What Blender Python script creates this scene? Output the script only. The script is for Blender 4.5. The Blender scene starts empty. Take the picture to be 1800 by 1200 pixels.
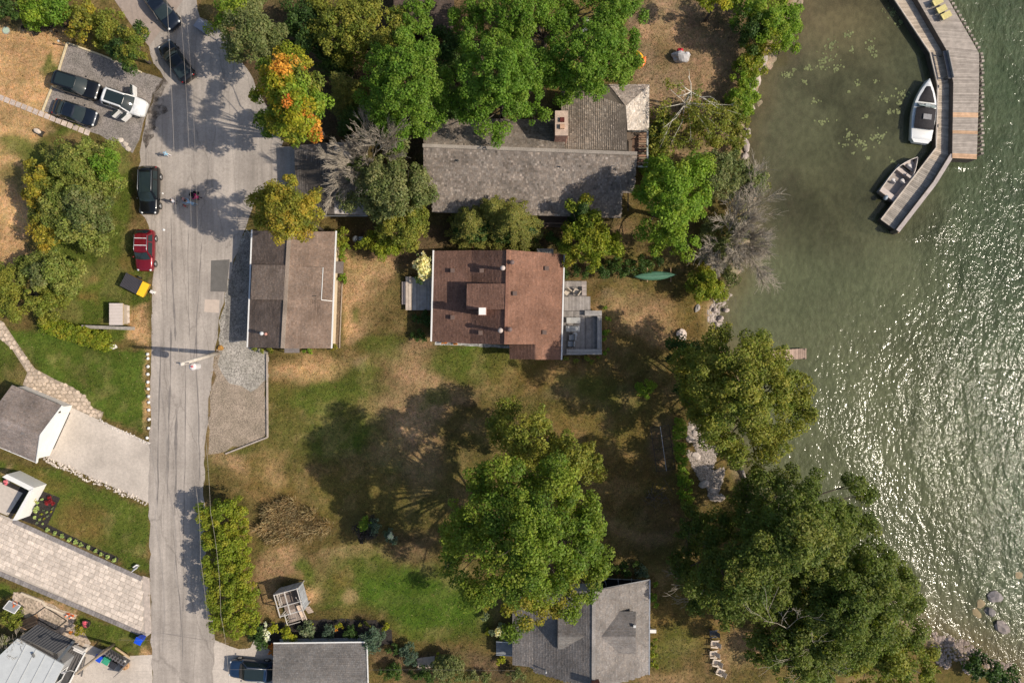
import bpy, bmesh, math, random
import numpy as np
from mathutils import Vector, Matrix, Quaternion

# ------------------------------------------------------------------ camera, sky, sun, exposure
SC = bpy.context.scene
COL = SC.collection
H = 72.0                      # drone height above the lawn (m)
S = 0.06                      # metres per photo pixel at ground level
cam_d = bpy.data.cameras.new('Camera'); cam = bpy.data.objects.new('Camera', cam_d); COL.objects.link(cam)
cam.location = (0, 0, H); cam.rotation_euler = (0, 0, 0)
cam_d.sensor_fit = 'HORIZONTAL'; cam_d.sensor_width = 36; cam_d.lens = 36 * H / (1800 * S)
cam_d.clip_start = 0.5; cam_d.clip_end = 2000
SC.camera = cam

SUN_EL, SUN_AZ = math.radians(42), math.radians(-10)      # azimuth from +X, towards -Y
to_sun = Vector((math.cos(SUN_EL) * math.cos(SUN_AZ), math.cos(SUN_EL) * math.sin(SUN_AZ), math.sin(SUN_EL)))
W = bpy.data.worlds.new('World'); SC.world = W; W.use_nodes = True
wn = W.node_tree.nodes; wl = W.node_tree.links
bg = wn['Background']; sky = wn.new('ShaderNodeTexSky'); sky.sky_type = 'NISHITA'; sky.sun_disc = False
sky.sun_elevation = SUN_EL; sky.sun_rotation = math.atan2(to_sun.x, to_sun.y)
sky.air_density = 1.0; sky.dust_density = 2.0; sky.ozone_density = 1.0
wl.new(sky.outputs[0], bg.inputs[0]); bg.inputs[1].default_value = 0.12
sun_d = bpy.data.lights.new('Sun', 'SUN'); sun = bpy.data.objects.new('Sun', sun_d); COL.objects.link(sun)
sun_d.energy = 4.35; sun_d.angle = math.radians(0.5); sun_d.color = (1.0, 0.90, 0.76)
sun.rotation_euler = to_sun.to_track_quat('Z', 'Y').to_euler(); sun.location = to_sun * 200
SC.view_settings.view_transform = 'Standard'; SC.view_settings.look = 'None'
SC.view_settings.exposure = 0.0; SC.view_settings.gamma = 1.0
SC.cycles.max_bounces = 5; SC.cycles.diffuse_bounces = 2; SC.cycles.glossy_bounces = 2
SC.cycles.transmission_bounces = 2; SC.cycles.transparent_max_bounces = 8
SC.cycles.caustics_reflective = False; SC.cycles.caustics_refractive = False
SC.cycles.use_denoising = True

# ------------------------------------------------------------------ helpers
random.seed(7); RNG = np.random.default_rng(7)

def P(px, py, z=0.0):
    """photo pixel -> point at height z (the camera looks straight down)"""
    k = S * (H - z) / H
    return Vector(((px - 900) * k, (600 - py) * k, z))

def setp(o, label=None, cat=None, group=None, kind=None):
    if label: o['label'] = label
    if cat: o['category'] = cat
    if group: o['group'] = group
    if kind: o['kind'] = kind
    return o

def thing(name, label, cat, loc=(0, 0, 0), rz=0.0, group=None):
    o = bpy.data.objects.new(name, None); COL.objects.link(o)
    o.empty_display_size = 0.3; o.location = loc; o.rotation_euler = (0, 0, rz)
    return setp(o, label, cat, group)

def mesh_from(name, verts, faces, smooth=False):
    me = bpy.data.meshes.new(name); me.from_pydata([tuple(v) for v in verts], [], faces)
    if smooth: me.polygons.foreach_set('use_smooth', [True] * len(me.polygons))
    me.update(); return me

class MB:
    """collects shapes (world or local coordinates) and links them as ONE mesh object"""
    def __init__(s): s.v = []; s.f = []; s.c = []; s.sm = []
    def add(s, vs, fs, col=None, sm=False):
        n = len(s.v); s.v += [Vector(x) for x in vs]
        for f in fs: s.f.append([i + n for i in f]); s.c.append(col); s.sm.append(sm)
        return s
    def box(s, c, size, rz=0.0, col=None, rot=None):
        x, y, z = size[0] / 2, size[1] / 2, size[2] / 2
        R = rot if rot is not None else Matrix.Rotation(rz, 3, 'Z')
        vs = [Vector(c) + R @ Vector((a * x, b * y, d * z)) for a, b, d in
              [(-1, -1, -1), (1, -1, -1), (1, 1, -1), (-1, 1, -1), (-1, -1, 1), (1, -1, 1), (1, 1, 1), (-1, 1, 1)]]
        return s.add(vs, [(3, 2, 1, 0), (4, 5, 6, 7), (0, 1, 5, 4), (1, 2, 6, 5), (2, 3, 7, 6), (3, 0, 4, 7)], col)
    def beam(s, a, b, w, h, col=None):
        a = Vector(a); b = Vector(b); d = b - a; L = d.length
        if L < 1e-5: return s
        q = d.to_track_quat('X', 'Z').to_matrix()
        return s.box((a + b) / 2, (L, w, h), rot=q, col=col)
    def prism(s, poly, z0, z1, col=None):
        n = len(poly); A = sum(poly[i][0] * poly[(i + 1) % n][1] - poly[(i + 1) % n][0] * poly[i][1] for i in range(n))
        if A < 0: poly = poly[::-1]
        vs = [(p[0], p[1], z0) for p in poly] + [(p[0], p[1], z1) for p in poly]
        fs = [tuple(range(n - 1, -1, -1)), tuple(range(n, 2 * n))] + [(i, (i + 1) % n, n + (i + 1) % n, n + i) for i in range(n)]
        return s.add(vs, fs, col)
    def tube(s, pts, r0, r1=None, n=6, caps=True, col=None, sm=True):
        if r1 is None: r1 = r0
        pts = [Vector(p) for p in pts]; m = len(pts); vs = []
        for i, p in enumerate(pts):
            d = (pts[min(i + 1, m - 1)] - pts[max(i - 1, 0)])
            if d.length < 1e-6: d = Vector((0, 0, 1))
            q = d.to_track_quat('Z', 'Y'); r = r0 + (r1 - r0) * i / max(m - 1, 1)
            for k in range(n):
                a = 2 * math.pi * k / n
                vs.append(p + q @ Vector((math.cos(a) * r, math.sin(a) * r, 0)))
        fs = [(i * n + k, i * n + (k + 1) % n, (i + 1) * n + (k + 1) % n, (i + 1) * n + k) for i in range(m - 1) for k in range(n)]
        if caps: fs += [tuple(range(n - 1, -1, -1)), tuple(range((m - 1) * n, m * n))]
        return s.add(vs, fs, col, sm)
    def cyl(s, c, r, h, n=16, r1=None, col=None):
        c = Vector(c); return s.tube([c, c + Vector((0, 0, h))], r, r if r1 is None else r1, n, col=col, sm=False)
    def lathe(s, c, prof, n=16, col=None):
        vs = []
        for r, z in prof:
            for k in range(n):
                a = 2 * math.pi * k / n; vs.append((c[0] + r * math.cos(a), c[1] + r * math.sin(a), c[2] + z))
        m = len(prof)
        fs = [(i * n + k, i * n + (k + 1) % n, (i + 1) * n + (k + 1) % n, (i + 1) * n + k) for i in range(m - 1) for k in range(n)]
        fs += [tuple(range(n - 1, -1, -1)), tuple(range((m - 1) * n, m * n))]
        return s.add(vs, fs, col, True)
    def loft(s, rings, caps=True, col=None, closed=True, sm=True):
        n = len(rings[0]); vs = [v for r in rings for v in r]; e = n if closed else n - 1
        fs = [(i * n + k, i * n + (k + 1) % n, (i + 1) * n + (k + 1) % n, (i + 1) * n + k) for i in range(len(rings) - 1) for k in range(e)]
        if caps: fs += [tuple(range(n - 1, -1, -1)), tuple(range((len(rings) - 1) * n, len(rings) * n))]
        return s.add(vs, fs, col, sm)
    def blob(s, c, r, seed=0, sub=2, jit=0.18, flat=1.0, col=None):
        bm = bmesh.new(); bmesh.ops.create_icosphere(bm, subdivisions=sub, radius=1)
        rr = random.Random(seed); ph = [rr.uniform(0, 6.3) for _ in range(9)]
        vs = []
        for v in bm.verts:
            p = v.co
            k = 1 + jit * (math.sin(2.1 * p.x + ph[0]) * math.cos(1.9 * p.y + ph[1]) + 0.6 * math.sin(3.7 * p.z + ph[2] + 2 * p.x)
                           + 0.35 * math.sin(6.1 * p.y + ph[3] + 3 * p.z)) + rr.uniform(-.3, .3) * jit
            vs.append(Vector(c) + Vector((p.x * r[0] * k, p.y * r[1] * k, p.z * r[2] * k * flat)))
        fs = [tuple(v.index for v in f.verts) for f in bm.faces]; bm.free()
        return s.add(vs, fs, col)
    def build(s, name, mat, parent=None, origin=None, smooth=None):
        if parent is not None and origin is None: origin = (0, 0, 0)
        if origin is None:
            origin = Vector((sum(v.x for v in s.v) / len(s.v), sum(v.y for v in s.v) / len(s.v), min(v.z for v in s.v)))
        origin = Vector(origin)
        me = mesh_from(name, [v - origin for v in s.v], s.f)
        me.polygons.foreach_set('use_smooth', s.sm if smooth is None else [smooth] * len(s.f))
        if any(c is not None for c in s.c):
            at = me.color_attributes.new('Col', 'FLOAT_COLOR', 'CORNER'); arr = []
            for f, c in zip(s.f, s.c):
                c = c or (1, 1, 1)
                arr += [c[0], c[1], c[2], 1.0] * len(f)
            at.data.foreach_set('color', arr)
        o = bpy.data.objects.new(name, me); COL.objects.link(o)
        if mat: me.materials.append(mat)
        if parent is not None: o.parent = parent
        else: o.location = origin
        return o

def wpart(root, name, mb, mat, parent=None, smooth=None):
    """a part whose shapes were given in world coordinates, under root (root at a location, no rotation)"""
    return mb.build(name, mat, parent or root, origin=root.location, smooth=smooth)

def copy_tree(o, parent=None):
    c = o.copy(); COL.objects.link(c); c.parent = parent
    for ch in list(o.children): copy_tree(ch, c)
    return c

def jc(col, a, b, r=random):
    k = r.uniform(a, b); return tuple(c * k for c in col)

ORD = ['first', 'second', 'third', 'fourth', 'fifth', 'sixth', 'seventh', 'eighth', 'ninth', 'tenth', 'eleventh',
       'twelfth', 'thirteenth', 'fourteenth', 'fifteenth', 'sixteenth', 'seventeenth', 'eighteenth', 'nineteenth', 'twentieth']

# ------------------------------------------------------------------ materials
def nodes(name):
    m = bpy.data.materials.new(name); m.use_nodes = True; nt = m.node_tree
    return m, nt.nodes, nt.links, nt.nodes['Principled BSDF']

def ramp(N, stops):
    r = N.new('ShaderNodeValToRGB'); e = r.color_ramp.elements
    while len(e) > 1: e.remove(e[-1])
    e[0].position = stops[0][0]; e[0].color = (*stops[0][1], 1)
    for p, c in stops[1:]:
        x = e.new(p); x.color = (*c, 1)
    return r

def noise(N, L, scale, detail=4, rough=.55, co=None, vec=None):
    n = N.new('ShaderNodeTexNoise'); n.inputs['Scale'].default_value = scale; n.inputs['Detail'].default_value = detail
    n.inputs['Roughness'].default_value = rough
    if vec is None:
        g = N.new('ShaderNodeNewGeometry'); vec = g.outputs['Position']
    L.new(vec, n.inputs['Vector']); return n

def mulcol(N, L, a, b, fac=1.0, mode='MULTIPLY'):
    m = N.new('ShaderNodeMix'); m.data_type = 'RGBA'; m.blend_type = mode; m.inputs[0].default_value = fac
    for s, x in ((6, a), (7, b)):
        if isinstance(x, tuple): m.inputs[s].default_value = (*x, 1)
        else: L.new(x, m.inputs[s])
    return m.outputs[2]

def bump(N, L, h, bsdf, strength=.3, dist=.05):
    b = N.new('ShaderNodeBump'); b.inputs['Strength'].default_value = strength; b.inputs['Distance'].default_value = dist
    L.new(h, b.inputs['Height']); L.new(b.outputs[0], bsdf.inputs['Normal']); return b

MATS = {}
def M(name, col, rough=.7, var=.25, scale=3.0, fine=.15, metal=0.0, bmp=.2, attr=False, spec=.3, coat=0.0, bdist=.02):
    """generic procedural surface: colour varied by two noises, fine bump"""
    if name in MATS: return MATS[name]
    m, N, L, b = nodes(name)
    n1 = noise(N, L, scale, 5); n2 = noise(N, L, scale * 14, 3)
    r1 = ramp(N, [(.3, (1 - var,) * 3), (.7, (1 + var,) * 3)]); L.new(n1.outputs[0], r1.inputs[0])
    r2 = ramp(N, [(.3, (1 - fine,) * 3), (.7, (1 + fine,) * 3)]); L.new(n2.outputs[0], r2.inputs[0])
    base = tuple(col)
    if attr:
        a = N.new('ShaderNodeAttribute'); a.attribute_name = 'Col'
        base = mulcol(N, L, a.outputs['Color'], base)
    c = mulcol(N, L, mulcol(N, L, base, r1.outputs[0]), r2.outputs[0])
    L.new(c, b.inputs['Base Color'])
    b.inputs['Roughness'].default_value = rough; b.inputs['Metallic'].default_value = metal
    b.inputs['Specular IOR Level'].default_value = spec
    if coat: b.inputs['Coat Weight'].default_value = coat; b.inputs['Coat Roughness'].default_value = .04
    if bmp: bump(N, L, n2.outputs[0], b, bmp, bdist)
    MATS[name] = m; return m

def leaf_mat(name, transl=.38, rough=.55):
    m, N, L, b = nodes(name)
    a = N.new('ShaderNodeAttribute'); a.attribute_name = 'Col'
    n = noise(N, L, 1.1, 2); r = ramp(N, [(.3, (.8, .84, .8)), (.7, (1.2, 1.16, 1.15))]); L.new(n.outputs[0], r.inputs[0])
    c = mulcol(N, L, a.outputs['Color'], r.outputs[0])
    L.new(c, b.inputs['Base Color']); b.inputs['Roughness'].default_value = rough; b.inputs['Specular IOR Level'].default_value = .25
    t = N.new('ShaderNodeBsdfTranslucent'); tc = mulcol(N, L, c, (1.25, 1.3, .55)); L.new(tc, t.inputs[0])
    mx = N.new('ShaderNodeMixShader'); mx.inputs[0].default_value = transl
    L.new(b.outputs[0], mx.inputs[1]); L.new(t.outputs[0], mx.inputs[2])
    L.new(mx.outputs[0], N['Material Output'].inputs['Surface']); MATS[name] = m; return m

LEAF = leaf_mat('leaf')
PETAL = leaf_mat('petal', .2, .7)
BARK = M('bark', (.105, .085, .068), .9, .3, 4, .3, bmp=.6)
DEADWOOD = M('dead_wood', (.43, .375, .30), .9, .2, 3, .2, bmp=.3)
BIRCH = M('birch_bark', (.62, .58, .5), .8, .2, 6, .2)
SHINGLE = M('shingle', (1, 1, 1), .92, .24, .55, .2, attr=True, bmp=.5, spec=.15)
WOOD = M('weathered_wood', (1, 1, 1), .85, .18, 2.0, .22, attr=True, bmp=.4, spec=.2)
STONE = M('stone', (1, 1, 1), .9, .2, 2.5, .25, attr=True, bmp=.6, spec=.2, bdist=.03)
PAINT = M('painted', (1, 1, 1), .55, .06, 1.5, .05, attr=True, bmp=.05)
PLASTIC = M('plastic', (1, 1, 1), .4, .05, 3, .05, attr=True, bmp=.03, spec=.5)
FABRIC = M('fabric', (1, 1, 1), .95, .12, 5, .15, attr=True, bmp=.25, spec=.1)
METAL = M('grey_metal', (.45, .46, .47), .4, .1, 3, .1, metal=.8, bmp=.05)
BLACKM = M('black_metal', (.02, .02, .022), .45, .1, 3, .1, bmp=.05, spec=.4)
WHITE = M('white_paint', (.78, .77, .74), .5, .05, 1.0, .04, bmp=.03)
CREAM = M('cream_siding', (.66, .54, .38), .7, .08, 1.0, .06)
GLASS = M('dark_glass', (.012, .017, .02), .06, .05, 2, .02, bmp=0, spec=.7)
RUBBER = M('rubber', (.018, .018, .018), .85, .1, 5, .1)
SIDING = M('siding', (1, 1, 1), .75, .1, 1.0, .08, attr=True)

def wood_strip(name):
    return WOOD
# ------------------------------------------------------------------ ground, lake bed, water
def vnoise(x, y, scale, seed):
    r = np.random.default_rng(seed).random((256, 256))
    u = x / scale + 500; v = y / scale + 500
    i = np.floor(u).astype(int); j = np.floor(v).astype(int); fu = u - i; fv = v - j
    fu = fu * fu * (3 - 2 * fu); fv = fv * fv * (3 - 2 * fv)
    a = r[i % 256, j % 256]; b = r[(i + 1) % 256, j % 256]; c = r[i % 256, (j + 1) % 256]; d = r[(i + 1) % 256, (j + 1) % 256]
    return (a * (1 - fu) + b * fu) * (1 - fv) + (c * (1 - fu) + d * fu) * fv
def fbm(x, y, scale, seed, oct=4):
    t = 0; a = 1; n = 0
    for k in range(oct):
        t = t + a * vnoise(x, y, scale / 2 ** k, seed + k * 17); n += a; a *= .55
    return t / n
def sstep(a, b, x):
    t = np.clip((x - a) / (b - a), 0, 1); return t * t * (3 - 2 * t)

# shoreline, photo pixels, from beyond the top edge to beyond the right edge (land lies on the left)
SHORE = [(1500, -4000), (1480, -600), (1430, -120), (1398, 20), (1372, 80), (1342, 120), (1336, 175), (1316, 205), (1312, 265), (1322, 320),
         (1322, 380), (1308, 440), (1288, 500), (1268, 545), (1264, 590), (1300, 625), (1318, 665), (1300, 715), (1272, 755),
         (1292, 800), (1312, 845), (1330, 900), (1380, 950), (1440, 1005), (1520, 1062), (1600, 1100), (1660, 1130), (1720, 1150),
         (1800, 1190), (1950, 1330), (2300, 1700), (3500, 3500)]
SHW = [((a - 900) * S, (600 - b) * S) for a, b in SHORE]

def shore_dist(x, y):
    """signed distance to the shoreline: negative on land"""
    best = np.full(x.shape, 1e9); 
    for (ax, ay), (bx, by) in zip(SHW[:-1], SHW[1:]):
        dx, dy = bx - ax, by - ay; t = np.clip(((x - ax) * dx + (y - ay) * dy) / (dx * dx + dy * dy), 0, 1)
        best = np.minimum(best, np.hypot(x - ax - t * dx, y - ay - t * dy))
    poly = SHW + [(-900, -900), (-900, 900)]
    ins = np.zeros(x.shape, bool); n = len(poly)
    for i in range(n):
        (x0, y0), (x1, y1) = poly[i], poly[(i + 1) % n]
        if y0 == y1: continue
        c = ((y0 > y) != (y1 > y)) & (x < (x1 - x0) * (y - y0) / (y1 - y0) + x0); ins ^= c
    return np.where(ins, -best, best)

WATER_Z = -0.60
def axis(lo, hi, step, far):
    a = np.arange(lo, hi + 1e-6, step); out = []; d = step * 2; p = hi
    while p < far: p += d; d *= 1.6; out.append(p)
    inn = []; d = step * 2; p = lo
    while p > -far: p -= d; d *= 1.6; inn.append(p)
    return np.array(inn[::-1] + list(a) + out)
gx = axis(-56, 56, .32, 420); gy = axis(-38, 38, .32, 420)
GX, GY = np.meshgrid(gx, gy, indexing='xy')
D = shore_dist(GX, GY)
wob = (fbm(GX, GY, 3.0, 5) - .5) * 1.6
Dw = D + wob * sstep(-6, 0, D)
GZ = np.where(Dw < 0, -.62 * sstep(-2.2, 0.0, Dw), -.62 - .55 * sstep(0, 3.5, Dw) - 1.1 * sstep(3, 16, Dw))
GZ = GZ + (fbm(GX, GY, 1.1, 9) - .5) * .25 * sstep(-1.5, .5, Dw)

# colour of the ground cover, painted patch by patch (grass, dry grass, soil, gravel, lake bed)
C_ = dict(lawn=(.092, .118, .021), lush=(.068, .122, .014), olive=(.132, .100, .036), dry=(.37, .24, .14), straw=(.50, .315, .165),
          soil=(.235, .165, .105), mulch=(.035, .026, .022), gravel=(.35, .31, .27), sand=(.42, .34, .25), duff=(.10, .07, .042),
          bed=(.11, .10, .05), weed=(.10, .085, .04), teal=(.05, .10, .065), pale=(.42, .36, .27), oliv2=(.185, .122, .042))
base = np.array(C_['olive'])[None, None, :] * np.ones(GX.shape + (1,))
wx = GX + (fbm(GX, GY, 5, 21) - .5) * 5.0; wy = GY + (fbm(GX, GY, 5, 33) - .5) * 5.0
wx2 = GX + (fbm(GX, GY, 1.5, 22) - .5) * 1.6; wy2 = GY + (fbm(GX, GY, 1.5, 34) - .5) * 1.6
def paint(cls, px, py, rx, ry=None, ang=0, k=1.0, soft=.55, warp=1):
    global base
    ry = ry or rx; X = (px - 900) * S; Y = (600 - py) * S; c, s_ = math.cos(math.radians(ang)), math.sin(math.radians(ang))
    ux = (wx if warp == 1 else wx2) - X; uy = (wy if warp == 1 else wy2) - Y
    a = (ux * c - uy * s_) / (rx * S); b = (ux * s_ + uy * c) / (ry * S); r = np.hypot(a, b)
    w = (1 - sstep(1 - soft, 1 + soft * .35, r)) * k
    base = base * (1 - w[..., None]) + np.array(C_[cls]) * w[..., None]
def paint_poly(cls, pts, k=1.0, edge=4, warp=2):
    global base
    poly = [((a - 900) * S, (600 - b) * S) for a, b in pts]
    x, y = (wx2, wy2) if warp == 2 else (GX, GY)
    ins = np.zeros(x.shape, bool); best = np.full(x.shape, 1e9); n = len(poly)
    for i in range(n):
        (x0, y0), (x1, y1) = poly[i], poly[(i + 1) % n]
        dx, dy = x1 - x0, y1 - y0; t = np.clip(((x - x0) * dx + (y - y0) * dy) / (dx * dx + dy * dy + 1e-9), 0, 1)
        best = np.minimum(best, np.hypot(x - x0 - t * dx, y - y0 - t * dy))
        if y0 != y1: ins ^= ((y0 > y) != (y1 > y)) & (x < (x1 - x0) * (y - y0) / (y1 - y0) + x0)
    sd = np.where(ins, -best, best); w = (1 - sstep(-edge * S, edge * S * .3, sd)) * k
    base = base * (1 - w[..., None]) + np.array(C_[cls]) * w[..., None]
# --- west side of the road
paint_poly('straw', [(-200, 40), (90, 40), (150, 60), (120, 80), (100, 200), (60, 300), (50, 480), (-200, 470)], .95, 14)
paint('lawn', 95, 105, 10, 26, -10, .9); paint('lawn', 130, 222, 70, 12, -20, .9); paint('lawn', 60, 275, 40, 30, 0, .8); paint('dry', 82, 234, 14, 10, 0, .8)
paint('lawn', 25, 270, 35, 26, 0, .8); paint('straw', 10, 400, 40, 60); paint('lawn', 30, 320, 30, 20, 0, .7)
paint('duff', 90, 30, 120, 24, 0, .8)
paint_poly('lawn', [(60, 300), (235, 240), (232, 420), (262, 470), (265, 600), (60, 600)], 1, 10)
paint('oliv2', 215, 470, 18, 14, 0, .7); paint('oliv2', 180, 500, 14, 10, 0, .6); paint('oliv2', 175, 528, 20, 12, 0, .7)
paint_poly('straw', [(226, 545), (262, 525), (266, 605), (224, 600), (222, 570)], .95, 8); paint('soil', 258, 510, 8, 22, 0, .6)
paint_poly('lush', [(0, 570), (60, 585), (200, 605), (262, 612), (258, 770), (185, 728), (120, 700), (50, 640)], .8, 6)
paint('lawn', 120, 650, 70, 16, 30, .8); paint('lawn', 160, 690, 60, 9, 30, .7); paint('lawn', 225, 670, 8, 60, 0, .6); paint('lush', -40, 640, 90, 50, 0, .7)
paint('straw', 257, 680, 6, 90, 0, .8, .5, 2)
paint_poly('lawn', [(-200, 770), (60, 815), (120, 830), (262, 890), (262, 1010), (215, 990), (80, 920), (-200, 800)], 1, 6)
paint('oliv2', 160, 930, 60, 32, 20, .75); paint('oliv2', 70, 850, 60, 20, 25, .5); paint('dry', 5, 832, 14, 6, 0, .8)
paint_poly('lawn', [(135, 1078), (250, 1115), (262, 1140), (255, 1160), (205, 1150), (150, 1120), (128, 1095)], 1, 5)
paint('straw', 255, 1148, 14, 10, 0, .7, .5, 2); paint_poly('lawn', [(-200, 1000), (30, 1030), (25, 1050), (-200, 1050)], 1, 5)
paint_poly('dry', [(25, 1038), (135, 1075), (130, 1095), (95, 1110), (30, 1075)], .9, 4)
# --- between road and lake, north
paint('duff', 640, 120, 330, 260, 0, .9); paint('duff', 700, 420, 130, 50, 0, .9); paint('duff', 960, 420, 190, 45, 0, .9); paint('soil', 1150, 180, 60, 150, 0, .6)
paint_poly('soil', [(1090, -60), (1300, -60), (1320, 100), (1280, 180), (1290, 270), (1140, 280), (1125, 160)], .9, 10)
paint('dry', 1180, 60, 62, 60, 0, .75); paint('olive', 1150, 100, 26, 40, 0, .5); paint('dry', 1240, 130, 34, 40, 0, .6); paint('duff', 1240, 30, 60, 25, 0, .6); paint('dry', 1215, 220, 25, 25, 0, .5)
# --- central plot
paint_poly('straw', [(600, 440), (690, 455), (700, 470), (640, 560), (600, 615), (604, 470)], .9, 10)
paint('dry', 650, 520, 55, 80, 0, .8); paint('olive', 650, 540, 26, 34, 20, .6); paint('lawn', 640, 545, 12, 20, 0, .5); paint('olive', 690, 540, 30, 60, 0, .7); paint('olive', 670, 490, 18, 10, 0, .5)
paint('straw', 540, 640, 80, 28, -3, .9); paint('dry', 500, 655, 30, 20, 0, .6); paint('dry', 640, 600, 30, 18, 0, .7); paint('soil', 632, 638, 17, 14, 0, .8, .4, 2)
paint('oliv2', 500, 690, 36, 50, 0, .7); paint('lawn', 560, 690, 80, 36, -10, .85); paint('lawn', 620, 660, 40, 30, 0, .7); paint('lawn', 690, 620, 50, 26, 0, .7)
paint('dry', 725, 690, 75, 70, 30, .95); paint('dry', 690, 725, 55, 50, 0, .9); paint('dry', 740, 622, 40, 14, 0, .7); paint('dry', 800, 690, 55, 24, 0, .6)
paint('lawn', 800, 640, 60, 24, 0, .8); paint('lush', 820, 618, 34, 8, 0, .8); paint('lawn', 760, 690, 34, 20, 0, .7); paint('lawn', 870, 650, 50, 30, 0, .6)
paint('lawn', 590, 770, 80, 50, 0, .75); paint('lush', 640, 790, 30, 24, 0, .5); paint('dry', 730, 800, 70, 60, 0, .55); paint('oliv2', 470, 850, 70, 60, 0, .8); paint('straw', 475, 835, 30, 20, 0, .6)
paint('oliv2', 640, 860, 90, 40, 0, .6); paint('dry', 400, 820, 40, 25, 0, .6); paint('lawn', 420, 800, 30, 14, 0, .5)
paint_poly('soil', [(372, 660), (400, 600), (470, 622), (470, 770), (395, 797), (362, 800)], .8, 8); paint('gravel', 425, 640, 40, 50, 10, .85); paint('dry', 400, 740, 40, 60, 0, .6); paint('sand', 440, 690, 22, 50, 0, .5)
paint('lawn', 465, 740, 8, 40, 0, .5, .5, 2)
paint('dry', 500, 975, 40, 40, 0, .8); paint('dry', 470, 1010, 24, 60, 0, .6); paint('straw', 552, 1040, 18, 20, 0, .85, .5, 2); paint('dry', 600, 965, 60, 12, 0, .7)
paint('lawn', 530, 990, 14, 44, -15, .9); paint('lawn', 640, 1010, 120, 60, 0, .75); paint('lush', 735, 1045, 130, 72, 0, .95); paint('lush', 590, 1060, 60, 10, 0, .5); paint('oliv2', 600, 1005, 34, 22, 0, .6)
paint('lush', 810, 1080, 60, 50, 0, .8); paint('lawn', 750, 1105, 90, 12, 0, .8); paint('duff', 720, 950, 70, 30, 0, .6); paint('dry', 620, 1045, 16, 30, -25, .6)
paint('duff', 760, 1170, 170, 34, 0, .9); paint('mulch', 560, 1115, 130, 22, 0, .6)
# --- lawn by the lake
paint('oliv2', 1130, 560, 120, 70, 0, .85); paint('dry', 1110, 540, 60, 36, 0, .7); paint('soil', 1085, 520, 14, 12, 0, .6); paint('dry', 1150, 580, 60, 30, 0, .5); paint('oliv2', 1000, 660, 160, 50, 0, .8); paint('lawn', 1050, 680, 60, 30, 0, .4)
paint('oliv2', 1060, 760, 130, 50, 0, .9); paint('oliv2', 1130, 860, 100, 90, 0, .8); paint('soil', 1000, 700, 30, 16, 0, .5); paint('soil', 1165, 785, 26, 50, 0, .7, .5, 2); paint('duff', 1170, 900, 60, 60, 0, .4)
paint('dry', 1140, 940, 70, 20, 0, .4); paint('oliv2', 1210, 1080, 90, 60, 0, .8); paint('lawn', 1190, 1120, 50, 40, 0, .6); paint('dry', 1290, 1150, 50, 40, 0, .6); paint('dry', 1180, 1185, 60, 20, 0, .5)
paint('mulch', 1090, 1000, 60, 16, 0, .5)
paint('lawn', 560, 700, 130, 70, -10, .35); paint('lawn', 850, 640, 110, 50, 0, .35); paint('lawn', 480, 800, 70, 80, 0, .25); paint('lawn', 1050, 720, 130, 70, 0, .22); paint('lawn', 690, 860, 120, 70, 0, .25)
mott = fbm(GX, GY, 2.2, 44, 5)[..., None]; fine_n = RNG.random(GX.shape)[..., None]
d1 = fbm(GX, GY, 1.7, 46, 4); d2 = fbm(GX, GY, 2.6, 49, 5)
w1 = (sstep(.52, .66, d1) * .38)[..., None]; w2 = (sstep(.50, .66, d2) * .34)[..., None]
isg = 1 - .65 * sstep(1.25, 1.7, base[..., 1:2] / (base[..., 0:1] + 1e-4)); w1 = w1 * isg; w2 = w2 * isg
base = base * (1 - w1) + (np.array(C_['dry']) * .5 + base * .75) * w1
base = base * (1 - w2) + (np.array(C_['lawn']) * .55 + base * .35) * w2
base = base * (.60 + .80 * mott) * (.84 + .32 * fine_n)
# beach and lake bed
beach = sstep(-1.6, .2, Dw)[..., None]
rockn = fbm(GX, GY, .7, 61, 4)[..., None]
base = base * (1 - beach) + (np.array(C_['sand']) * (.35 + 1.0 * rockn)) * beach
bedw = sstep(1.5, 8, Dw)[..., None]
weedn = fbm(GX, GY, 3.5, 71, 4)[..., None]
base = base * (1 - bedw) + (np.array((.20, .18, .105)) * (.7 + .6 * rockn) * (1 - sstep(.42, .62, weedn)) + np.array((.055, .05, .024)) * sstep(.42, .62, weedn)) * bedw

def grid_obj(name, X, Y, Z, cols, mat):
    ny, nx = X.shape; n = nx * ny
    co = np.stack([X, Y, Z], -1).reshape(-1, 3).astype(np.float32)
    idx = np.arange(n).reshape(ny, nx)
    q = np.stack([idx[:-1, :-1], idx[:-1, 1:], idx[1:, 1:], idx[1:, :-1]], -1).reshape(-1, 4).astype(np.int32)
    me = bpy.data.meshes.new(name); me.vertices.add(n); me.vertices.foreach_set('co', co.ravel())
    me.loops.add(q.size); me.loops.foreach_set('vertex_index', q.ravel())
    me.polygons.add(len(q)); me.polygons.foreach_set('loop_start', np.arange(0, q.size, 4, dtype=np.int32))
    me.polygons.foreach_set('use_smooth', np.ones(len(q), bool)); me.update(calc_edges=True)
    for nm, c in cols.items():
        if c.ndim == 3:
            a = me.color_attributes.new(nm, 'FLOAT_COLOR', 'POINT')
            a.data.foreach_set('color', np.concatenate([c.reshape(-1, 3), np.ones((n, 1))], 1).astype(np.float32).ravel())
        else:
            a = me.attributes.new(nm, 'FLOAT', 'POINT'); a.data.foreach_set('value', c.astype(np.float32).ravel())
    me.materials.append(mat); o = bpy.data.objects.new(name, me); COL.objects.link(o); return o

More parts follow.
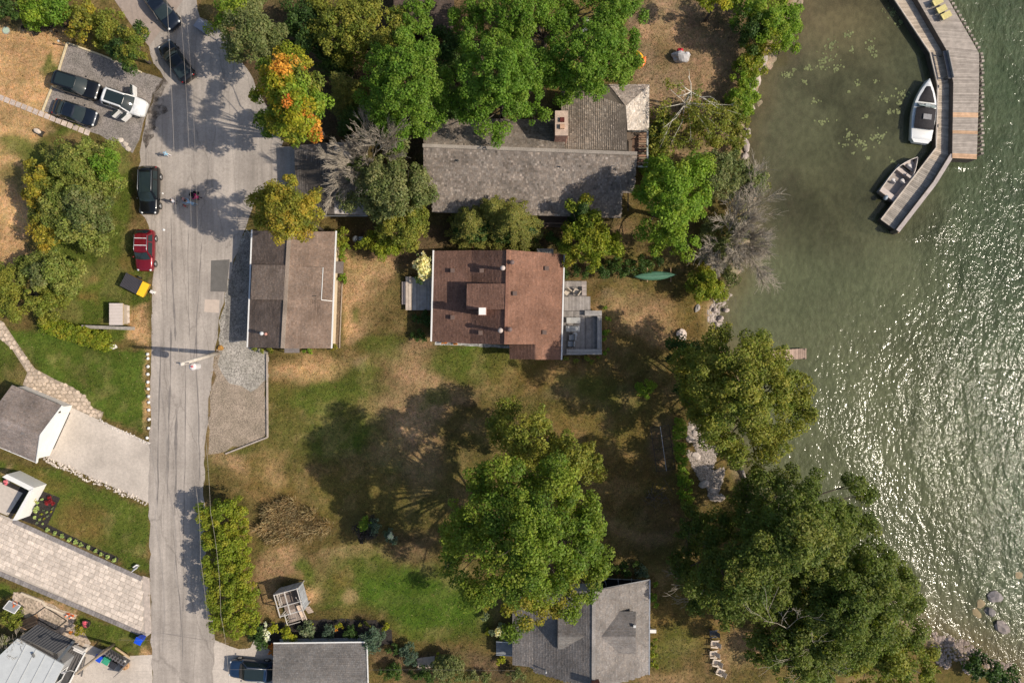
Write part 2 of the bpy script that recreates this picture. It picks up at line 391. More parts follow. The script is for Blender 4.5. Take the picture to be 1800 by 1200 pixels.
gm, N, L, b = nodes('ground_cover')
a = N.new('ShaderNodeAttribute'); a.attribute_name = 'Col'
n1 = noise(N, L, 3.2, 5, .75); n2 = noise(N, L, 10.0, 4, .8); n3 = noise(N, L, 1.3, 5, .6)
r1 = ramp(N, [(.3, (.72, .78, .74)), (.7, (1.3, 1.22, 1.2))]); L.new(n1.outputs[0], r1.inputs[0])
r2 = ramp(N, [(.32, (.55,) * 3), (.68, (1.46,) * 3)]); L.new(n2.outputs[0], r2.inputs[0])
r3 = ramp(N, [(.35, (.86, .95, .86)), (.65, (1.14, 1.04, 1.08))]); L.new(n3.outputs[0], r3.inputs[0])
c = mulcol(N, L, mulcol(N, L, mulcol(N, L, a.outputs['Color'], r1.outputs[0]), r2.outputs[0]), r3.outputs[0])
L.new(c, b.inputs['Base Color']); b.inputs['Roughness'].default_value = .95; b.inputs['Specular IOR Level'].default_value = .08
bump(N, L, n2.outputs[0], b, .9, .06)
setp(grid_obj('ground', GX, GY, GZ, {'Col': base}, gm), kind='structure')

# water: murky olive near shore, greener outside the dock; sheltered and calm inside the dock
wxs = axis(10, 62, .5, 420); wxs = wxs[wxs > 2]; wys = axis(-38, 38, .5, 420)
WX, WY = np.meshgrid(wxs, wys, indexing='xy')
PX = WX / S + 900; PY = 600 - WY / S
out = sstep(1560, 1760, PX + (PY - 300) * .0 + 60 * (fbm(WX, WY, 8, 81) - .5)) 
out = np.where(PY < 300, sstep(1660, 1690, PX), out)
out = np.where((PY >= 300) & (PY < 420), sstep(1690 - (PY - 280) * 1.0, 1760 - (PY - 280) * .8, PX), out)
Dq = shore_dist(WX, WY)
wc = np.array([.135, .148, .088]) * np.ones(WX.shape + (1,))
def wmix(c, w):
    global wc
    w = np.clip(w, 0, 1)[..., None]; wc = wc * (1 - w) + np.array(c) * w
bay = (1 - sstep(330, 520, PY)) * (1 - sstep(1640, 1700, PX))
wmix((.112, .112, .068), bay * .9)
wmix((.19, .15, .085), (1 - sstep(0, 130, np.hypot((PX - 1460) / 1.6, PY - 20))) * .8)
wmix((.075, .075, .042), (1 - sstep(20, 120, np.hypot((PX - 1460) / 1.6, PY - 360))) * .7 + (1 - sstep(10, 60, np.hypot((PX - 1570), PY - 60))) * .4)
wmix((.078, .110, .064), sstep(1560, 1780, PX) * (1 - sstep(500, 900, PY)) * .9)
wmix((.095, .130, .085), sstep(1650, 1850, PX) * sstep(500, 900, PY) * .8)
wmix((.19, .15, .085), sstep(950, 1150, PY) * (1 - sstep(0, 9, Dq)) * .6)
wmix((.17, .125, .06), (1 - sstep(0, 3.0, Dq)) * .5)
wc = wc * .92 * np.array([1.01, 1.03, .90]) * (.75 + .5 * fbm(WX, WY, 4, 91, 5)[..., None])
gust = (.66 + .62 * sstep(.34, .66, fbm(WX * 1.0 + WY * .40, WY * .35, 4.5, 95, 4))) * (.62 + .42 * sstep(1300, 1720, PX))
wav = .22 + .78 * gust * np.clip(out + sstep(430, 650, PY) * sstep(1280, 1500, PX) * .75, 0, 1)
wc = wc * (1 - bay[..., None] * .32 * sstep(.42, .66, fbm(WX, WY, 3.0, 97, 5))[..., None])
wav = np.where((PY < 330) & (PX < 1650), .10, wav)
wm, N, L, b = nodes('lake_water')
a = N.new('ShaderNodeAttribute'); a.attribute_name = 'Col'; w_ = N.new('ShaderNodeAttribute'); w_.attribute_name = 'Wave'
g = N.new('ShaderNodeNewGeometry')
mp = N.new('ShaderNodeMapping'); mp.inputs['Rotation'].default_value = (0, 0, math.radians(-24)); mp.inputs['Scale'].default_value = (1.0, .42, 1.0); L.new(g.outputs['Position'], mp.inputs[0])
mp2 = N.new('ShaderNodeMapping'); mp2.inputs['Rotation'].default_value = (0, 0, math.radians(32)); mp2.inputs['Scale'].default_value = (1.0, .7, 1.0); L.new(g.outputs['Position'], mp2.inputs[0])
na = noise(N, L, .55, 2, .5, vec=mp.outputs[0]); nb = noise(N, L, 2.0, 2, .6, vec=mp2.outputs[0]); ncol = noise(N, L, 6.0, 3, .6, vec=mp.outputs[0])
def math_(op, x, y):
    m = N.new('ShaderNodeMath'); m.operation = op
    for i, q in enumerate((x, y)):
        if isinstance(q, (int, float)): m.inputs[i].default_value = q
        else: L.new(q, m.inputs[i])
    return m.outputs[0]
hh = math_('ADD', math_('MULTIPLY', na.outputs[0], .55), math_('ADD', math_('MULTIPLY', nb.outputs[0], .37), math_('MULTIPLY', ncol.outputs[0], .06)))
hh = math_('MULTIPLY', hh, w_.outputs['Fac'])
bm_ = bump(N, L, hh, b, 1.0, .50)
rr = ramp(N, [(.35, (.84,) * 3), (.7, (1.16,) * 3)]); L.new(nb.outputs[0], rr.inputs[0])
L.new(mulcol(N, L, a.outputs['Color'], rr.outputs[0]), b.inputs['Base Color'])
b.inputs['Roughness'].default_value = .12; b.inputs['IOR'].default_value = 1.33; b.inputs['Alpha'].default_value = .76
setp(grid_obj('lake_water', WX, WY, np.full(WX.shape, WATER_Z), {'Col': wc, 'Wave': wav}, wm), kind='structure')

# ------------------------------------------------------------------ paved sheets
def ragged(pts, step=.8, jit=.10, seed=1):
    rr = random.Random(seed); out = []
    w = [P(*p) for p in pts]
    for i in range(len(w)):
        a, b = w[i], w[(i + 1) % len(w)]; n = max(1, int((b - a).length / step)); d = (b - a)
        nrm = Vector((-d.y, d.x, 0)).normalized() if d.length > 1e-6 else Vector()
        for k in range(n): out.append(a + d * k / n + nrm * rr.uniform(-jit, jit))
    return out
SHEETS = []
def sheet(name, pts, z, mat, jit=.0, seed=1, step=.8, parent=None):
    SHEETS.append(pts)
    w = ragged(pts, step, jit, seed) if jit else [P(*p) for p in pts]
    me = bpy.data.meshes.new(name); bm = bmesh.new()
    vs = [bm.verts.new((p.x, p.y, z)) for p in w]; f = bm.faces.new(vs)
    if f.normal.z < 0: f.normal_flip()
    bmesh.ops.triangulate(bm, faces=bm.faces[:]); 
    for f in bm.faces:
        if f.calc_area() > 0 and f.normal.z < 0: f.normal_flip()
    bm.to_mesh(me); bm.free(); me.materials.append(mat)
    o = bpy.data.objects.new(name, me); COL.objects.link(o)
    if parent: o.parent = parent
    else: setp(o, kind='structure')
    return o

def asphalt(name, col, streak=.18, crack=True):
    m, N, L, b = nodes(name); g = N.new('ShaderNodeNewGeometry')
    mp = N.new('ShaderNodeMapping'); mp.inputs['Scale'].default_value = (1.3, .06, 1); mp.inputs['Rotation'].default_value = (0, 0, math.radians(2)); L.new(g.outputs['Position'], mp.inputs[0])
    s1 = noise(N, L, 1.0, 4, .6, vec=mp.outputs[0]); s2 = noise(N, L, .28, 5, .6); s3 = noise(N, L, 26, 3, .7); s4 = noise(N, L, 3.5, 4, .65)
    def rr(n, v, lo=.32, hi=.68):
        r = ramp(N, [(lo, (1 - v,) * 3), (hi, (1 + v,) * 3)]); L.new(n.outputs[0], r.inputs[0]); return r.outputs[0]
    c = mulcol(N, L, mulcol(N, L, mulcol(N, L, mulcol(N, L, tuple(col), rr(s1, streak)), rr(s2, .16)), rr(s3, .2)), rr(s4, .10))
    if crack:
        mp2 = N.new('ShaderNodeMapping'); mp2.inputs['Scale'].default_value = (1, .16, 1); L.new(g.outputs['Position'], mp2.inputs[0])
        ws = noise(N, L, .9, 3, .6); add = N.new('ShaderNodeVectorMath'); add.operation = 'ADD'
        sc = N.new('ShaderNodeVectorMath'); sc.operation = 'SCALE'; sc.inputs['Scale'].default_value = .35; L.new(ws.outputs['Color'], sc.inputs[0])
        L.new(mp2.outputs[0], add.inputs[0]); L.new(sc.outputs[0], add.inputs[1])
        v = N.new('ShaderNodeTexVoronoi'); v.feature = 'DISTANCE_TO_EDGE'; v.inputs['Scale'].default_value = .42; L.new(add.outputs[0], v.inputs['Vector'])
        cr = ramp(N, [(0, (.78,) * 3), (.006, (.84,) * 3), (.016, (1,) * 3)]); L.new(v.outputs['Distance'], cr.inputs[0])
        c = mulcol(N, L, c, cr.outputs[0])
    L.new(c, b.inputs['Base Color']); b.inputs['Roughness'].default_value = .92; b.inputs['Specular IOR Level'].default_value = .2
    bump(N, L, s3.outputs[0], b, .35, .02); return m
ASPH = asphalt('worn_asphalt', (.385, .338, .295), .17)
CONC = asphalt('concrete', (.53, .465, .40), .04, False)
def gravel_mat(name, col, sc=14):
    m, N, L, b = nodes(name); g = N.new('ShaderNodeNewGeometry')
    v = N.new('ShaderNodeTexVoronoi'); v.inputs['Scale'].default_value = sc; L.new(g.outputs['Position'], v.inputs['Vector'])
    bw = N.new('ShaderNodeRGBToBW'); L.new(v.outputs['Color'], bw.inputs[0])
    r = ramp(N, [(.1, (.55,) * 3), (.9, (1.4,) * 3)]); L.new(bw.outputs[0], r.inputs[0])
    n = noise(N, L, .6, 5, .65); r2 = ramp(N, [(.3, (.72, .74, .70)), (.7, (1.2,) * 3)]); L.new(n.outputs[0], r2.inputs[0])
    c = mulcol(N, L, mulcol(N, L, tuple(col), r.outputs[0]), r2.outputs[0]); L.new(c, b.inputs['Base Color'])
    b.inputs['Roughness'].default_value = .95; bump(N, L, v.outputs['Distance'], b, .7, .03); return m
GRAVEL = gravel_mat('gravel', (.27, .235, .215)); GRAVEL2 = gravel_mat('pale_gravel', (.36, .325, .285), 9); PEBBLE = gravel_mat('pebble', (.46, .36, .28), 6)
MULCH = gravel_mat('mulch', (.030, .024, .022), 10)
SOIL = gravel_mat('soil', (.16, .11, .07), 10)

road_pts = [(268, 1260), (266, 1100), (264, 1000), (262, 880), (264, 775), (264, 700), (266, 610), (268, 560), (270, 500), (270, 440), (262, 395), (246, 372), (244, 300), (250, 235),
            (262, 195), (272, 165), (290, 138), (272, 112), (262, 80), (232, 40), (196, -10), (180, -60), (330, -60), (352, 30), (398, 62), (420, 95), (445, 140), (470, 190), (500, 250), (482, 282), (474, 318), (450, 352),
            (432, 400), (418, 440), (402, 490), (386, 560), (380, 610), (374, 650), (368, 700), (360, 800), (358, 870), (362, 980), (368, 1060), (372, 1088), (376, 1125), (372, 1260)]
sheet('road', road_pts, .020, ASPH, .14, 3)
sheet('road_repair_patch', [(371, 458), (404, 456), (398, 513), (370, 512)], .024, M('fresh_asphalt', (.15, .14, .128), .9, .1, 2, .2, bmp=.4))  # fresh asphalt, its colour also darkened for the tree shade on it
sheet('road_repair_patch', [(360, 526), (386, 527), (385, 550), (359, 548)], .024, M('pale_asphalt', (.56, .46, .38), .9, .08, 2, .15, bmp=.4))
sheet('gravel_parking_pad', [(119, 77), (180, 98), (205, 108), (250, 128), (288, 140), (270, 168), (258, 200), (246, 246), (234, 268), (206, 252), (160, 232), (120, 212), (76, 196)], .012, GRAVEL, .12, 5)
sheet('gravel_plot', [(384, 606), (404, 640), (468, 622), (468, 766), (396, 794), (364, 798), (370, 700)], .008, gravel_mat('brown_gravel', (.34, .268, .205), 15), .30, 16)
sheet('gravel_verge', [(432, 405), (444, 412), (438, 600), (470, 618), (472, 660), (440, 690), (405, 672), (382, 640), (386, 580), (398, 505)], .010, GRAVEL2, .25, 6)
sheet('shaded_gravel_strip', [(434, 410), (446, 412), (440, 598), (392, 596), (398, 520), (412, 455)], .013, gravel_mat('shaded_gravel', (.24, .215, .19), 9), .12, 26)  # dark gravel, with the brown house's shadow put into its colour
sheet('concrete_driveway', [(118, 712), (180, 740), (264, 778), (262, 884), (168, 842), (80, 802)], .016, CONC)
sheet('lane_paving', [(176, -60), (196, -8), (228, 40), (262, 82), (330, -10), (330, -60)], .026, M('brown_paving', (.36, .29, .245), .9, .1, 2, .2))
sheet('south_driveway', [(372, 1122), (372, 1260), (480, 1260), (482, 1150), (462, 1128), (448, 1120), (440, 1138), (420, 1140)], .014, CONC, .06, 8)
sheet('house_forecourt', [(268, 1150), (268, 1260), (60, 1260), (150, 1130), (205, 1152)], .013, CONC, .05, 9)
sheet('garage_apron', [(478, 258), (520, 258), (522, 330), (470, 322)], .017, ASPH, .08, 10)

DIRT, N, L, b = nodes('dark_dirt'); n1 = noise(N, L, 1.1, 5, .7); r1 = ramp(N, [(.40, (0,) * 3), (.62, (.8,) * 3)]); L.new(n1.outputs[0], r1.inputs[0])
b.inputs['Base Color'].default_value = (.10, .08, .065, 1); b.inputs['Roughness'].default_value = .95; L.new(r1.outputs[0], b.inputs['Alpha'])
sheet('verge_dirt', [(286, 134), (296, 146), (284, 170), (296, 196), (276, 208), (270, 240), (256, 262), (250, 240), (258, 205), (268, 165)], .028, DIRT, .10, 12, .4)

TAR = M('tar_seam', (.225, .20, .18), .8, .15, 3, .2, bmp=.2)
rr = random.Random(77)
for (x0, y0, x1, y1, wd) in ((283, 600, 279, 905, 1.6), (300, 560, 293, 890, 2.2), (312, 720, 309, 905, 3.2), (327, 600, 318, 1190, 1.0), (304, 930, 321, 1120, .9), (345, 560, 352, 860, 1.4), (290, 300, 293, 560, .8), (330, 400, 335, 640, .8), (272, 1110, 372, 1126, .7), (300, 380, 306, 600, 2.4), (356, 420, 340, 640, 1.0)):
    n = max(6, int(math.hypot(x1 - x0, y1 - y0) / 14)); lft = []; rgt = []; w0 = 0
    for i in range(n + 1):
        f = i / n; w0 += rr.uniform(-.9, .9); w0 *= .9; x = x0 + (x1 - x0) * f + w0; y = y0 + (y1 - y0) * f; w = wd * rr.uniform(.15, 1) * (1 if .05 < f < .95 else .2)
        if abs(x1 - x0) > abs(y1 - y0): lft.append((x, y - w)); rgt.append((x, y + w))
        else: lft.append((x - w, y)); rgt.append((x + w, y))
    sheet('tar_seam', lft + rgt[::-1], .023 + .0002 * wd, TAR)
# ------------------------------------------------------------------ foliage
PAL = dict(
 maple=[((.125, .175, .020), 3), ((.095, .15, .018), 3), ((.165, .20, .024), 3), ((.07, .115, .016), 2)],
 mapley=[((.17, .18, .022), 3), ((.20, .18, .026), 2), ((.12, .15, .020), 2)],
 locust=[((.105, .185, .020), 3), ((.085, .155, .018), 3), ((.135, .20, .026), 2)],
 dark=[((.088, .118, .022), 3), ((.115, .145, .028), 3), ((.062, .090, .018), 2), ((.15, .165, .036), 1.4)],
 deep=[((.045, .085, .020), 3), ((.035, .065, .016), 3), ((.06, .10, .022), 2)],
 olive=[((.155, .17, .028), 3), ((.195, .19, .032), 3), ((.115, .145, .024), 2)],
 gold=[((.26, .22, .028), 3), ((.20, .19, .026), 3), ((.31, .22, .030), 1.5), ((.13, .14, .024), 2)],
 cedar=[((.16, .165, .035), 3), ((.12, .135, .028), 3), ((.19, .17, .04), 2)],
 hedge=[((.18, .205, .020), 3), ((.145, .185, .018), 3), ((.23, .215, .024), 1.5), ((.10, .14, .015), 1)],
 bright=[((.145, .225, .022), 3), ((.115, .19, .02), 3), ((.185, .235, .026), 2)],
 lime=[((.26, .27, .022), 3), ((.20, .23, .02), 2), ((.30, .27, .025), 1)],
 shade=[((.05, .09, .018), 3), ((.04, .07, .016), 2), ((.075, .115, .02), 1)],
 orange=[((.50, .20, .04), 3), ((.46, .15, .03), 1.5), ((.48, .26, .04), 2)],
 yellow=[((.28, .25, .018), 3), ((.20, .215, .018), 3), ((.33, .25, .02), 1.5), ((.13, .17, .016), 2)],
 sage=[((.17, .20, .11), 3), ((.12, .155, .08), 3), ((.22, .24, .14), 1)],
 blue=[((.075, .115, .075), 3), ((.10, .14, .09), 3), ((.06, .09, .06), 2)],
 straw=[((.30, .225, .125), 3), ((.24, .165, .085), 3), ((.36, .29, .17), 2)],
 cream=[((.78, .62, .30), 3), ((.70, .58, .34), 2), ((.80, .68, .42), 1)],
 red=[((.25, .02, .025), 3), ((.18, .02, .025), 2)],
 purple=[((.035, .028, .028), 3), ((.05, .045, .035), 2)],
 grove=[((.165, .185, .042), 3), ((.135, .17, .034), 3), ((.20, .205, .055), 2)],
 willow=[((.135, .155, .055), 3), ((.165, .175, .07), 3), ((.10, .125, .04), 2)],
 white=[((.7, .7, .62), 3), ((.6, .62, .52), 2)],
 pink=[((.6, .14, .2), 3), ((.65, .3, .34), 1)],
 hosta=[((.36, .42, .16), 3), ((.28, .36, .12), 2)],
)
def unit(a): return a / (np.linalg.norm(a, axis=-1, keepdims=True) + 1e-9)

def leaf_mesh(name, lobes, pal, leaf=.26, tuft=.7, dens=1.0, cover=1.0, seed=0, flat=.75, up=.45, accents=()):
    """lobes: rows x,y,z,r in local coordinates -> one mesh of leaf-sized faces spread over tufts"""
    rg = np.random.default_rng(seed + 1000); T = []; TR = []; TC = []
    pc = np.array([p[0] for p in PAL[pal]]); pw = np.array([p[1] for p in PAL[pal]], float); pw /= pw.sum()
    for li, (x, y, z, r) in enumerate(lobes):
        tr = min(tuft, r * .55); n = max(4, int((1.55 if r > 1.2 else 2.3) * cover * (r / tr) ** 2))
        d = rg.normal(size=(n, 3)); d[:, 2] = np.abs(d[:, 2]) * 1.1 - .35; d = unit(d)
        rad = (r - tr * .6) * (rg.random((n, 1)) ** .35 * .55 + .5)
        c = np.array([x, y, z]) + d * rad * np.array([1, 1, flat])
        T.append(c); TR.append(tr * rg.uniform(.45, 1.35, n))
        lp = pc[rg.choice(len(pc), p=pw)]
        col = pc[rg.choice(len(pc), n, p=pw)] * .7 + lp * .3
        for (ax, ay, ar, apal) in accents:
            ap = np.array([p[0] for p in PAL[apal]])
            hit = np.hypot(c[:, 0] - ax, c[:, 1] - ay) < ar * rg.uniform(.6, 1.15, n)
            k = int(hit.sum())
            if k: col[hit] = ap[rg.integers(0, len(ap), k)]
        TC.append(col)
    T = np.concatenate(T); TR = np.concatenate(TR); TC = np.concatenate(TC)
    cnt = np.maximum(6, (2 * math.pi * TR ** 2 * dens * .92 / (leaf * leaf * .34)).astype(int))
    idx = np.repeat(np.arange(len(T)), cnt); n = len(idx)
    d = rg.normal(size=(n, 3)); d[:, 2] = d[:, 2] * .9 + .25; d = unit(d)
    pos = T[idx] + d * TR[idx][:, None] * (rg.random((n, 1)) ** .5 * .75 + .3) * np.array([1, 1, .8])
    nrm = unit(d * .6 + np.array([0, 0, up]) + rg.normal(size=(n, 3)) * .42)
    t = unit(np.cross(nrm, rg.normal(size=(n, 3)))); bb = np.cross(nrm, t)
    l = leaf * rg.uniform(.65, 1.3, (n, 1)); w = l * rg.uniform(.55, .8, (n, 1))
    V = np.stack([pos - t * l * .5, pos + bb * w * .5 + t * l * .06, pos + t * l * .5 - nrm * l * .12, pos - bb * w * .5 + t * l * .06], 1)
    colr = TC[idx] * 1.5 * rg.uniform(.72, 1.30, (n, 1)) * (1 + rg.normal(size=(n, 3)) * .05)
    return quads_mesh(name, V, np.clip(colr, 0, 1), LEAF)

def quads_mesh(name, V, C, mat):
    n = len(V); me = bpy.data.meshes.new(name)
    me.vertices.add(n * 4); me.vertices.foreach_set('co', V.reshape(-1).astype(np.float32))
    me.loops.add(n * 4); me.loops.foreach_set('vertex_index', np.arange(n * 4, dtype=np.int32))
    me.polygons.add(n); me.polygons.foreach_set('loop_start', np.arange(0, n * 4, 4, dtype=np.int32)); me.update(calc_edges=True)
    a = me.color_attributes.new('Col', 'FLOAT_COLOR', 'POINT')
    c4 = np.concatenate([np.repeat(C, 4, 0), np.ones((n * 4, 1))], 1).astype(np.float32)
    a.data.foreach_set('color', c4.ravel()); me.materials.append(mat); return me

def link_mesh(name, me, parent):
    o = bpy.data.objects.new(name, me); COL.objects.link(o); o.parent = parent; return o

def auto_lobes(px, py, rx, ry, h, base, n, ang=0, seed=0, rk=.40, dome=.75):
    """dome of leaf masses over an elliptic footprint (photo pixels) with height h"""
    rr = random.Random(seed); out = []; c, s_ = math.cos(math.radians(ang)), math.sin(math.radians(ang))
    rm = min(rx, ry); k = max(rk, .95 / math.sqrt(n))
    for i in range(n):
        q = math.sqrt((i + .35) / n); a = i * 2.39996 + rr.uniform(-.25, .25)
        lr = rm * k * 1.18 * rr.uniform(.66, 1.28) * (1 - .2 * q); q *= rr.uniform(.92, 1.06)
        ux = math.cos(a) * q * max(rx - lr * .72, 0); uy = math.sin(a) * q * max(ry - lr * .72, 0)
        zz = base + (h - base) * (.25 + .75 * max(0.0, 1 - q * q) ** dome) - lr * S * .55 + rr.uniform(-.06, .06) * h
        out.append((px + ux * c - uy * s_, py + ux * s_ + uy * c, lr, max(zz, lr * S * .5)))
    return out

def woody(mb, root, lobes, trunk_r, h0, seed=0, twigs=2):
    """tapered trunk and limbs reaching into every leaf mass"""
    rr = random.Random(seed); top = Vector((0, 0, h0)); lean = Vector((rr.uniform(-.2, .2), rr.uniform(-.2, .2), 0))
    mb.tube([Vector((0, 0, -.1)), Vector((0, 0, h0 * .35)) + lean * .4, top + lean], trunk_r * 1.25, trunk_r * .75, 8)
    for (x, y, z, r) in lobes:
        e = Vector((x, y, z)); s0 = top + lean + Vector((0, 0, -rr.uniform(0, h0 * .35)))
        mid = s0.lerp(e, .5) + Vector((rr.uniform(-.4, .4), rr.uniform(-.4, .4), .25 * (e - s0).length * .5))
        R = trunk_r * min(.55, .25 + .04 * r)
        mb.tube([s0, s0.lerp(mid, .55) + Vector((0, 0, .15)), mid, mid.lerp(e, .6), e], R, R * .22, 5, caps=False)
        for _ in range(twigs):
            f = e + Vector((rr.uniform(-1, 1), rr.uniform(-1, 1), rr.uniform(.0, .7))) * r * .8
            mb.tube([mid.lerp(e, rr.uniform(.3, .9)), e.lerp(f, .5) + Vector((0, 0, .1)), f], R * .25, R * .06, 4, caps=False)

TREE_N = [0]
def tree(label, lobes_px, pal, trunk=None, leaf=.25, tuft=.7, dens=1.0, cover=1.0, name='broadleaf_tree', cat='tree', group=None,
         trunk_r=.22, flat=.75, up=.45, accents=(), bark=None, trunk_name='trunk', crown_name='crown', twigs=2, h0=None):
    TREE_N[0] += 1; sd = TREE_N[0] * 13
    w = [(P(a, b_, z).x, P(a, b_, z).y, z, r * S * (H - z) / H) for a, b_, r, z in lobes_px]
    if trunk: t = P(*trunk)
    else: t = Vector((sum(q[0] for q in w) / len(w), sum(q[1] for q in w) / len(w), 0))
    zg = ground_z(t.x, t.y)
    root = thing(name, label, cat, (t.x, t.y, zg), group=group)
    loc = [(q[0] - t.x, q[1] - t.y, q[2] - zg, q[3]) for q in w]
    acc = [(P(a, b_, z).x - t.x, P(a, b_, z).y - t.y, r * S, pl) for a, b_, z, r, pl in accents]
    mb = MB(); zmin = min(q[2] - q[3] * .3 for q in loc)
    woody(mb, root, loc, trunk_r, h0 or max(.15, zmin * .75), sd, twigs)
    mb.build(trunk_name, bark or BARK, root)
    link_mesh(crown_name, leaf_mesh(crown_name, loc, pal, leaf, tuft, dens, cover, sd, flat, up, acc), root)
    return root

def ground_z(x, y):
    X = np.array([x]); Y = np.array([y]); d = shore_dist(X, Y)[0]
    i = int(np.clip(np.searchsorted(gx, x), 1, len(gx) - 1)); j = int(np.clip(np.searchsorted(gy, y), 1, len(gy) - 1))
    return float(min(GZ[j, i], GZ[j - 1, i - 1]))

def shrub(label, px, py, rx, ry, h, pal, n=5, ang=0, leaf=.16, tuft=.32, dens=1.0, name='garden_shrub', group=None, cat='shrub', seed=0, flat=.8, accents=(), cover=1.0):
    lobes = auto_lobes(px, py, rx * 1.12, ry * 1.12, h, h * .15, n, ang, seed + int(px * 3 + py), .48, .5)
    return tree(label, lobes, pal, trunk=(px, py), leaf=leaf * 1.16, tuft=tuft, dens=dens * .8, cover=cover, name=name, cat=cat, group=group, trunk_r=.05,
                flat=flat, accents=accents, trunk_name='stem', crown_name='foliage', twigs=1, h0=h * .15)

def conifer(label, px, py, rpx, h, pal, name='conifer_tree', group=None, seed=0, layers=11, dens=1.0, leaf=.2, droop=.25):
    """whorls of branches with flat sprays of needles"""
    rg = np.random.default_rng(seed + 77); t = P(px, py, h * .5); t.z = 0
    zg = ground_z(t.x, t.y); root = thing(name, label, 'tree', (t.x, t.y, zg), group=group)
    mb = MB(); mb.tube([(0, 0, -.1), (0, 0, h * .5), (0, 0, h * .97)], .05 * h ** .6 + .04, .02, 6)
    R = rpx * S * .97; V = []; C = []; pc = np.array([p[0] for p in PAL[pal]])
    for k in range(layers):
        f = (k + .5) / layers; z = h * (.12 + .86 * f); r = R * (1 - f) ** .8 + .12; nb = int(5 + 9 * (1 - f))
        a0 = rg.uniform(0, 6.3)
        for j in range(nb):
            a = a0 + 2 * math.pi * j / nb + rg.uniform(-.2, .2); rl = r * rg.uniform(.72, 1.12)
            tip = np.array([math.cos(a) * rl, math.sin(a) * rl, z - droop * rl + rg.uniform(-.1, .1)])
            mb.tube([(0, 0, z), (tip[0] * .5, tip[1] * .5, z - droop * rl * .3), tuple(tip)], .03, .008, 3, caps=False)
            m = int(max(10, 75 * rl * dens)); s = rg.random((m, 1)) ** .7
            base_p = np.array([0, 0, z]) * (1 - s) + tip * s; base_p[:, 2] += (s[:, 0] * (1 - s[:, 0])) * .3 * rl
            side = np.array([-math.sin(a), math.cos(a), 0]); wd = (.10 + .24 * rl * (1 - s * .75)) 
            pos = base_p + side * rg.uniform(-1, 1, (m, 1)) * wd + rg.normal(size=(m, 3)) * .05
            dirv = unit(np.array([math.cos(a), math.sin(a), -.15]) + side * np.sign(rg.normal(size=(m, 1))) * .7 + rg.normal(size=(m, 3)) * .25)
            nn = unit(np.array([math.cos(a) * .35, math.sin(a) * .35, 1]) + rg.normal(size=(m, 3)) * .35); bb = unit(np.cross(nn, dirv))
            l = leaf * rg.uniform(.7, 1.3, (m, 1)); w = l * .42
            V.append(np.stack([pos - dirv * l * .5, pos + bb * w * .5, pos + dirv * l * .5, pos - bb * w * .5], 1))
            C.append(pc[rg.integers(0, len(pc), m)] * 1.45 * rg.uniform(.7, 1.25, (m, 1)))
    mb.build('trunk', BARK, root)
    link_mesh('crown', quads_mesh('crown', np.concatenate(V), np.concatenate(C), LEAF), root)
    return root

def bare_branches(mb, base, dirs, L, r, depth, rr, spread=.5, n=4, droop=0.0):
    base = Vector(base)
    for d in dirs:
        d = Vector(d).normalized(); l = L * rr.uniform(.75, 1.2)
        m1 = base + d * l * .5 + Vector((rr.uniform(-1, 1), rr.uniform(-1, 1), rr.uniform(-.5, 1))) * l * .07
        e = base + d * l + Vector((rr.uniform(-1, 1), rr.uniform(-1, 1), rr.uniform(-.6, .6) - droop)) * l * .12
        mb.tube([base, m1, e], max(r, .016), max(r * .45, .011), 4 if depth > 1 else 3, caps=False)
        if depth > 0:
            for k in range(n):
                f = rr.uniform(.3, 1.0); p = (base.lerp(m1, f * 2) if f < .5 else m1.lerp(e, f * 2 - 1))
                nd = d + Vector((rr.uniform(-1, 1), rr.uniform(-1, 1), rr.uniform(-.6, .6))) * spread
                bare_branches(mb, p, [nd], l * rr.uniform(.45, .65), r * .45, depth - 1, rr, spread, n, droop)

def dead_tree(label, px, py, tips, h, r=.12, depth=3, seed=1, name='dead_tree', group=None, mat=None, trunk_top=None, n=4, spread=.5):
    """tips: photo pixels + height that the main limbs reach for"""
    rr = random.Random(seed); t = P(px, py, 0); zg = ground_z(t.x, t.y); root = thing(name, label, 'tree', (t.x, t.y, zg), group=group)
    mb = MB(); top = Vector((0, 0, trunk_top or h * .35)); mb.tube([(0, 0, -.1), top * .5 + Vector((.1, 0, 0)), top], r * 1.5, r, 6)
    mb.build('trunk', mat or DEADWOOD, root); mb = MB()
    for (a, b_, z) in tips:
        e = P(a, b_, z) - Vector((t.x, t.y, zg)); d = e - top; L = d.length
        bare_branches(mb, top, [d], L * .62, r * .6, depth, rr, spread, n)
    mb.build('branch', mat or DEADWOOD, root)
    return root
# ------------------------------------------------------------------ the trees and shrubs one can tell apart
A = auto_lobes
# the big maple and its neighbours
lob = A(925, 945, 152, 154, 20, 8, 32, 0, 1, .28) + [(835, 840, 34, 14), (880, 822, 36, 15), (800, 935, 34, 13), (790, 985, 28, 11), (845, 1050, 36, 12), (930, 1072, 36, 12), (1000, 1060, 36, 12), (1045, 915, 36, 13), (1050, 985, 30, 12), (985, 840, 34, 15), (905, 1100, 24, 9), (815, 890, 30, 14)]
tree('huge yellow-green maple crown spreading over the north-west corner of the grey house', lob, 'maple', leaf=.22, tuft=.72, trunk_r=.42, cover=.92,
     accents=[(950, 1065, 12, 40, 'mapley'), (880, 1075, 11, 30, 'mapley'), (1015, 1010, 12, 24, 'mapley'), (845, 985, 13, 22, 'mapley')], name='maple_tree')
lob = A(925, 768, 72, 58, 11, 3, 13, 0, 2, .37) + A(1000, 800, 62, 50, 11, 3, 10, 0, 3, .38) + [(1040, 830, 22, 6), (880, 720, 22, 5), (900, 715, 16, 5)]
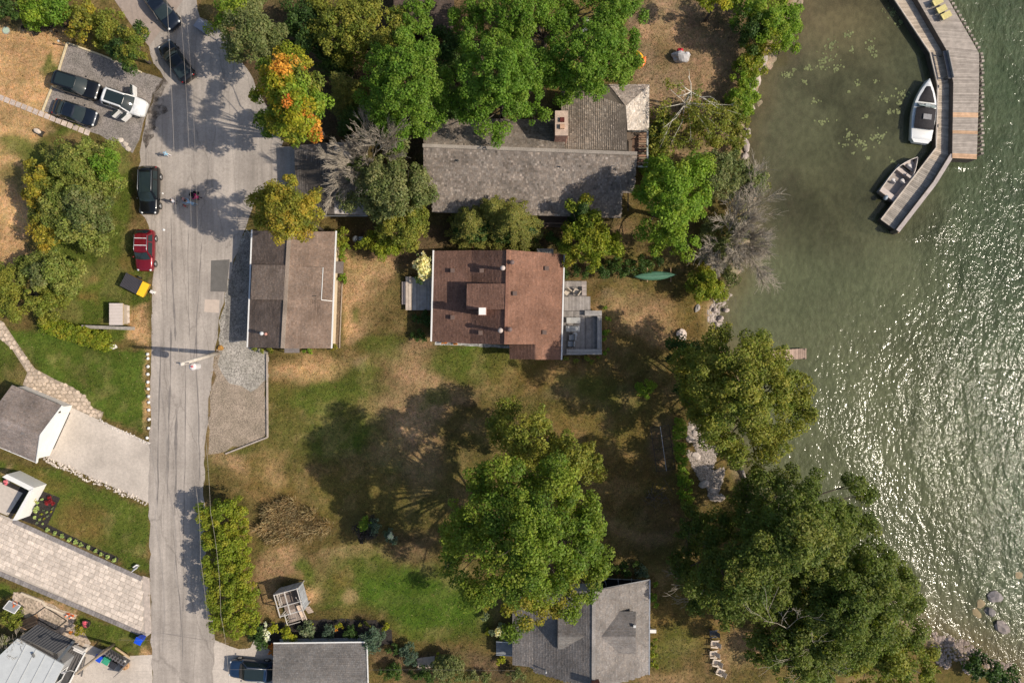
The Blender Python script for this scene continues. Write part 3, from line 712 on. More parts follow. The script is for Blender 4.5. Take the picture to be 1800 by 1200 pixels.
tree('olive-green tree overlapped by the huge maple on its north side', lob, 'olive', leaf=.22, tuft=.6, trunk_r=.24, dens=.9)
lob = A(1308, 690, 124, 114, 16.5, 5, 26, 20, 4, .31) + [(1230, 620, 34, 9), (1215, 665, 28, 7), (1405, 680, 32, 11), (1415, 720, 26, 11), (1370, 785, 28, 9), (1270, 585, 26, 8), (1300, 795, 26, 9), (1330, 600, 30, 10), (1225, 690, 32, 6), (1240, 735, 30, 7), (1268, 780, 28, 7), (1200, 630, 24, 6), (1330, 812, 26, 7)]
tree('olive-green broad tree leaning over the lake beside the little jetty', lob, 'olive', trunk=(1290, 700), leaf=.22, tuft=.70, trunk_r=.36, name='shore_tree', cover=1.2)
lob = A(1205, 640, 38, 62, 5, 1, 8, 0, 41, .42)
tree('dark green understorey tree on the lawn side of the olive shore tree', lob, 'shade', leaf=.22, tuft=.55, trunk_r=.12, name='understorey_tree')
lob = A(1400, 945, 130, 112, 18, 6, 28, 0, 5, .30) + [(1350, 855, 30, 9), (1318, 868, 28, 7), (1292, 895, 30, 7), (1268, 925, 30, 7), (1380, 835, 26, 8), (1420, 850, 30, 9), (1500, 850, 26, 8), (1520, 870, 18, 8), (1480, 910, 30, 9), (1530, 930, 24, 8)]
tree('dark green oak crown nearest the glittering water, northernmost of the shore oaks', lob, 'dark', leaf=.22, tuft=.70, trunk_r=.4, name='oak_tree', group='oaks crowding the south shore', cover=1.2)
lob = A(1312, 1018, 112, 98, 16, 5, 22, 0, 6, .31) + [(1215, 1025, 26, 6), (1200, 1000, 22, 5), (1228, 1060, 20, 5)]
tree('dark green oak crown shading the lawn east of the grey house', lob, 'dark', leaf=.22, tuft=.70, trunk_r=.38, name='oak_tree', group='oaks crowding the south shore', cover=1.2)
lob = A(1500, 1062, 122, 118, 17, 5, 25, 0, 7, .31) + [(1590, 1020, 26, 8), (1605, 1060, 20, 8), (1600, 1110, 28, 8)]
tree('dark green oak crown with its eastern tips hanging over the lake', lob, 'dark', leaf=.22, tuft=.70, trunk_r=.38, name='oak_tree', group='oaks crowding the south shore', cover=1.2)
lob = A(1420, 1130, 112, 92, 12, 3, 20, 0, 8, .33)
tree('lower dark oak at the bottom edge right of the white lawn chairs', lob, 'dark', leaf=.24, tuft=.7, trunk_r=.3, name='oak_tree', group='oaks crowding the south shore', cover=1.2)
lob = A(1560, 1165, 105, 68, 10, 2, 17, 0, 9, .34)
tree('brownish olive tree at the bottom edge by the boulder shore', lob, 'olive', leaf=.22, tuft=.6, trunk_r=.25, name='shore_tree', cover=1.3)
shrub('dark green shrub mass in the bottom right corner at the waterline', 1740, 1180, 60, 26, 3, 'deep', 9, 20, .22, .5)
lob = A(1225, 925, 42, 52, 6, 1, 10, 0, 401, .38) + A(1205, 985, 30, 34, 5, 1, 6, 0, 402, .4)
tree('dark understorey tree on the lawn side of the shore oaks', lob, 'dark', leaf=.22, tuft=.55, trunk_r=.12, name='understorey_tree')
# grey bare limbs poking out of the oaks
dead_tree('pale bare dead limbs showing through the southern oak crown', 1235, 1035, [(1165, 1015, 5), (1180, 1050, 5), (1195, 1000, 6)], 6, .10, 3, 5, name='dead_limb_tree', n=3)
dead_tree('thin grey bare limbs between the two eastern oaks', 1400, 1120, [(1380, 1080, 14), (1420, 1090, 14), (1400, 1150, 13), (1370, 1140, 13)], 14, .10, 3, 6, name='dead_limb_tree', n=3)
# tree by the canoe, cedars between the houses
lob = A(1182, 350, 72, 88, 11.5, 2.5, 21, 0, 11, .32) + [(1225, 300, 30, 7), (1235, 345, 26, 7), (1135, 400, 24, 5), (1170, 430, 28, 4), (1210, 430, 24, 5)]
tree('bright green leafy tree north of the upturned canoe', lob, 'bright', leaf=.22, tuft=.65, trunk_r=.25)
lob = A(1268, 305, 60, 48, 7.5, 2, 14, 0, 12, .36) + A(1318, 320, 34, 42, 5, 1, 9, 0, 13, .42)
tree('grey-green willow leaning over the bay below the birch', lob, 'willow', leaf=.22, tuft=.55, trunk_r=.2, name='willow_tree')
lob = A(1240, 500, 42, 36, 3.4, .6, 9, 10, 14, .42)
tree('rounded yellow-green bush on the shore right of the canoe', lob, 'hedge', leaf=.17, tuft=.4, trunk_r=.08, name='shore_bush', cat='shrub')
dead_tree('large bare grey willow with fine twigs spreading over the bay', 1262, 430, [(1370, 440, 4.5), (1350, 480, 3.5), (1310, 485, 4), (1360, 400, 5), (1340, 360, 6), (1345, 320, 5), (1310, 330, 6), (1250, 470, 4), (1300, 445, 6), (1245, 440, 4), (1330, 455, 3), (1320, 400, 6)], 5, .15, 3, 8, trunk_top=2.2, n=9, spread=.62)
lob = A(1262, 425, 44, 52, 3.5, .8, 12, 0, 15, .38) + A(1298, 385, 26, 60, 2.6, .5, 9, 0, 151, .4) + A(1280, 480, 24, 30, 2.2, .4, 6, 0, 152, .4)
tree('dusky green thicket under the bare grey willow', lob, 'willow', leaf=.18, tuft=.45, trunk_r=.08, name='shore_thicket', cat='shrub', dens=.8)
lob = A(1036, 430, 60, 50, 6, 1, 14, 0, 16, .37) + [(1005, 365, 14, 5), (1030, 355, 14, 5), (1040, 385, 20, 5), (1000, 450, 18, 3), (1080, 440, 18, 4)]
tree('yellow-gold leafy tree at the north-east corner of the red roof', lob, 'hedge', leaf=.22, tuft=.5, trunk_r=.14, up=.3)
conifer('olive cedar with spreading sprays left of the two cedars behind the red roof', 828, 392, 52, 7, 'cedar', group='cedars behind the red-roofed house', seed=1, dens=1.3)
conifer('tallest olive cedar pressed against the north side of the red roof', 900, 390, 66, 8.5, 'cedar', group='cedars behind the red-roofed house', seed=2)
conifer('pale olive cedar squeezed between the two other cedars', 868, 372, 44, 7.5, 'cedar', group='cedars behind the red-roofed house', seed=8, dens=1.3)
conifer('slim dark cedar tip rising in front of the grey shake roof', 1022, 372, 22, 7, 'deep', seed=3)
lob = A(872, 405, 86, 30, 4, 1, 13, 0, 17, .5)
tree('dark green foliage at the foot of the two olive cedars', lob, 'deep', leaf=.2, tuft=.5, trunk_r=.1, name='cedar_understorey', cat='shrub')
lob = A(960, 395, 22, 40, 3, .5, 5, 0, 171, .5)
shrub('dark leafy shrub in the gap under the shake-roof porch', 960, 420, 40, 14, 1.6, 'shade', 5)
shrub('low green shrub row under the yellow-gold tree', 1048, 476, 62, 17, 1.8, 'deep', 11)
shrub('dark leafy border between the gold tree and the bright tree', 1120, 462, 45, 20, 2.2, 'shade', 7)
# between garage and red house
lob = A(688, 325, 84, 70, 9, 2, 20, 20, 18, .33) + [(735, 320, 26, 6), (748, 345, 22, 5), (620, 355, 24, 4), (700, 260, 26, 6)]
tree('grey-green willow crown beside the bare branches west of the shake roof', lob, 'willow', leaf=.22, tuft=.6, trunk_r=.24, name='willow_tree')
lob = A(712, 393, 60, 48, 6, 1.5, 13, 0, 19, .38)
tree('olive leafy tree south of the grey-green willow', lob, 'olive', leaf=.2, tuft=.5, trunk_r=.14)
lob = A(676, 430, 54, 28, 2.8, .5, 10, 0, 20, .48)
tree('bright yellow-green bush at the top of the dry front lawn', lob, 'hedge', leaf=.18, tuft=.42, trunk_r=.07, name='lawn_bush', cat='shrub')
dead_tree('bare pale grey willow branches fanned over the dark garage roof', 664, 312, [(590, 240, 7), (612, 225, 8), (640, 215, 8), (665, 225, 9), (580, 290, 6), (585, 320, 5), (600, 350, 5), (590, 270, 7), (630, 250, 8), (690, 250, 8), (580, 345, 4), (610, 300, 7), (640, 280, 8)], 9, .15, 3, 9, trunk_top=3.5, n=8, spread=.45)
shrub('slim yellow-green shrub at the north-east corner of the brown-roofed house', 604, 420, 14, 26, 2.6, 'hedge', 5)
shrub('small green shrub between brown eave and its porch roof', 602, 447, 9, 14, 1.2, 'bright', 4)
shrub('low green shrub south of the side porch of the brown-roofed house', 603, 489, 12, 9, .9, 'bright', 4)
lob = A(507, 366, 70, 62, 14, 5, 20, 25, 21, .32, .5)
tree('olive-gold tree overhanging the north end of the brown roof', lob, 'gold', leaf=.2, tuft=.5, trunk_r=.16, dens=.9, cover=1.25)
# the colourful maple and the wood along the top
lob = A(508, 170, 74, 92, 17.5, 5, 25, -8, 22, .30, .6)
tree('maple turning yellow and orange beside the wide road apron', lob, 'yellow', leaf=.22, tuft=.6, trunk_r=.25, name='maple_tree', cover=1.35,
     accents=[(508, 118, 14, 15, 'orange'), (500, 134, 14, 15, 'orange'), (522, 132, 14, 9, 'orange'), (545, 215, 12, 9, 'orange'), (575, 150, 12, 40, 'olive'), (540, 90, 13, 22, 'hedge'), (455, 130, 11, 26, 'maple'), (560, 190, 12, 22, 'bright'), (450, 200, 11, 24, 'maple'), (500, 240, 11, 36, 'hedge')])
conifer('light olive spruce between the orange maple and the green locusts', 607, 160, 44, 9, 'cedar', seed=5, layers=13)
lob = A(710, 145, 88, 104, 15, 5, 24, 0, 23, .33) + [(700, 235, 26, 7), (740, 220, 24, 7), (770, 200, 22, 8), (735, 70, 30, 9)]
tree('feathery green locust crown left of the shake roof chimney', lob, 'locust', leaf=.2, tuft=.55, trunk_r=.32, name='locust_tree', group='locust trees over the shake roof', dens=1.0)
lob = A(878, 130, 108, 88, 15, 5, 25, 0, 24, .31) + [(850, 215, 26, 8), (880, 232, 22, 7), (940, 200, 24, 8), (960, 150, 26, 9), (820, 190, 24, 8)]
tree('feathery green locust crown covering the north slope of the shake roof', lob, 'locust', leaf=.2, tuft=.55, trunk_r=.32, name='locust_tree', group='locust trees over the shake roof')
lob = A(1035, 100, 96, 80, 13.5, 5, 24, 0, 25, .31) + [(1080, 150, 24, 7), (1040, 165, 24, 7), (1100, 110, 22, 7), (990, 160, 22, 7), (1105, 70, 22, 8)]
tree('feathery green locust crown at the edge of the bare shore yard', lob, 'locust', leaf=.2, tuft=.55, trunk_r=.3, name='locust_tree', group='locust trees over the shake roof')
lob = A(905, 25, 120, 60, 11, 4, 20, 0, 26, .40) + A(1075, 15, 62, 50, 10, 4, 9, 0, 27, .42)
tree('locust crown cut by the top edge above the shake roof', lob, 'locust', leaf=.2, tuft=.55, trunk_r=.3, name='locust_tree', group='locust trees over the shake roof')
lob = A(630, 52, 108, 72, 9, 3, 22, 0, 28, .34)
tree('mixed olive tree above the light spruce at the top edge', lob, 'olive', leaf=.22, tuft=.6, trunk_r=.26, dens=.85)
lob = A(545, 50, 62, 62, 6, 1.5, 14, 0, 29, .36)
tree('dark shaded tree behind the orange maple', lob, 'deep', leaf=.22, tuft=.6, trunk_r=.2, dens=.8)
lob = A(436, 55, 68, 68, 11, 3, 18, 0, 30, .33) + [(400, 20, 26, 5), (440, 5, 30, 5), (470, 90, 22, 5)]
tree('grey-green willow at the top of the road apron', lob, 'willow', leaf=.2, tuft=.55, trunk_r=.22, name='willow_tree', accents=[(400, 30, 6, 42, 'bright'), (390, 60, 5, 20, 'bright')])
lob = A(730, 20, 50, 34, 8, 3, 7, 0, 31, .42)
tree('small locust crown at the top edge left of the dark roof gap', lob, 'locust', leaf=.2, tuft=.55, trunk_r=.2, name='locust_tree', group='locust trees over the shake roof')
# north-east shore
lob = A(1346, 36, 72, 66, 6, 1, 17, 0, 32, .35)
tree('dense green shrub tree on the shore at the top edge', lob, 'bright', leaf=.2, tuft=.5, trunk_r=.15, accents=[(1310, 60, 4, 30, 'deep'), (1350, 90, 3, 20, 'hedge')])
lob = A(1260, 0, 45, 24, 6, 2, 6, 0, 33, .45)
tree('yellow-green branch tips hanging in at the top edge of the shore yard', lob, 'lime', leaf=.2, tuft=.5, trunk_r=.15)
shrub('light green shrub strip above the shore boulders', 1318, 108, 26, 36, 2.2, 'hedge', 10)
shrub('mid green leafy shrub between fence and shore boulders', 1305, 165, 27, 44, 2.4, 'bright', 12)
shrub('olive shrub at the shoreline below the leafy shrub strip', 1297, 232, 22, 46, 2.0, 'olive', 11)
lob = A(650, 210, 70, 46, 5, 1, 12, 0, 291, .36) + A(590, 110, 40, 40, 4, 1, 6, 0, 292, .42)
tree('dark green understorey below the light spruce and locusts', lob, 'shade', leaf=.22, tuft=.6, trunk_r=.14, name='understorey_tree')
lob = A(800, 190, 50, 40, 5, 1.5, 8, 0, 293, .4) + A(790, 90, 44, 50, 5, 1.5, 8, 0, 294, .4)
tree('dark green understorey in the gap between the two western locusts', lob, 'deep', leaf=.22, tuft=.6, trunk_r=.14, name='understorey_tree')
lob = A(1225, 215, 85, 55, 3.2, .8, 18, 0, 295, .34) + A(1165, 265, 34, 40, 3, .8, 8, 0, 296, .4)
tree('olive thicket of thin saplings around the white birch limbs', lob, 'olive', leaf=.2, tuft=.5, dens=.55, cover=.8, trunk_r=.06, name='sapling_thicket', cat='shrub')
# birch with pale stems
lob = [(1160, 190, 20, 4), (1165, 225, 24, 4), (1180, 250, 22, 3), (1215, 250, 22, 3), (1250, 235, 22, 4), (1275, 205, 20, 4), (1225, 160, 14, 6), (1245, 190, 16, 5), (1190, 155, 12, 6), (1160, 260, 20, 3), (1280, 245, 18, 3), (1170, 150, 14, 4), (1290, 185, 14, 3)]
tree('sparse birch with thin olive foliage beside the shake house deck', lob, 'olive', trunk=(1200, 195), leaf=.2, tuft=.5, dens=.30, cover=.7, trunk_r=.14, name='birch_tree', bark=BIRCH, twigs=3)
dead_tree('fallen-looking birch with white forked limbs over the bare yard', 1197, 186, [(1213, 112, 6), (1178, 178, 6), (1215, 190, 6), (1275, 185, 5), (1290, 200, 4), (1182, 140, 6)], 6, .10, 1, 12, name='bare_birch', mat=BIRCH, trunk_top=4, n=2, spread=.35)
lob = A(1150, 300, 26, 30, 4, 1, 5, 0, 34, .45)
tree('bright small tree right of the shake roof east corner', lob, 'bright', leaf=.2, tuft=.5, trunk_r=.1)
shrub('dark green bushes under the shake house deck rail', 1160, 235, 22, 40, 2.0, 'deep', 7)
# west side of the road
lob = A(180, 300, 46, 60, 6, 1, 13, 0, 35, .38) + A(130, 288, 62, 56, 6.5, 1, 13, 0, 36, .37)
tree('green leafy tree at the north of the western grove', lob, 'grove', leaf=.21, tuft=.5, trunk_r=.16, group='western grove', cover=1.1, accents=[(190, 290, 5, 34, 'locust')])
lob = A(132, 370, 76, 72, 7.5, 1.5, 19, 0, 37, .35) + [(180, 410, 26, 4), (175, 430, 20, 4)]
tree('grey-green leafy tree in the middle of the western grove', lob, 'grove', cover=1.1, leaf=.21, tuft=.5, trunk_r=.18, group='western grove', accents=[(150, 370, 6, 36, 'willow')])
lob = A(70, 325, 34, 54, 6, 1, 10, 0, 38, .4) + A(76, 405, 32, 46, 5.5, 1, 9, 0, 39, .4)
tree('golden-leaved tree along the west edge of the western grove', lob, 'gold', leaf=.21, tuft=.5, trunk_r=.14, group='western grove')
lob = A(86, 478, 66, 44, 5.5, 1, 14, 0, 40, .37) + [(125, 500, 20, 3)]
tree('light green pine-like tree south of the western grove', lob, 'grove', leaf=.21, tuft=.5, trunk_r=.15, group='western grove', cover=1.1, accents=[(70, 480, 4, 20, 'willow')])
lob = A(48, 533, 76, 42, 4.5, .6, 14, 0, 42, .38) + A(5, 490, 34, 40, 5, 1, 8, 0, 43, .42)
tree('olive scrubby tree just north of the clipped hedge', lob, 'olive', leaf=.19, tuft=.45, trunk_r=.12, group='western grove')
lob = [(84 + 8.2 * k, 571 + 2.5 * k, 15 + .25 * k, .8) for k in range(13)]
tree('clipped yellow-green hedge along the striped lawn', lob, 'hedge', leaf=.16, tuft=.26, dens=1.0, cover=1.3, trunk_r=.06, name='clipped_hedge', cat='hedge', trunk_name='stem', crown_name='foliage', flat=.9)
for i, (x, y, rx, ry, h, pal, lb) in enumerate([
        (12, 10, 34, 26, 4, 'deep', 'dark green shrub in the top left corner'), (65, 22, 30, 28, 4, 'bright', 'bright green shrub near the top left corner'),
        (105, 15, 30, 30, 4, 'locust', 'green shrub left of the yellowish pair along the top edge'), (140, 35, 26, 36, 4, 'gold', 'yellow-olive shrub left of the round one by the lane'),
        (185, 48, 30, 34, 3.5, 'olive', 'round olive shrub beside the brown paved lane'), (80, 50, 44, 10, 1, 'purple', 'reddish brown low border under the top left shrubs')]):
    shrub(lb, x, y, rx, ry, h, pal, 7, 0, .2, .45, group='shrubs along the top left edge')
lob = A(228, 85, 38, 46, 6, 1, 12, 15, 44, .36) + [(243, 50, 14, 3.5), (205, 85, 18, 3)]
tree('clumpy dark green tree at the corner of the gravel parking pad', lob, 'deep', leaf=.2, tuft=.5, trunk_r=.16, accents=[(235, 80, 4, 30, 'olive')])
# cedar hedge by the road
lob = []
for k in range(12):
    t_ = k / 11; x = 394 + 20 * t_; y = 890 + 205 * t_
    lob += [(x - 27, y, 21, 2.6), (x, y + 4, 23, 3.1), (x + 25, y - 2, 21, 2.7)]
tree('tall yellow-green cedar hedge running along the road', lob, 'hedge', leaf=.19, tuft=.42, trunk_r=.1, name='cedar_hedge', cat='hedge', trunk_name='stem', crown_name='foliage', flat=1.05, up=.5)
# garden shrubs
shrub('round dark green clipped shrub alone on the shaded lake lawn', 1133, 682, 17, 21, 1.5, 'bright', 6, 20, .14, .3)
shrub('large dark green and purple shrub beside the white-flowered one', 645, 930, 26, 24, 2.2, 'purple', 7, accents=[(640, 915, 1.5, 16, 'bright'), (665, 922, 1.5, 14, 'blue')])
shrub('small white-flowered green shrub right of the purple shrub', 687, 942, 13, 17, 1.4, 'blue', 5, leaf=.13, accents=[(685, 942, 1.2, 6, 'white')])
shrub('hydrangea with cream flower heads at the north-west corner of the red house', 744, 470, 20, 29, 2.7, 'deep', 9, 15, .17, .22, dens=.8, accents=[(741, 463, 2.2, 22, 'cream'), (750, 484, 2.0, 15, 'cream')])
shrub('yellow-brown low shrub at the south-east corner of the brown house', 588, 611, 9, 7, .7, 'gold', 3); shrub('bright green clump at the south wall of the brown house', 541, 616, 14, 6, .7, 'bright', 4)
shrub('dark green shrub at the south-west corner of the brown house', 468, 614, 22, 9, 1.0, 'olive', 5)
shrub('dark foundation shrub under the west wall of the red house', 745, 560, 18, 14, 1.0, 'deep', 5); shrub('shaded foundation shrub at the red house south-west corner', 738, 590, 18, 14, 1.0, 'shade', 5)
shrub('orange flower clump at the red house south wall', 781, 602, 7, 4, .6, 'orange', 3, leaf=.1, tuft=.15); shrub('smaller orange flower clump beside the grey garden rocks', 801, 603, 4, 3, .5, 'orange', 2, leaf=.1, tuft=.15)
shrub('green shrub border hugging the grey deck on the lake side', 1066, 585, 9, 44, 1.0, 'bright', 8, 0, .16, .3); shrub('green shrub border below the deck bench', 1025, 632, 34, 8, .8, 'olive', 6, 0, .16, .3)
lob = [(1193 + 12 * k / 8, 745 + 15 * k, 12 + 2 * math.sin(k), .8) for k in range(10)]
tree('bright green vine hedge along the stony beach', lob, 'bright', leaf=.18, tuft=.3, trunk_r=.05, name='vine_hedge', cat='hedge', trunk_name='stem', crown_name='foliage')
shrub('dark shrubs hidden north of the grey house glass roof', 1090, 998, 34, 18, 1.6, 'shade', 6); shrub('blue-grey shrub at the grey house north-east corner', 1128, 1004, 12, 12, 1.2, 'blue', 4)
shrub('green border shrub along the east wall of the grey house', 1150, 1045, 9, 30, 1.2, 'bright', 6); shrub('lime green border shrub south-east of the grey house', 1150, 1135, 9, 20, 1, 'hedge', 5); shrub('lime green border shrub at the grey house lower east wall', 1148, 1162, 9, 16, 1, 'hedge', 4)
shrub('pale variegated shrub at the grey house west corner', 878, 1108, 16, 14, 1.4, 'sage', 6, leaf=.13, accents=[(878, 1108, 1, 10, 'cream')]); shrub('white-flowered shrub below the big maple shadow edge', 853, 1084, 8, 10, .9, 'sage', 3); shrub('small lime shrub right of the lush lawn', 858, 1110, 5, 7, .6, 'lime', 3)
for (x, y, rx, ry, h, pal, n, lb) in [
        (455, 1120, 16, 26, 2.0, 'deep', 6, 'dark green shrub at the west end of the flower border'), (466, 1110, 10, 18, 1.5, 'white', 4, 'white-blossomed shrub in the flower border'),
        (480, 1104, 12, 10, 1.2, 'lime', 4, 'yellow-green tuft left of the playhouse steps'), (478, 1140, 9, 16, 1.2, 'orange', 5, 'orange-yellow shrub at the shed corner'),
        (508, 1112, 14, 16, 1.3, 'lime', 5, 'lime shrub right of the orange one in the border'), (540, 1107, 16, 15, 1.3, 'sage', 5, 'grey sage shrub in the middle of the border'),
        (546, 1097, 6, 5, .8, 'lime', 3, 'small yellow clump on top of the sage shrub'), (577, 1108, 12, 14, 1.0, 'blue', 4, 'blue-green shrub in the flower border'),
        (595, 1099, 12, 6, .8, 'yellow', 4, 'yellow flower clump on the lawn edge of the border'), (590, 1106, 4, 3, .6, 'orange', 2, 'red-orange flower tuft in the border'),
        (615, 1110, 14, 14, 1.0, 'deep', 4, 'dark low shrub right of the yellow flowers'), (640, 1096, 16, 6, .7, 'olive', 4, 'olive edging plants on the lawn rim'), (655, 1122, 22, 26, 2.2, 'blue', 7, 'large blue-grey shrub at the east end of the flower border'),
        (678, 1102, 8, 8, .8, 'lime', 3, 'yellow-green tuft at the curved end of the border'),
        (720, 1150, 16, 22, 1.5, 'blue', 5, 'grey-green shrub at the patio in the deep shade'), (768, 1158, 9, 14, 1.0, 'lime', 4, 'bright lime shrub beside the shaded patio'), (790, 1175, 30, 26, 2.5, 'willow', 8, 'grey-green shrub tree at the bottom edge below the patio'),
        (835, 1190, 28, 16, 2.0, 'willow', 6, 'grey-green shrub at the bottom edge west of the grey house'), (882, 1160, 10, 8, .8, 'lime', 3, 'lime clump below the small west deck'), (910, 1185, 20, 14, 1.5, 'willow', 5, 'grey-green shrub under the grey house west eave'),
        (745, 1185, 24, 16, 1.6, 'shade', 5, 'dark shrub in the shade left of the grey-green shrub tree'), (690, 1180, 24, 18, 1.4, 'shade', 5, 'dark shrub right of the grey shed gable'), (690, 1140, 18, 10, .9, 'deep', 4, 'dark shrub above the shed gable corner')]:
    shrub(lb, x, y, rx, ry, h, pal, n, 0, .14, .28)
shrub('crimson ground shrub in the dark mulch bed', 86, 880, 11, 9, .6, 'red', 4, leaf=.1, tuft=.18)
shrub('lime green hedge plants along the white garden wall', 50, 888, 8, 24, .8, 'lime', 6, 35, .14, .25)
shrub('pale green hosta row inside the mulch bed', 66, 893, 6, 24, .6, 'hosta', 5, 25, .12, .22)
shrub('orange-gold small shrub by the pebble garden', 138, 1108, 16, 11, 1.6, 'gold', 5, -20, accents=[(125, 1113, 1, 9, 'orange')])
shrub('green leafy bush beside the timber stack', 20, 1085, 22, 20, 2, 'olive', 6); shrub('scrubby yellow-green bush in the bottom left corner', 8, 1150, 22, 40, 2.5, 'willow', 7, dens=.6)
dead_tree('bare scrub branches over the dark metal roof', 8, 1150, [(45, 1118, 3), (30, 1140, 3), (60, 1112, 3), (15, 1180, 2), (35, 1165, 2.5), (5, 1125, 3)], 3, .05, 3, 21, name='bare_scrub', trunk_top=1, n=4)
for i, (x, y) in enumerate([(84, 931), (97, 936), (109, 942), (122, 948), (133, 953), (143, 957), (155, 962), (168, 968), (178, 974), (189, 979), (201, 984)]):
    shrub(f'{ORD[i]} hosta counted from the white wall in the mulch strip', x, y, 4.2, 3.8, .35, 'hosta', 3, 0, .13, .13, name='hosta_plant', cat='plant', group='hostas along the paver driveway')
for i, (x, y) in enumerate([(76, 896), (82, 900), (73, 903), (84, 906), (70, 912), (78, 911), (65, 918), (75, 920), (90, 899), (92, 893)]):
    shrub('tiny pale seedling dotted in the dark mulch bed', x, y, 2.2, 2.2, .2, ['sage', 'hosta', 'lime'][i % 3], 2, 0, .09, .09, name='seedling', cat='plant', group='seedlings in the mulch bed')
# dry ornamental grass: blades nobody could count
rg = np.random.default_rng(3); n = 9000
ang = rg.uniform(0, 6.3, n); q = np.sqrt(rg.random(n)) * (1 + .22 * np.sin(3 * ang + 1) + .14 * np.sin(7 * ang)); cx = 515 + np.cos(ang) * q * 54; cy = 917 + np.sin(ang) * q * 33
k = S; bx = (cx - 900) * k; by = (600 - cy) * k
hx = rg.uniform(.5, 1.2, n); a2 = rg.uniform(0, 6.3, n); ln = rg.uniform(.15, .8, n)
p0 = np.stack([bx, by, hx * .3], 1); p1 = np.stack([bx + np.cos(a2) * ln, by + np.sin(a2) * ln, hx], 1)
sd = np.stack([-np.sin(a2), np.cos(a2), np.zeros(n)], 1) * .03
pc = np.array([p[0] for p in PAL['straw']])[rg.integers(0, 3, n)] * rg.uniform(.7, 1.9, (n, 1)) * (1 + .5 * np.sin(cx / 9)[:, None] * np.cos(cy / 7)[:, None] * .6)
gme = quads_mesh('ornamental_grass', np.stack([p0 - sd, p0 + sd, p1 + sd * .5, p1 - sd * .5], 1), pc, LEAF)
og = bpy.data.objects.new('ornamental_grass', gme); COL.objects.link(og)
setp(og, 'patch of tall dry straw-coloured grass right of the cedar hedge', 'grass', kind='stuff')
# ------------------------------------------------------------------ buildings
def Pz(a): return P(a[0], a[1], a[2])

def slab(mb, pts, th, col=None):
    """sloping slab: polygon pts (top face) extruded straight down by th"""
    n = len(pts); A_ = sum(pts[i].x * pts[(i + 1) % n].y - pts[(i + 1) % n].x * pts[i].y for i in range(n))
    if A_ < 0: pts = pts[::-1]
    vs = list(pts) + [p - Vector((0, 0, th)) for p in pts]
    fs = [tuple(range(n)), tuple(range(2 * n - 1, n - 1, -1))] + [(i, n + i, n + (i + 1) % n, (i + 1) % n) for i in range(n)]
    return mb.add(vs, fs, col)

def in_poly(x, y, poly):
    r = False; n = len(poly)
    for i in range(n):
        x0, y0 = poly[i][0], poly[i][1]; x1, y1 = poly[(i + 1) % n][0], poly[(i + 1) % n][1]
        if (y0 > y) != (y1 > y) and x < (x1 - x0) * (y - y0) / (y1 - y0) + x0: r = not r
    return r

def shingles(root, parent, e0, e1, r1, r0, col, expo=.2, wid=.32, th=.025, jit=.12, clip=None, seed=0, wear=0.0, lift=.004):
    """courses of shingles from eave (e0-e1) up to ridge (r0-r1); joined into one part"""
    rr = random.Random(seed); mb = MB(); nrm = (e1 - e0).cross(r0 - e0).normalized()
    if nrm.z < 0: nrm = -nrm
    Ls = ((r0 - e0).length + (r1 - e1).length) / 2; rows = max(1, int(round(Ls / expo)))
    for i in range(rows):
        v0, v1 = i / rows, min(1.0, (i + 1.12) / rows)
        a0, a1 = e0.lerp(r0, v0), e1.lerp(r1, v0); b0, b1 = e0.lerp(r0, v1), e1.lerp(r1, v1)
        Lr = (a1 - a0).length; u = -rr.uniform(0, wid)
        rowk = 1 + rr.uniform(-.06, .06)
        while u < Lr:
            w = wid * rr.uniform(.7, 1.3); s0, s1 = max(0, u) / Lr, min(Lr, u + w - .012) / Lr; u += w
            if s1 - s0 < .002: continue
            p = [a0.lerp(a1, s0), a0.lerp(a1, s1), b0.lerp(b1, s1), b0.lerp(b1, s0)]; cc = (p[0] + p[2]) / 2
            if clip and not in_poly(cc.x, cc.y, clip): continue
            k = rowk * (1 + rr.gauss(0, jit)); hue = rr.uniform(-.03, .03)
            if wear and rr.random() < wear: k *= rr.uniform(1.15, 1.5)
            c = (max(.01, col[0] * k * (1 + hue)), max(.01, col[1] * k), max(.01, col[2] * k * (1 - hue)))
            t = th * rr.uniform(.8, 1.5)
            q = [p[0] + nrm * (t + lift), p[1] + nrm * (t + lift), p[2] + nrm * lift * 1.5, p[3] + nrm * lift * 1.5, p[0] + nrm * .001, p[1] + nrm * .001]
            mb.add(q, [(0, 1, 2, 3), (4, 5, 1, 0)], c)
    if not mb.v: return None
    o = wpart(root, 'shingle_courses', mb, SHINGLE, parent); o['kind'] = 'stuff'; return o

def roof_face(root, e0, e1, r1, r0, col, expo=.17, wid=.22, th=.14, clip=None, seed=0, jit=.08, wear=0.0, name='roof_slope', poly=None, sth=.025):
    e0, e1, r1, r0 = map(Pz, (e0, e1, r1, r0)); mb = MB(); pts = [Pz(p) for p in poly] if poly else [e0, e1, r1, r0]
    slab(mb, pts, th, tuple(c * .6 for c in col))
    o = wpart(root, name, mb, SHINGLE)
    if clip: clip = [tuple(Pz(p))[:2] for p in clip]
    elif poly: clip = [tuple(p)[:2] for p in pts]
    shingles(root, o, e0, e1, r1, r0, col, expo, wid, sth, jit, clip, seed, wear); return o

def strip(root, name, pts, w, h, mat, col=None, parent=None):
    mb = MB()
    for a, b_ in zip(pts[:-1], pts[1:]): mb.beam(Pz(a), Pz(b_), w, h, col)
    return wpart(root, name, mb, mat, parent)

def walls(root, pts, z1, mat, col=None, z0=-.1, name='wall'):
    mb = MB(); mb.prism([tuple(P(a, b_, 0))[:2] if len(p) == 2 else tuple(Pz(p))[:2] for p in pts for a, b_ in [(p[0], p[1])]], z0, z1, col)
    return wpart(root, name, mb, mat)

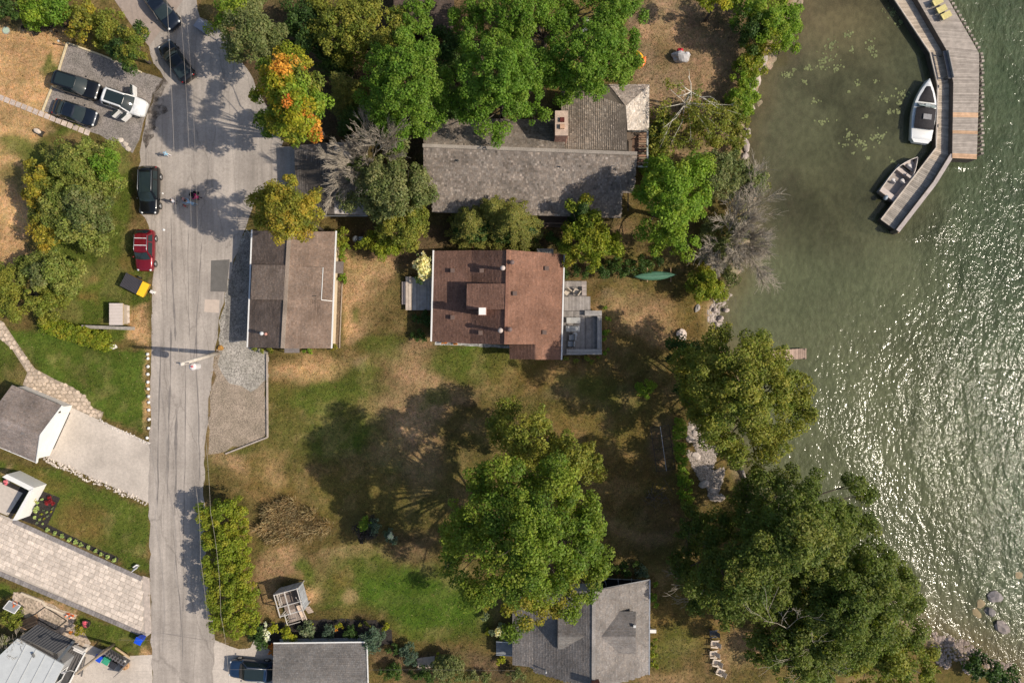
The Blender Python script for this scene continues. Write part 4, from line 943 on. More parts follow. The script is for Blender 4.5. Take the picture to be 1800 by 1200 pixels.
def window(root, c, d, w=1.0, h=1.1, parent=None):
    """c: centre on the wall (world), d: outward direction"""
    d = Vector(d).normalized(); t = Vector((-d.y, d.x, 0)); c = Vector(c)
    mb = MB()
    for a in (-1, 1): mb.beam(c + t * a * w / 2 + Vector((0, 0, -h / 2)) + d * .03, c + t * a * w / 2 + Vector((0, 0, h / 2)) + d * .03, .07, .07)
    for a in (-1, 1): mb.beam(c - t * (w / 2 + .05) + Vector((0, 0, a * h / 2)) + d * .032, c + t * (w / 2 + .05) + Vector((0, 0, a * h / 2)) + d * .032, .075, .075)
    f = wpart(root, 'window', mb, WHITE)
    mb = MB(); mb.beam(c - t * w / 2 + d * .01, c + t * w / 2 + d * .01, .02, h); wpart(root, 'pane', mb, GLASS, f); return f

def box_vent(root, px, py, z, s=.42, h=.28, col=(.16, .11, .09), name='roof_vent'):
    c = P(px, py, z); mb = MB(); mb.box(c + Vector((0, 0, h * .35)), (s * .8, s * .8, h * .9), col=tuple(x * .8 for x in col)); mb.box(c + Vector((0, 0, h * .9)), (s, s, .06), col=col)
    return wpart(root, name, mb, PAINT)
def pipe_vent(root, px, py, z, r=.18, h=.9, col=(.35, .32, .3), name='vent_pipe', cap=True):
    c = P(px, py, z); mb = MB(); mb.cyl(c - Vector((0, 0, .5)), r * .75, h + .5, 14, col=col)
    if cap: mb.lathe(c + Vector((0, 0, h)), [(r, 0), (r * 1.25, .04), (r * 1.2, .14), (r * .5, .22), (.01, .23)], 14, col=tuple(x * 1.1 for x in col))
    return wpart(root, name, mb, PAINT)

# --- small brown-roofed house by the road
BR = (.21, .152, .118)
hb = thing('brown_roofed_house', 'small house with a grey-brown shingle roof and raised dormers beside the road', 'house', tuple(P(515, 510)))
walls(hb, [(452, 412, 2.4), (586, 412, 2.4), (579, 604, 2.4), (445, 604, 2.4)], 2.45, CREAM)
for (ya, xl, xr, xm) in ((412, 452, 586, 508), (604, 445, 579, 499)):
    mb = MB(); a, b_, c = P(xl, ya, 2.45), P(xr, ya, 2.45), P(xm, ya, 4.55); n = Vector((0, .08, 0))
    mb.add([a - n, b_ - n, c - n, a + n, b_ + n, c + n], [(0, 1, 2), (5, 4, 3), (0, 3, 4, 1), (1, 4, 5, 2), (2, 5, 3, 0)])
    wpart(hb, 'gable', mb, CREAM)
zr, ze = 4.7, 2.6
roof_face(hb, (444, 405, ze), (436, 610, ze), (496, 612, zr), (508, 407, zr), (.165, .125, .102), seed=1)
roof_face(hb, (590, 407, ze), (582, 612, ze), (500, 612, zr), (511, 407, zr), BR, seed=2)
strip(hb, 'ridge_cap', [(509, 405, zr + .05), (497, 612, zr + .05)], .38, .10, SHINGLE, (.30, .24, .19))
# west dormer: shallower, the light it catches painted in as paler shingles
mb = MB(); q = [(444, 465, 3.05), (440, 526, 3.05), (499, 527, 4.66), (505, 466, 4.66)]; pts = [Pz(a) for a in q]
mb.loft([[p - Vector((0, 0, .9)) for p in pts], [p - Vector((0, 0, .05)) for p in pts]], sm=False); wpart(hb, 'dormer_wall', mb, SIDING)
roof_face(hb, (444, 465, 3.35), (441, 526, 3.35), (499, 527, 4.8), (505, 466, 4.8), (.215, .165, .132), seed=3, name='dormer_roof')
mb = MB(); pts = [Pz(a) for a in [(568, 470, 3.35), (565, 527, 3.35), (500, 527, 4.66), (506, 470, 4.66)]]
mb.loft([[p - Vector((0, 0, .9)) for p in pts], [p - Vector((0, 0, .05)) for p in pts]], sm=False); wpart(hb, 'dormer_wall', mb, SIDING)
roof_face(hb, (569, 469, 3.55), (566, 527, 3.55), (502, 527, 4.74), (508, 469, 4.74), (.215, .158, .123), seed=4, name='dormer_roof')
strip(hb, 'dormer_trim', [(568, 470, 3.62), (565, 527, 3.62), (584, 529, 2.75)], .06, .06, WHITE)
strip(hb, 'gutter', [(443, 404, 2.6), (435, 610, 2.6)], .14, .12, WHITE); strip(hb, 'gutter', [(591, 406, 2.6), (583, 612, 2.6)], .14, .12, WHITE)
pipe_vent(hb, 465, 586, 3.35, .16, .75, (.55, .55, .55), 'vent_pipe'); pipe_vent(hb, 471, 587, 3.4, .13, .55, (.5, .25, .2), 'chimney_pipe')
strip(hb, 'roof_fin', [(549, 520, 3.9), (556, 520, 3.8)], .06, .12, BLACKM)
mb = MB(); slab(mb, [P(591, 459, 2.2), P(604, 460, 1.9), P(603, 481, 1.9), P(590, 480, 2.2)], .1, (.16, .13, .115)); wpart(hb, 'porch_roof', mb, SHINGLE)
[wpart(hb, 'porch_post', MB().beam(P(602, y), P(602, y, 1.85), .1, .1), WHITE) for y in (462, 479)]
mb = MB(); slab(mb, [P(500, 611, 1.9), P(526, 611, 1.9), P(526, 620, 1.7), P(500, 620, 1.7)], .1, (.22, .19, .18)); wpart(hb, 'entry_roof', mb, SHINGLE)
[wpart(hb, 'entry_post', MB().beam(P(x, 619), P(x, 619, 1.65), .09, .09), WHITE) for x in (502, 524)]
for y in (440, 545, 580): window(hb, P(583.5 - (y - 412) / 192 * 7, y, 2.4) * 1.0 - Vector((0, 0, 1.0)), (1, 0, 0), 1.2, 1.0)
for x in (470, 560): window(hb, P(x, 604, 2.4) - Vector((0, 0, .9)), (0, -1, 0))
mb = MB(); d = P(513, 604.5, 2.4); mb.box((d.x, d.y, .95), (.9, .06, 1.95), col=(.25, .06, .05)); wpart(hb, 'door', mb, PAINT)

# --- red-brown roofed house in the middle
RD = (.225, .122, .085)
hr = thing('red_roofed_house', 'house with a red-brown shingle roof, box dormer and white chimney', 'house', tuple(P(875, 525)))
z0, zb, zr = 2.5, 3.6, 5.7
walls(hr, [(769, 447, z0), (985, 452, z0), (981, 598, z0), (766, 594, z0)], z0, SIDING, (.55, .5, .42)); walls(hr, [(902, 598, z0), (981, 598, z0), (980, 624, z0), (901, 624, z0)], z0, SIDING, (.55, .5, .42), name='wing_wall')
for (ya, sh) in ((448, 0), (596, -4)):
    mb = MB(); pr = [P(770 + sh, ya, z0 - .05), P(985 + sh, ya, z0 - .05), P(892 + sh, ya, zr - .3), P(830 + sh, ya, zb - .25)]; n = Vector((0, .07, 0))
    mb.add([p - n for p in pr] + [p + n for p in pr], [(0, 1, 2, 3), (7, 6, 5, 4), (0, 4, 5, 1), (1, 5, 6, 2), (2, 6, 7, 3), (3, 7, 4, 0)])
    wpart(hr, 'gable', mb, CREAM)
RDL = (.185, .105, .078)  # red shingle with the west slopes' shade put into its colour
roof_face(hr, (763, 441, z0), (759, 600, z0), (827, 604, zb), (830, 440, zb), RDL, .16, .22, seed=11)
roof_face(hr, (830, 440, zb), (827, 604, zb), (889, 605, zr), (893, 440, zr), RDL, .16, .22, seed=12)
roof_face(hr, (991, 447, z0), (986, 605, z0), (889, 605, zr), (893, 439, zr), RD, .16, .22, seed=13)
k = (941 - 889) / (986 - 889); zm = zr + (z0 - zr) * k
roof_face(hr, (986.5, 605, z0), (986, 632, z0), (941, 632, zm), (941, 605, zm), RD, .16, .22, seed=14)
roof_face(hr, (896, 605.5, z0 + .1), (896, 631, z0 + .1), (941, 631.5, zm), (941, 605.5, zm), RDL, .16, .22, seed=15)
mb = MB(); pr = [P(899, 628, z0 - .1), P(982, 628, z0 - .1), P(941, 628, zm - .25)]; n = Vector((0, .06, 0))
mb.add([p - n for p in pr] + [p + n for p in pr], [(0, 1, 2), (5, 4, 3), (0, 3, 4, 1), (1, 4, 5, 2), (2, 5, 3, 0)]); wpart(hr, 'wing_gable', mb, CREAM)
mb = MB(); a = [P(823, 500, 4.8), P(822, 542, 4.8), P(889, 542, 5.55), P(891, 500, 5.55)]
mb.loft([[Vector((p.x, p.y, 3.7)) for p in a], [p - Vector((0, 0, .08)) for p in a]], sm=False); wpart(hr, 'dormer_wall', mb, SIDING)
roof_face(hr, (821, 498.5, 4.85), (820, 543.5, 4.85), (889, 543.5, 5.72), (891.5, 498.5, 5.72), RDL, .16, .22, seed=16, name='dormer_roof')
window(hr, P(822, 521, 4.35), (-1, 0, 0), 1.4, .6)
strip(hr, 'gutter', [(762, 440, z0 + .02), (758, 600, z0 + .02)], .16, .12, WHITE); strip(hr, 'gutter', [(992, 446, z0 + .02), (987, 632, z0 + .02)], .14, .12, WHITE)
strip(hr, 'ridge_cap', [(893, 439, zr + .04), (889, 605, zr + .04)], .3, .08, SHINGLE, (.25, .13, .09))
c = P(848, 547, 6.9); mb = MB(); mb.box((c.x, c.y, 5.6), (.62, .62, 2.5), col=(.30, .14, .10)); mb.box((c.x, c.y, 6.9), (.78, .78, .1), col=(.35, .2, .15)); mb.box((c.x, c.y, 7.02), (.66, .66, .14), col=(.82, .8, .76)); wpart(hr, 'chimney', mb, PAINT)
for (x, y, z) in ((796, 476, 3.14), (796, 558, 3.14), (847, 476, 4.22), (961, 472, 3.58), (905, 516, 5.38), (957, 584, 3.58), (845, 585, 4.18)): box_vent(hr, x, y, z)
for (x, y, z, h_) in ((884, 473, 5.42, 1.0), (880, 581, 5.42, 1.0)): pipe_vent(hr, x, y, z, .2, h_, (.5, .42, .38))
for (x, y, z) in ((900, 462, 5.48), (896, 579, 5.48)): pipe_vent(hr, x, y, z, .2, .45, (.16, .11, .1))
mb = MB(); slab(mb, [P(944, 437, 2.2), P(973, 437, 2.2), P(973, 448, 2.4), P(944, 448, 2.4)], .1, (.30, .28, .25)); wpart(hr, 'back_porch_roof', mb, SHINGLE)
for x in (800, 860): window(hr, P(x, 594.8 + (x - 766) * .02, z0) - Vector((0, 0, 1.2)), (0, -1, 0), 1.3, 1.1)
for y in (480, 540): window(hr, P(986 - (y - 452) / 146 * 4, y, z0) - Vector((0, 0, 1.2)), (1, 0, 0), 1.8, 1.6)
mb = MB(); d = P(767.2, 515, z0); mb.box((d.x - .03, d.y, 1.0), (.06, .95, 2.0), col=(.08, .1, .09)); wpart(hr, 'door', mb, PAINT)

# --- big weathered shake-roofed house
SK = (.225, .190, .162)
hs = thing('shake_roofed_house', 'large house under a weathered grey cedar-shake roof with a brick chimney', 'house', tuple(P(930, 300)))
ze, zr = 2.6, 5.6
walls(hs, [(753, 236, ze), (1112, 246, ze), (1105, 330, ze), (1086, 332, ze), (1086, 374, ze), (766, 366, ze), (766, 330, ze), (753, 320, ze)], ze - .05, SIDING, (.16, .12, .09))
walls(hs, [(994, 158, ze), (1134, 158, ze), (1134, 226, ze), (1100, 250, ze), (994, 250, ze)], ze - .05, SIDING, (.16, .12, .09), name='wing_wall')
kk = dict(expo=.22, wid=.20, jit=.15, wear=.14, sth=.04)
roof_face(hs, (746, 372, ze), (1114, 384, ze), (1120, 270, zr), (744, 256, zr), SK, seed=21, poly=[(744, 256, zr), (1120, 270, zr), (1114, 338, ze + (zr - ze) * .37), (1094, 339, ze + (zr - ze) * .37), (1092, 383, ze), (760, 373, ze), (760, 326, ze + (zr - ze) * .40), (746, 326, ze + (zr - ze) * .40)], **kk)
roof_face(hs, (746, 206, 3.7), (1120, 216, 3.7), (1120, 270, zr), (744, 256, zr), (.205, .172, .142), seed=22, poly=[(744, 256, zr), (746, 208, 3.7), (992, 210, 3.7), (992, 264, zr - .05), (1119, 269, zr)], **kk)
strip(hs, 'ridge_cap', [(743, 256, zr + .06), (1120, 270, zr + .06)], .34, .10, SHINGLE, (.32, .28, .24))
roof_face(hs, (987, 148, 3.9), (987, 262, 3.9), (1102, 264, 5.3), (1100, 186, 5.3), (.25, .208, .168), seed=23, poly=[(987, 148, 3.9), (987, 262, 3.9), (1103, 265, 5.35), (1100, 186, 5.35), (1070, 149, 4.1)], **kk)
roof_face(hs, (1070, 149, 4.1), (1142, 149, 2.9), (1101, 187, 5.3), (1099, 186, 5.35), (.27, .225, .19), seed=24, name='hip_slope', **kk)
roof_face(hs, (1141, 150, 2.9), (1140, 229, 2.9), (1103, 229, 5.35), (1100, 186, 5.35), (.46, .40, .34), seed=25, name='hip_slope', **kk)  # sun on the east facet is put into this paler shingle colour
for (x, ya, yb) in ((753.5, 236, 366), (1104, 248, 372)):
    mb = MB(); pr = [P(x, ya, ze - .1), P(x, yb, ze - .1), P(x, 264, zr - .25)]; n = Vector((.06, 0, 0)); mb.add([p - n for p in pr] + [p + n for p in pr], [(0, 1, 2), (5, 4, 3), (0, 3, 4, 1), (1, 4, 5, 2), (2, 5, 3, 0)])
    wpart(hs, 'gable', mb, SIDING)
BRICK = (.33, .19, .145); ch = P(987, 217, 7.2); mb = MB()
mb.box((ch.x, ch.y, 3.6), (1.12, 2.25, 7.2), col=(.24, .15, .12)); chm = wpart(hs, 'chimney', mb, STONE)
rr = random.Random(4); mb = MB()
for iz in range(30):
    for k_ in range(5):
        x = ch.x - .56 + .225 * k_ + (.11 if iz % 2 else 0)
        if x > ch.x + .45: continue
        s_ = rr.uniform(.75, 1.2); mb.box((x + .11, ch.y - 1.13, 7.1 - iz * .085), (.205, .04, .068), col=tuple(c * s_ for c in BRICK))
    for k_ in range(10):
        s_ = rr.uniform(.75, 1.2); mb.box((ch.x - .565, ch.y - 1.02 + .225 * k_ + (.08 if iz % 2 else 0), 7.1 - iz * .085), (.04, .205, .068), col=tuple(c * s_ for c in BRICK))
        mb.box((ch.x + .565, ch.y - 1.02 + .225 * k_ + (.08 if iz % 2 else 0), 7.1 - iz * .085), (.04, .205, .068), col=tuple(c * s_ for c in BRICK))
bo = wpart(hs, 'chimney_bricks', mb, STONE, chm); bo['kind'] = 'stuff'
mb = MB(); mb.box((ch.x, ch.y, 7.24), (1.22, 2.35, .1), col=(.50, .38, .30)); wpart(hs, 'chimney_cap', mb, STONE, chm)
for dy, c_, hh_ in ((.28, (.10, .025, .02), .22), (-.38, (.48, .30, .2), .3)):
    mb = MB(); mb.box((ch.x + .05, ch.y + dy, 7.28 + hh_ / 2), (.42, .42, hh_), col=c_); wpart(hs, 'chimney_pot', mb, STONE, chm)
pipe_vent(hs, 805, 283, 4.95, .11, .35, (.06, .06, .06), cap=False); pipe_vent(hs, 984, 294, 4.85, .08, .3, (.04, .04, .04), cap=False)
# east balcony with slats and pale frame
mb = MB(); mb.prism([tuple(P(*q, 2.1))[:2] for q in ((1106, 230), (1138, 230), (1138, 292), (1108, 292))], 1.9, 2.0, (.16, .10, .07)); wpart(hs, 'balcony', mb, WOOD)
for i in range(13):
    a_, b_ = P(1122, 236 + i * 4.2, 2.08), P(1136, 236 + i * 4.2, 2.08); mb = MB(); mb.beam(a_, b_, .14, .05, (.36 * (1 + .2 * math.sin(i * 3)), .24, .165)); wpart(hs, 'balcony_slat', mb, WOOD)
strip(hs, 'balcony_rail', [(1104, 230, 2.9), (1138, 230, 2.9), (1138, 293, 2.9), (1121, 293, 2.9)], .16, .14, WOOD, (.40, .42, .41))
[wpart(hs, 'balcony_post', MB().beam(P(1138, y, 0), P(1138, y, 2.85), .12, .12, (.36, .37, .36)), WOOD) for y in (231, 262, 292)]
mb = MB(); mb.prism([tuple(P(*q, 2.1))[:2] for q in ((1103, 233), (1118, 234), (1118, 243), (1104, 243))], 2.02, 2.14, (.50, .30, .2)); wpart(hs, 'balcony_step', mb, WOOD)
# south veranda rail in shade
strip(hs, 'veranda_rail', [(950, 392, 1.0), (1000, 393, 1.0)], .10, .12, WOOD, (.25, .18, .14))
[wpart(hs, 'veranda_baluster', MB().beam(P(952 + 8 * i, 390, 0), P(952 + 8 * i, 390, 1.0), .06, .06, (.16, .1, .08)), WOOD) for i in range(7)]
mb = MB(); mb.prism([tuple(P(*q, .4))[:2] for q in ((948, 376), (1004, 377), (1004, 400), (948, 398))], .1, .4, (.14, .1, .08)); wpart(hs, 'veranda_floor', mb, WOOD)
for x in (790, 850, 910): window(hs, P(x, 366.6 + (x - 766) * .024, ze) - Vector((0, 0, 1.1)), (0, -1, 0), 1.4, 1.1)

# --- dark roofed garage under the bare willow
hg = thing('dark_roofed_garage', 'dark shake-roofed garage half hidden under bare willow branches', 'garage', tuple(P(580, 315)))
DK = (.145, .125, .108)
walls(hg, [(526, 262, 2.3), (636, 258, 2.3), (636, 368, 2.3), (526, 372, 2.3)], 2.25, SIDING, (.12, .1, .08))
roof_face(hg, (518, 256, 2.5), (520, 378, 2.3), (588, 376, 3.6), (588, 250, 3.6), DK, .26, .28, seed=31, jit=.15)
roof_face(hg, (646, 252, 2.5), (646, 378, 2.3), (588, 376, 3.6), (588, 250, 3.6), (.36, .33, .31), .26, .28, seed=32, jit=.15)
for y in (262, 370):
    mb = MB(); pr = [P(526, y, 2.2), P(638, y, 2.2), P(588, y, 3.4)]; n = Vector((0, .06, 0)); mb.add([p - n for p in pr] + [p + n for p in pr], [(0, 1, 2), (5, 4, 3), (0, 3, 4, 1), (1, 4, 5, 2), (2, 5, 3, 0)])
    wpart(hg, 'gable', mb, SIDING)
mb = MB(); d = P(525.5, 312, 2.3); mb.box((d.x - .02, d.y, 1.0), (.06, 4.2, 2.0), col=(.2, .18, .16)); wpart(hg, 'garage_door', mb, PAINT)
strip(hg, 'gutter', [(540, 379.5, 2.3), (646, 379.5, 2.3)], .12, .1, METAL)

# --- roof glimpsed through the trees at the top
ht = thing('brown_roofed_cabin', 'brown cabin roof glimpsed between the tree crowns at the top edge', 'house', tuple(P(745, 15)))
walls(ht, [(700, -40, 2.4), (790, -40, 2.4), (790, 44, 2.4), (700, 44, 2.4)], 2.4, SIDING, (.12, .09, .07))
roof_face(ht, (692, 50, 2.5), (798, 50, 2.5), (798, -2, 3.8), (692, -2, 3.8), (.12, .09, .075), .2, .3, seed=33); roof_face(ht, (692, -54, 2.5), (798, -54, 2.5), (798, -2, 3.8), (692, -2, 3.8), (.12, .09, .075), .2, .3, seed=34)

# --- grey house at the bottom
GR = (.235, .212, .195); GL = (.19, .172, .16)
hq = thing('grey_roofed_house', 'grey-shingled house with crossing gables right of the huge maple', 'house', tuple(P(1030, 1120)))
ze, zr = 2.7, 5.6
walls(hq, [(910, 1050, ze), (1133, 1034, ze), (1133, 1178, ze), (1045, 1212, ze), (948, 1182, ze), (910, 1160, ze)], ze - .05, SIDING, (.42, .43, .43))
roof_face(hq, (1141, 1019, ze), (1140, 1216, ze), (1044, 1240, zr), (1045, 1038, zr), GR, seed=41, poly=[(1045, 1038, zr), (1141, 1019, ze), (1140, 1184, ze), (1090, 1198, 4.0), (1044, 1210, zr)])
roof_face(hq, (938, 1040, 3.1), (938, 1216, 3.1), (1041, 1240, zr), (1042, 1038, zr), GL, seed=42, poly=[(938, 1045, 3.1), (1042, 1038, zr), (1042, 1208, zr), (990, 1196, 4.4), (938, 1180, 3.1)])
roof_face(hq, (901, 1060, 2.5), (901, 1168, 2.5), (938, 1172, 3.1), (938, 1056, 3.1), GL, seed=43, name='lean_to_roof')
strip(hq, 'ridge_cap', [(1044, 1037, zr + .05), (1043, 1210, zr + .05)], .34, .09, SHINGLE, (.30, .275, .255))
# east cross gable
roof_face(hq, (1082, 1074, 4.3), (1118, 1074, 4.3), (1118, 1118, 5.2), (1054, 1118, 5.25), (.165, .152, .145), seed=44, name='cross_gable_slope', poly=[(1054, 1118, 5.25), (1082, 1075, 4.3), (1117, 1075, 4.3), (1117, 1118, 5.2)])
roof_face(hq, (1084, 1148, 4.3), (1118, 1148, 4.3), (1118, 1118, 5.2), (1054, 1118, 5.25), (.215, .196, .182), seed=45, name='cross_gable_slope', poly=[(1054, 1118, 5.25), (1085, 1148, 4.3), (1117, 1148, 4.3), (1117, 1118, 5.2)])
mb = MB(); a = [P(1084, 1077, 4.1), P(1115, 1077, 4.1), P(1115, 1146, 4.1), P(1086, 1146, 4.1)]; mb.loft([[Vector((p.x, p.y, 2.6)) for p in a], [Vector((p.x, p.y, 4.2)) for p in a]], sm=False); wpart(hq, 'dormer_wall', mb, SIDING)
mb = MB(); pr = [P(1115, 1077, 4.15), P(1115, 1146, 4.15), P(1115, 1118, 5.05)]; n = Vector((.05, 0, 0)); mb.add([p - n for p in pr] + [p + n for p in pr], [(0, 1, 2), (5, 4, 3), (0, 3, 4, 1), (1, 4, 5, 2), (2, 5, 3, 0)]); wpart(hq, 'dormer_gable', mb, WHITE)
# west dormer
roof_face(hq, (981, 1086, 4.35), (1020, 1086, 4.35), (1036, 1118, 5.3), (981, 1118, 5.15), (.165, .15, .14), seed=46, name='dormer_slope', poly=[(980, 1086, 4.35), (1012, 1086, 4.35), (1036, 1118, 5.3), (980, 1118, 5.15)])
roof_face(hq, (981, 1140, 4.35), (1005, 1140, 4.35), (1036, 1118, 5.3), (981, 1118, 5.15), (.20, .185, .17), seed=47, name='dormer_slope', poly=[(980, 1140, 4.35), (1003, 1140, 4.35), (1036, 1118, 5.3), (980, 1118, 5.15)])
mb = MB(); a = [P(982, 1088, 4.2), P(1020, 1088, 4.2), P(1020, 1138, 4.2), P(982, 1138, 4.2)]; mb.loft([[Vector((p.x, p.y, 2.8)) for p in a], [Vector((p.x, p.y, 4.25)) for p in a]], sm=False); wpart(hq, 'dormer_wall', mb, SIDING)
mb = MB(); pr = [P(982, 1088, 4.2), P(982, 1138, 4.2), P(982, 1117, 5.0)]; n = Vector((.05, 0, 0)); mb.add([p - n for p in pr] + [p + n for p in pr], [(0, 1, 2), (5, 4, 3), (0, 3, 4, 1), (1, 4, 5, 2), (2, 5, 3, 0)]); wpart(hq, 'dormer_gable', mb, SIDING)
strip(hq, 'gutter', [(1142, 1019, ze), (1141, 1185, ze)], .12, .1, METAL); strip(hq, 'gutter', [(1060, 1034, 5.0), (1142, 1018, ze)], .1, .1, PAINT, (.2, .2, .21))
for sgn in (0, 1, 2): mb = MB(); a_, b_ = P(1062 + 24 * sgn, 1016, 2.6), P(1066 + 22 * sgn, 1030, 2.7); mb.beam(a_, b_, .07, .07); wpart(hq, 'glass_roof_bar', mb, METAL)
strip(hq, 'glass_roof_beam', [(1056, 1016, 2.6), (1128, 1019, 2.6)], .08, .08, METAL)
mb = MB(); slab(mb, [P(1056, 1017, 2.58), P(1128, 1020, 2.58), P(1128, 1026, 2.62), P(1056, 1034, 2.62)], .02, None); wpart(hq, 'glass_roof', mb, GLASS)
box_vent(hq, 1115, 1099, 4.9, .25, .2, (.6, .6, .58)); pipe_vent(hq, 959, 1176, 3.55, .08, .5, (.5, .5, .5)); c = P(1046, 1199, 5.5); mb = MB(); mb.box((c.x, c.y, 5.7), (.75, .6, 1.4), col=(.25, .11, .085)); mb.box((c.x, c.y, 6.42), (.85, .7, .08), col=(.35, .3, .27)); wpart(hq, 'chimney', mb, STONE)
mb = MB(); mb.prism([tuple(P(*q, .6))[:2] for q in ((872, 1127), (906, 1127), (906, 1153), (872, 1151))], .3, .55, (.20, .21, .22)); wpart(hq, 'side_deck', mb, WOOD)
for yy in (1127, 1150): strip(hq, 'deck_rail', [(872, yy, 1.5), (905, yy + 2, 1.5)], .08, .1, METAL)
for y in (1060, 1150): window(hq, P(1133.4, y, ze) - Vector((0, 0, 1.1)), (1, 0, 0), 1.5, 1.2)
mb = MB(); a_, b_ = P(1140, 1108, .5), P(1153, 1108, .5); mb.beam(a_, b_, .35, .3, (.8, .78, .74)); wpart(hq, 'door_step', mb, PAINT)

# --- grey shed roof bottom
hd = thing('grey_shed', 'grey-shingled garage at the bottom edge with white eave gutter', 'garage', tuple(P(565, 1165)))
walls(hd, [(488, 1138, 1.6), (640, 1136, 1.6), (640, 1260, 1.6), (488, 1260, 1.6)], 1.55, SIDING, (.5, .52, .53))
roof_face(hd, (481, 1131, 1.7), (643, 1129, 1.7), (645, 1192, 2.7), (479, 1194, 2.7), (.20, .185, .172), .17, .22, seed=51); roof_face(hd, (481, 1262, 1.7), (646, 1260, 1.7), (645, 1192, 2.7), (479, 1194, 2.7), (.20, .185, .172), .17, .22, seed=52)
strip(hd, 'gutter', [(481, 1129.5, 1.7), (643, 1127.5, 1.7)], .12, .12, WHITE); strip(hd, 'barge_board', [(645, 1129, 1.75), (647, 1192, 2.72), (648, 1260, 1.75)], .08, .2, WHITE)
mb = MB(); pr = [P(641, 1137, 1.5), P(641, 1258, 1.5), P(641, 1194, 2.5)]; n = Vector((.05, 0, 0)); mb.add([p - n for p in pr] + [p + n for p in pr], [(0, 1, 2), (5, 4, 3), (0, 3, 4, 1), (1, 4, 5, 2), (2, 5, 3, 0)]); wpart(hd, 'gable', mb, WHITE)
mb = MB(); mb.prism([tuple(P(*q))[:2] for q in ((492, 1122), (645, 1120), (645, 1134), (492, 1136))], -.02, .06, (.42, .42, .42)); wpart(hd, 'plinth_path', mb, STONE)
window(hd, P(640.5, 1165, 1.6) - Vector((0, 0, .7)), (1, 0, 0), .9, .7)

# --- white gabled garage on the left
hw = thing('white_gabled_garage', 'grey-roofed garage with a white gable facing its concrete driveway', 'garage', tuple(P(45, 760)))
ux, uy = -.923, -.384          # ridge direction away from the gable (pixels)
ze, zr = 2.15, 3.7; Ln = 95
g0, g1, gp = (109, 713), (64, 812), (71, 764)
def off(p, k, z): return (p[0] + ux * k, p[1] + uy * k, z)
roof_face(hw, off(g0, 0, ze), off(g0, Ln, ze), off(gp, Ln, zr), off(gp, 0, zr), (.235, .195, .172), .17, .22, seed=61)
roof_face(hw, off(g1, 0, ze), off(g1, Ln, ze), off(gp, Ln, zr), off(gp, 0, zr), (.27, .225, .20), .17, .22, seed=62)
a, b_, c = P(*g0, ze), P(*g1, ze), P(*gp, zr); inn = Vector((ux, -uy, 0)) * .22; bk = Vector((ux, -uy, 0)) * Ln * S * .93
a2, b2 = a.lerp(b_, .04) + inn, b_.lerp(a, .04) + inn; c2 = c + inn - Vector((0, 0, .2))
mb = MB(); base_ = [Vector((a2.x, a2.y, 0)), Vector((b2.x, b2.y, 0)), b2 - Vector((0, 0, .12)), c2, a2 - Vector((0, 0, .12))]
mb.loft([base_, [p + bk for p in base_]], sm=False); wpart(hw, 'wall', mb, WHITE)
d_ = (b2 - a2); d_.z = 0; out_ = Vector((-ux, uy, 0)).normalized(); m_ = (a2 + b2) / 2
mb = MB(); 
for i in range(4): mb.beam(Vector((m_.x, m_.y, .3 + .5 * i)) - d_ * .36 + out_ * .03, Vector((m_.x, m_.y, .3 + .5 * i)) + d_ * .36 + out_ * .03, .05, .47)
wpart(hw, 'garage_door', mb, WHITE)
mb = MB(); mb.beam(Vector((m_.x, m_.y, .04)) - d_ * .36 + out_ * .07, Vector((m_.x, m_.y, .04)) + d_ * .36 + out_ * .07, .1, .06); wpart(hw, 'door_seal', mb, BLACKM)
strip(hw, 'barge_board', [(110, 713, ze), (71.5, 764.5, zr), (64.5, 813, ze)], .1, .22, WHITE); strip(hw, 'gutter', [off(g1, 0, ze - .02), off(g1, Ln, ze - .02)], .12, .1, WHITE)
mb = MB(); lp = P(101, 723, 2.3); mb.box(lp + Vector((.15, -.05, 0)), (.2, .2, .3)); wpart(hw, 'wall_lamp', mb, BLACKM)
box_vent(hw, 43, 760, 3.25, .35, .22, (.2, .18, .17)); box_vent(hw, 3, 741, 3.25, .3, .2, (.5, .48, .46))

# --- white garden wall corner
gw = thing('white_garden_wall', 'tall white rendered wall turning a corner around a paved court', 'wall', tuple(P(55, 870)))
for q in ([(4, 838), (52, 862), (60, 857), (12, 833)], [(60, 857), (52, 861), (22, 914), (30, 914)]):
    mb = MB(); mb.prism([tuple(P(*p_, 1.9))[:2] for p_ in q], -.05, 1.9); wpart(gw, 'wall_leg', mb, WHITE)

# --- modern building bottom left
hm = thing('modern_metal_roofed_house', 'low modern house with pale flat roof and dark standing-seam metal slope', 'house', tuple(P(60, 1160)))
mb = MB(); mb.prism([tuple(P(*q, 2.5))[:2] for q in ((-80, 1230), (30, 1124), (108, 1168), (60, 1260), (-80, 1260))], -.05, 2.5, (.30, .30, .30)); wpart(hm, 'wall', mb, SIDING)
mb = MB(); slab(mb, [P(-90, 1235, 2.7), P(30, 1122, 2.7), P(112, 1168, 2.7), P(62, 1264, 2.7), P(-90, 1264, 2.7)], .14, (.52, .54, .54)); fr = wpart(hm, 'flat_roof', mb, PAINT)
for i in range(4): mb = MB(); mb.beam(P(46 + 17 * i, 1132 + 9 * i, 2.73), P(-10 + 17 * i, 1240 + 9 * i, 2.73), .05, .05, (.45, .46, .46)); wpart(hm, 'roof_seam', mb, PAINT, fr)
mb = MB(); mb.beam(P(60, 1154, 2.8), P(57, 1148, 3.0), .12, .2, (.15, .15, .15)); wpart(hm, 'roof_vent', mb, PAINT)
mb = MB(); slab(mb, [P(66, 1097, 1.9), P(130, 1125, 1.9), P(98, 1148, 2.75), P(36, 1119, 2.75)], .1, (.075, .075, .078)); mr = wpart(hm, 'metal_roof', mb, PAINT)
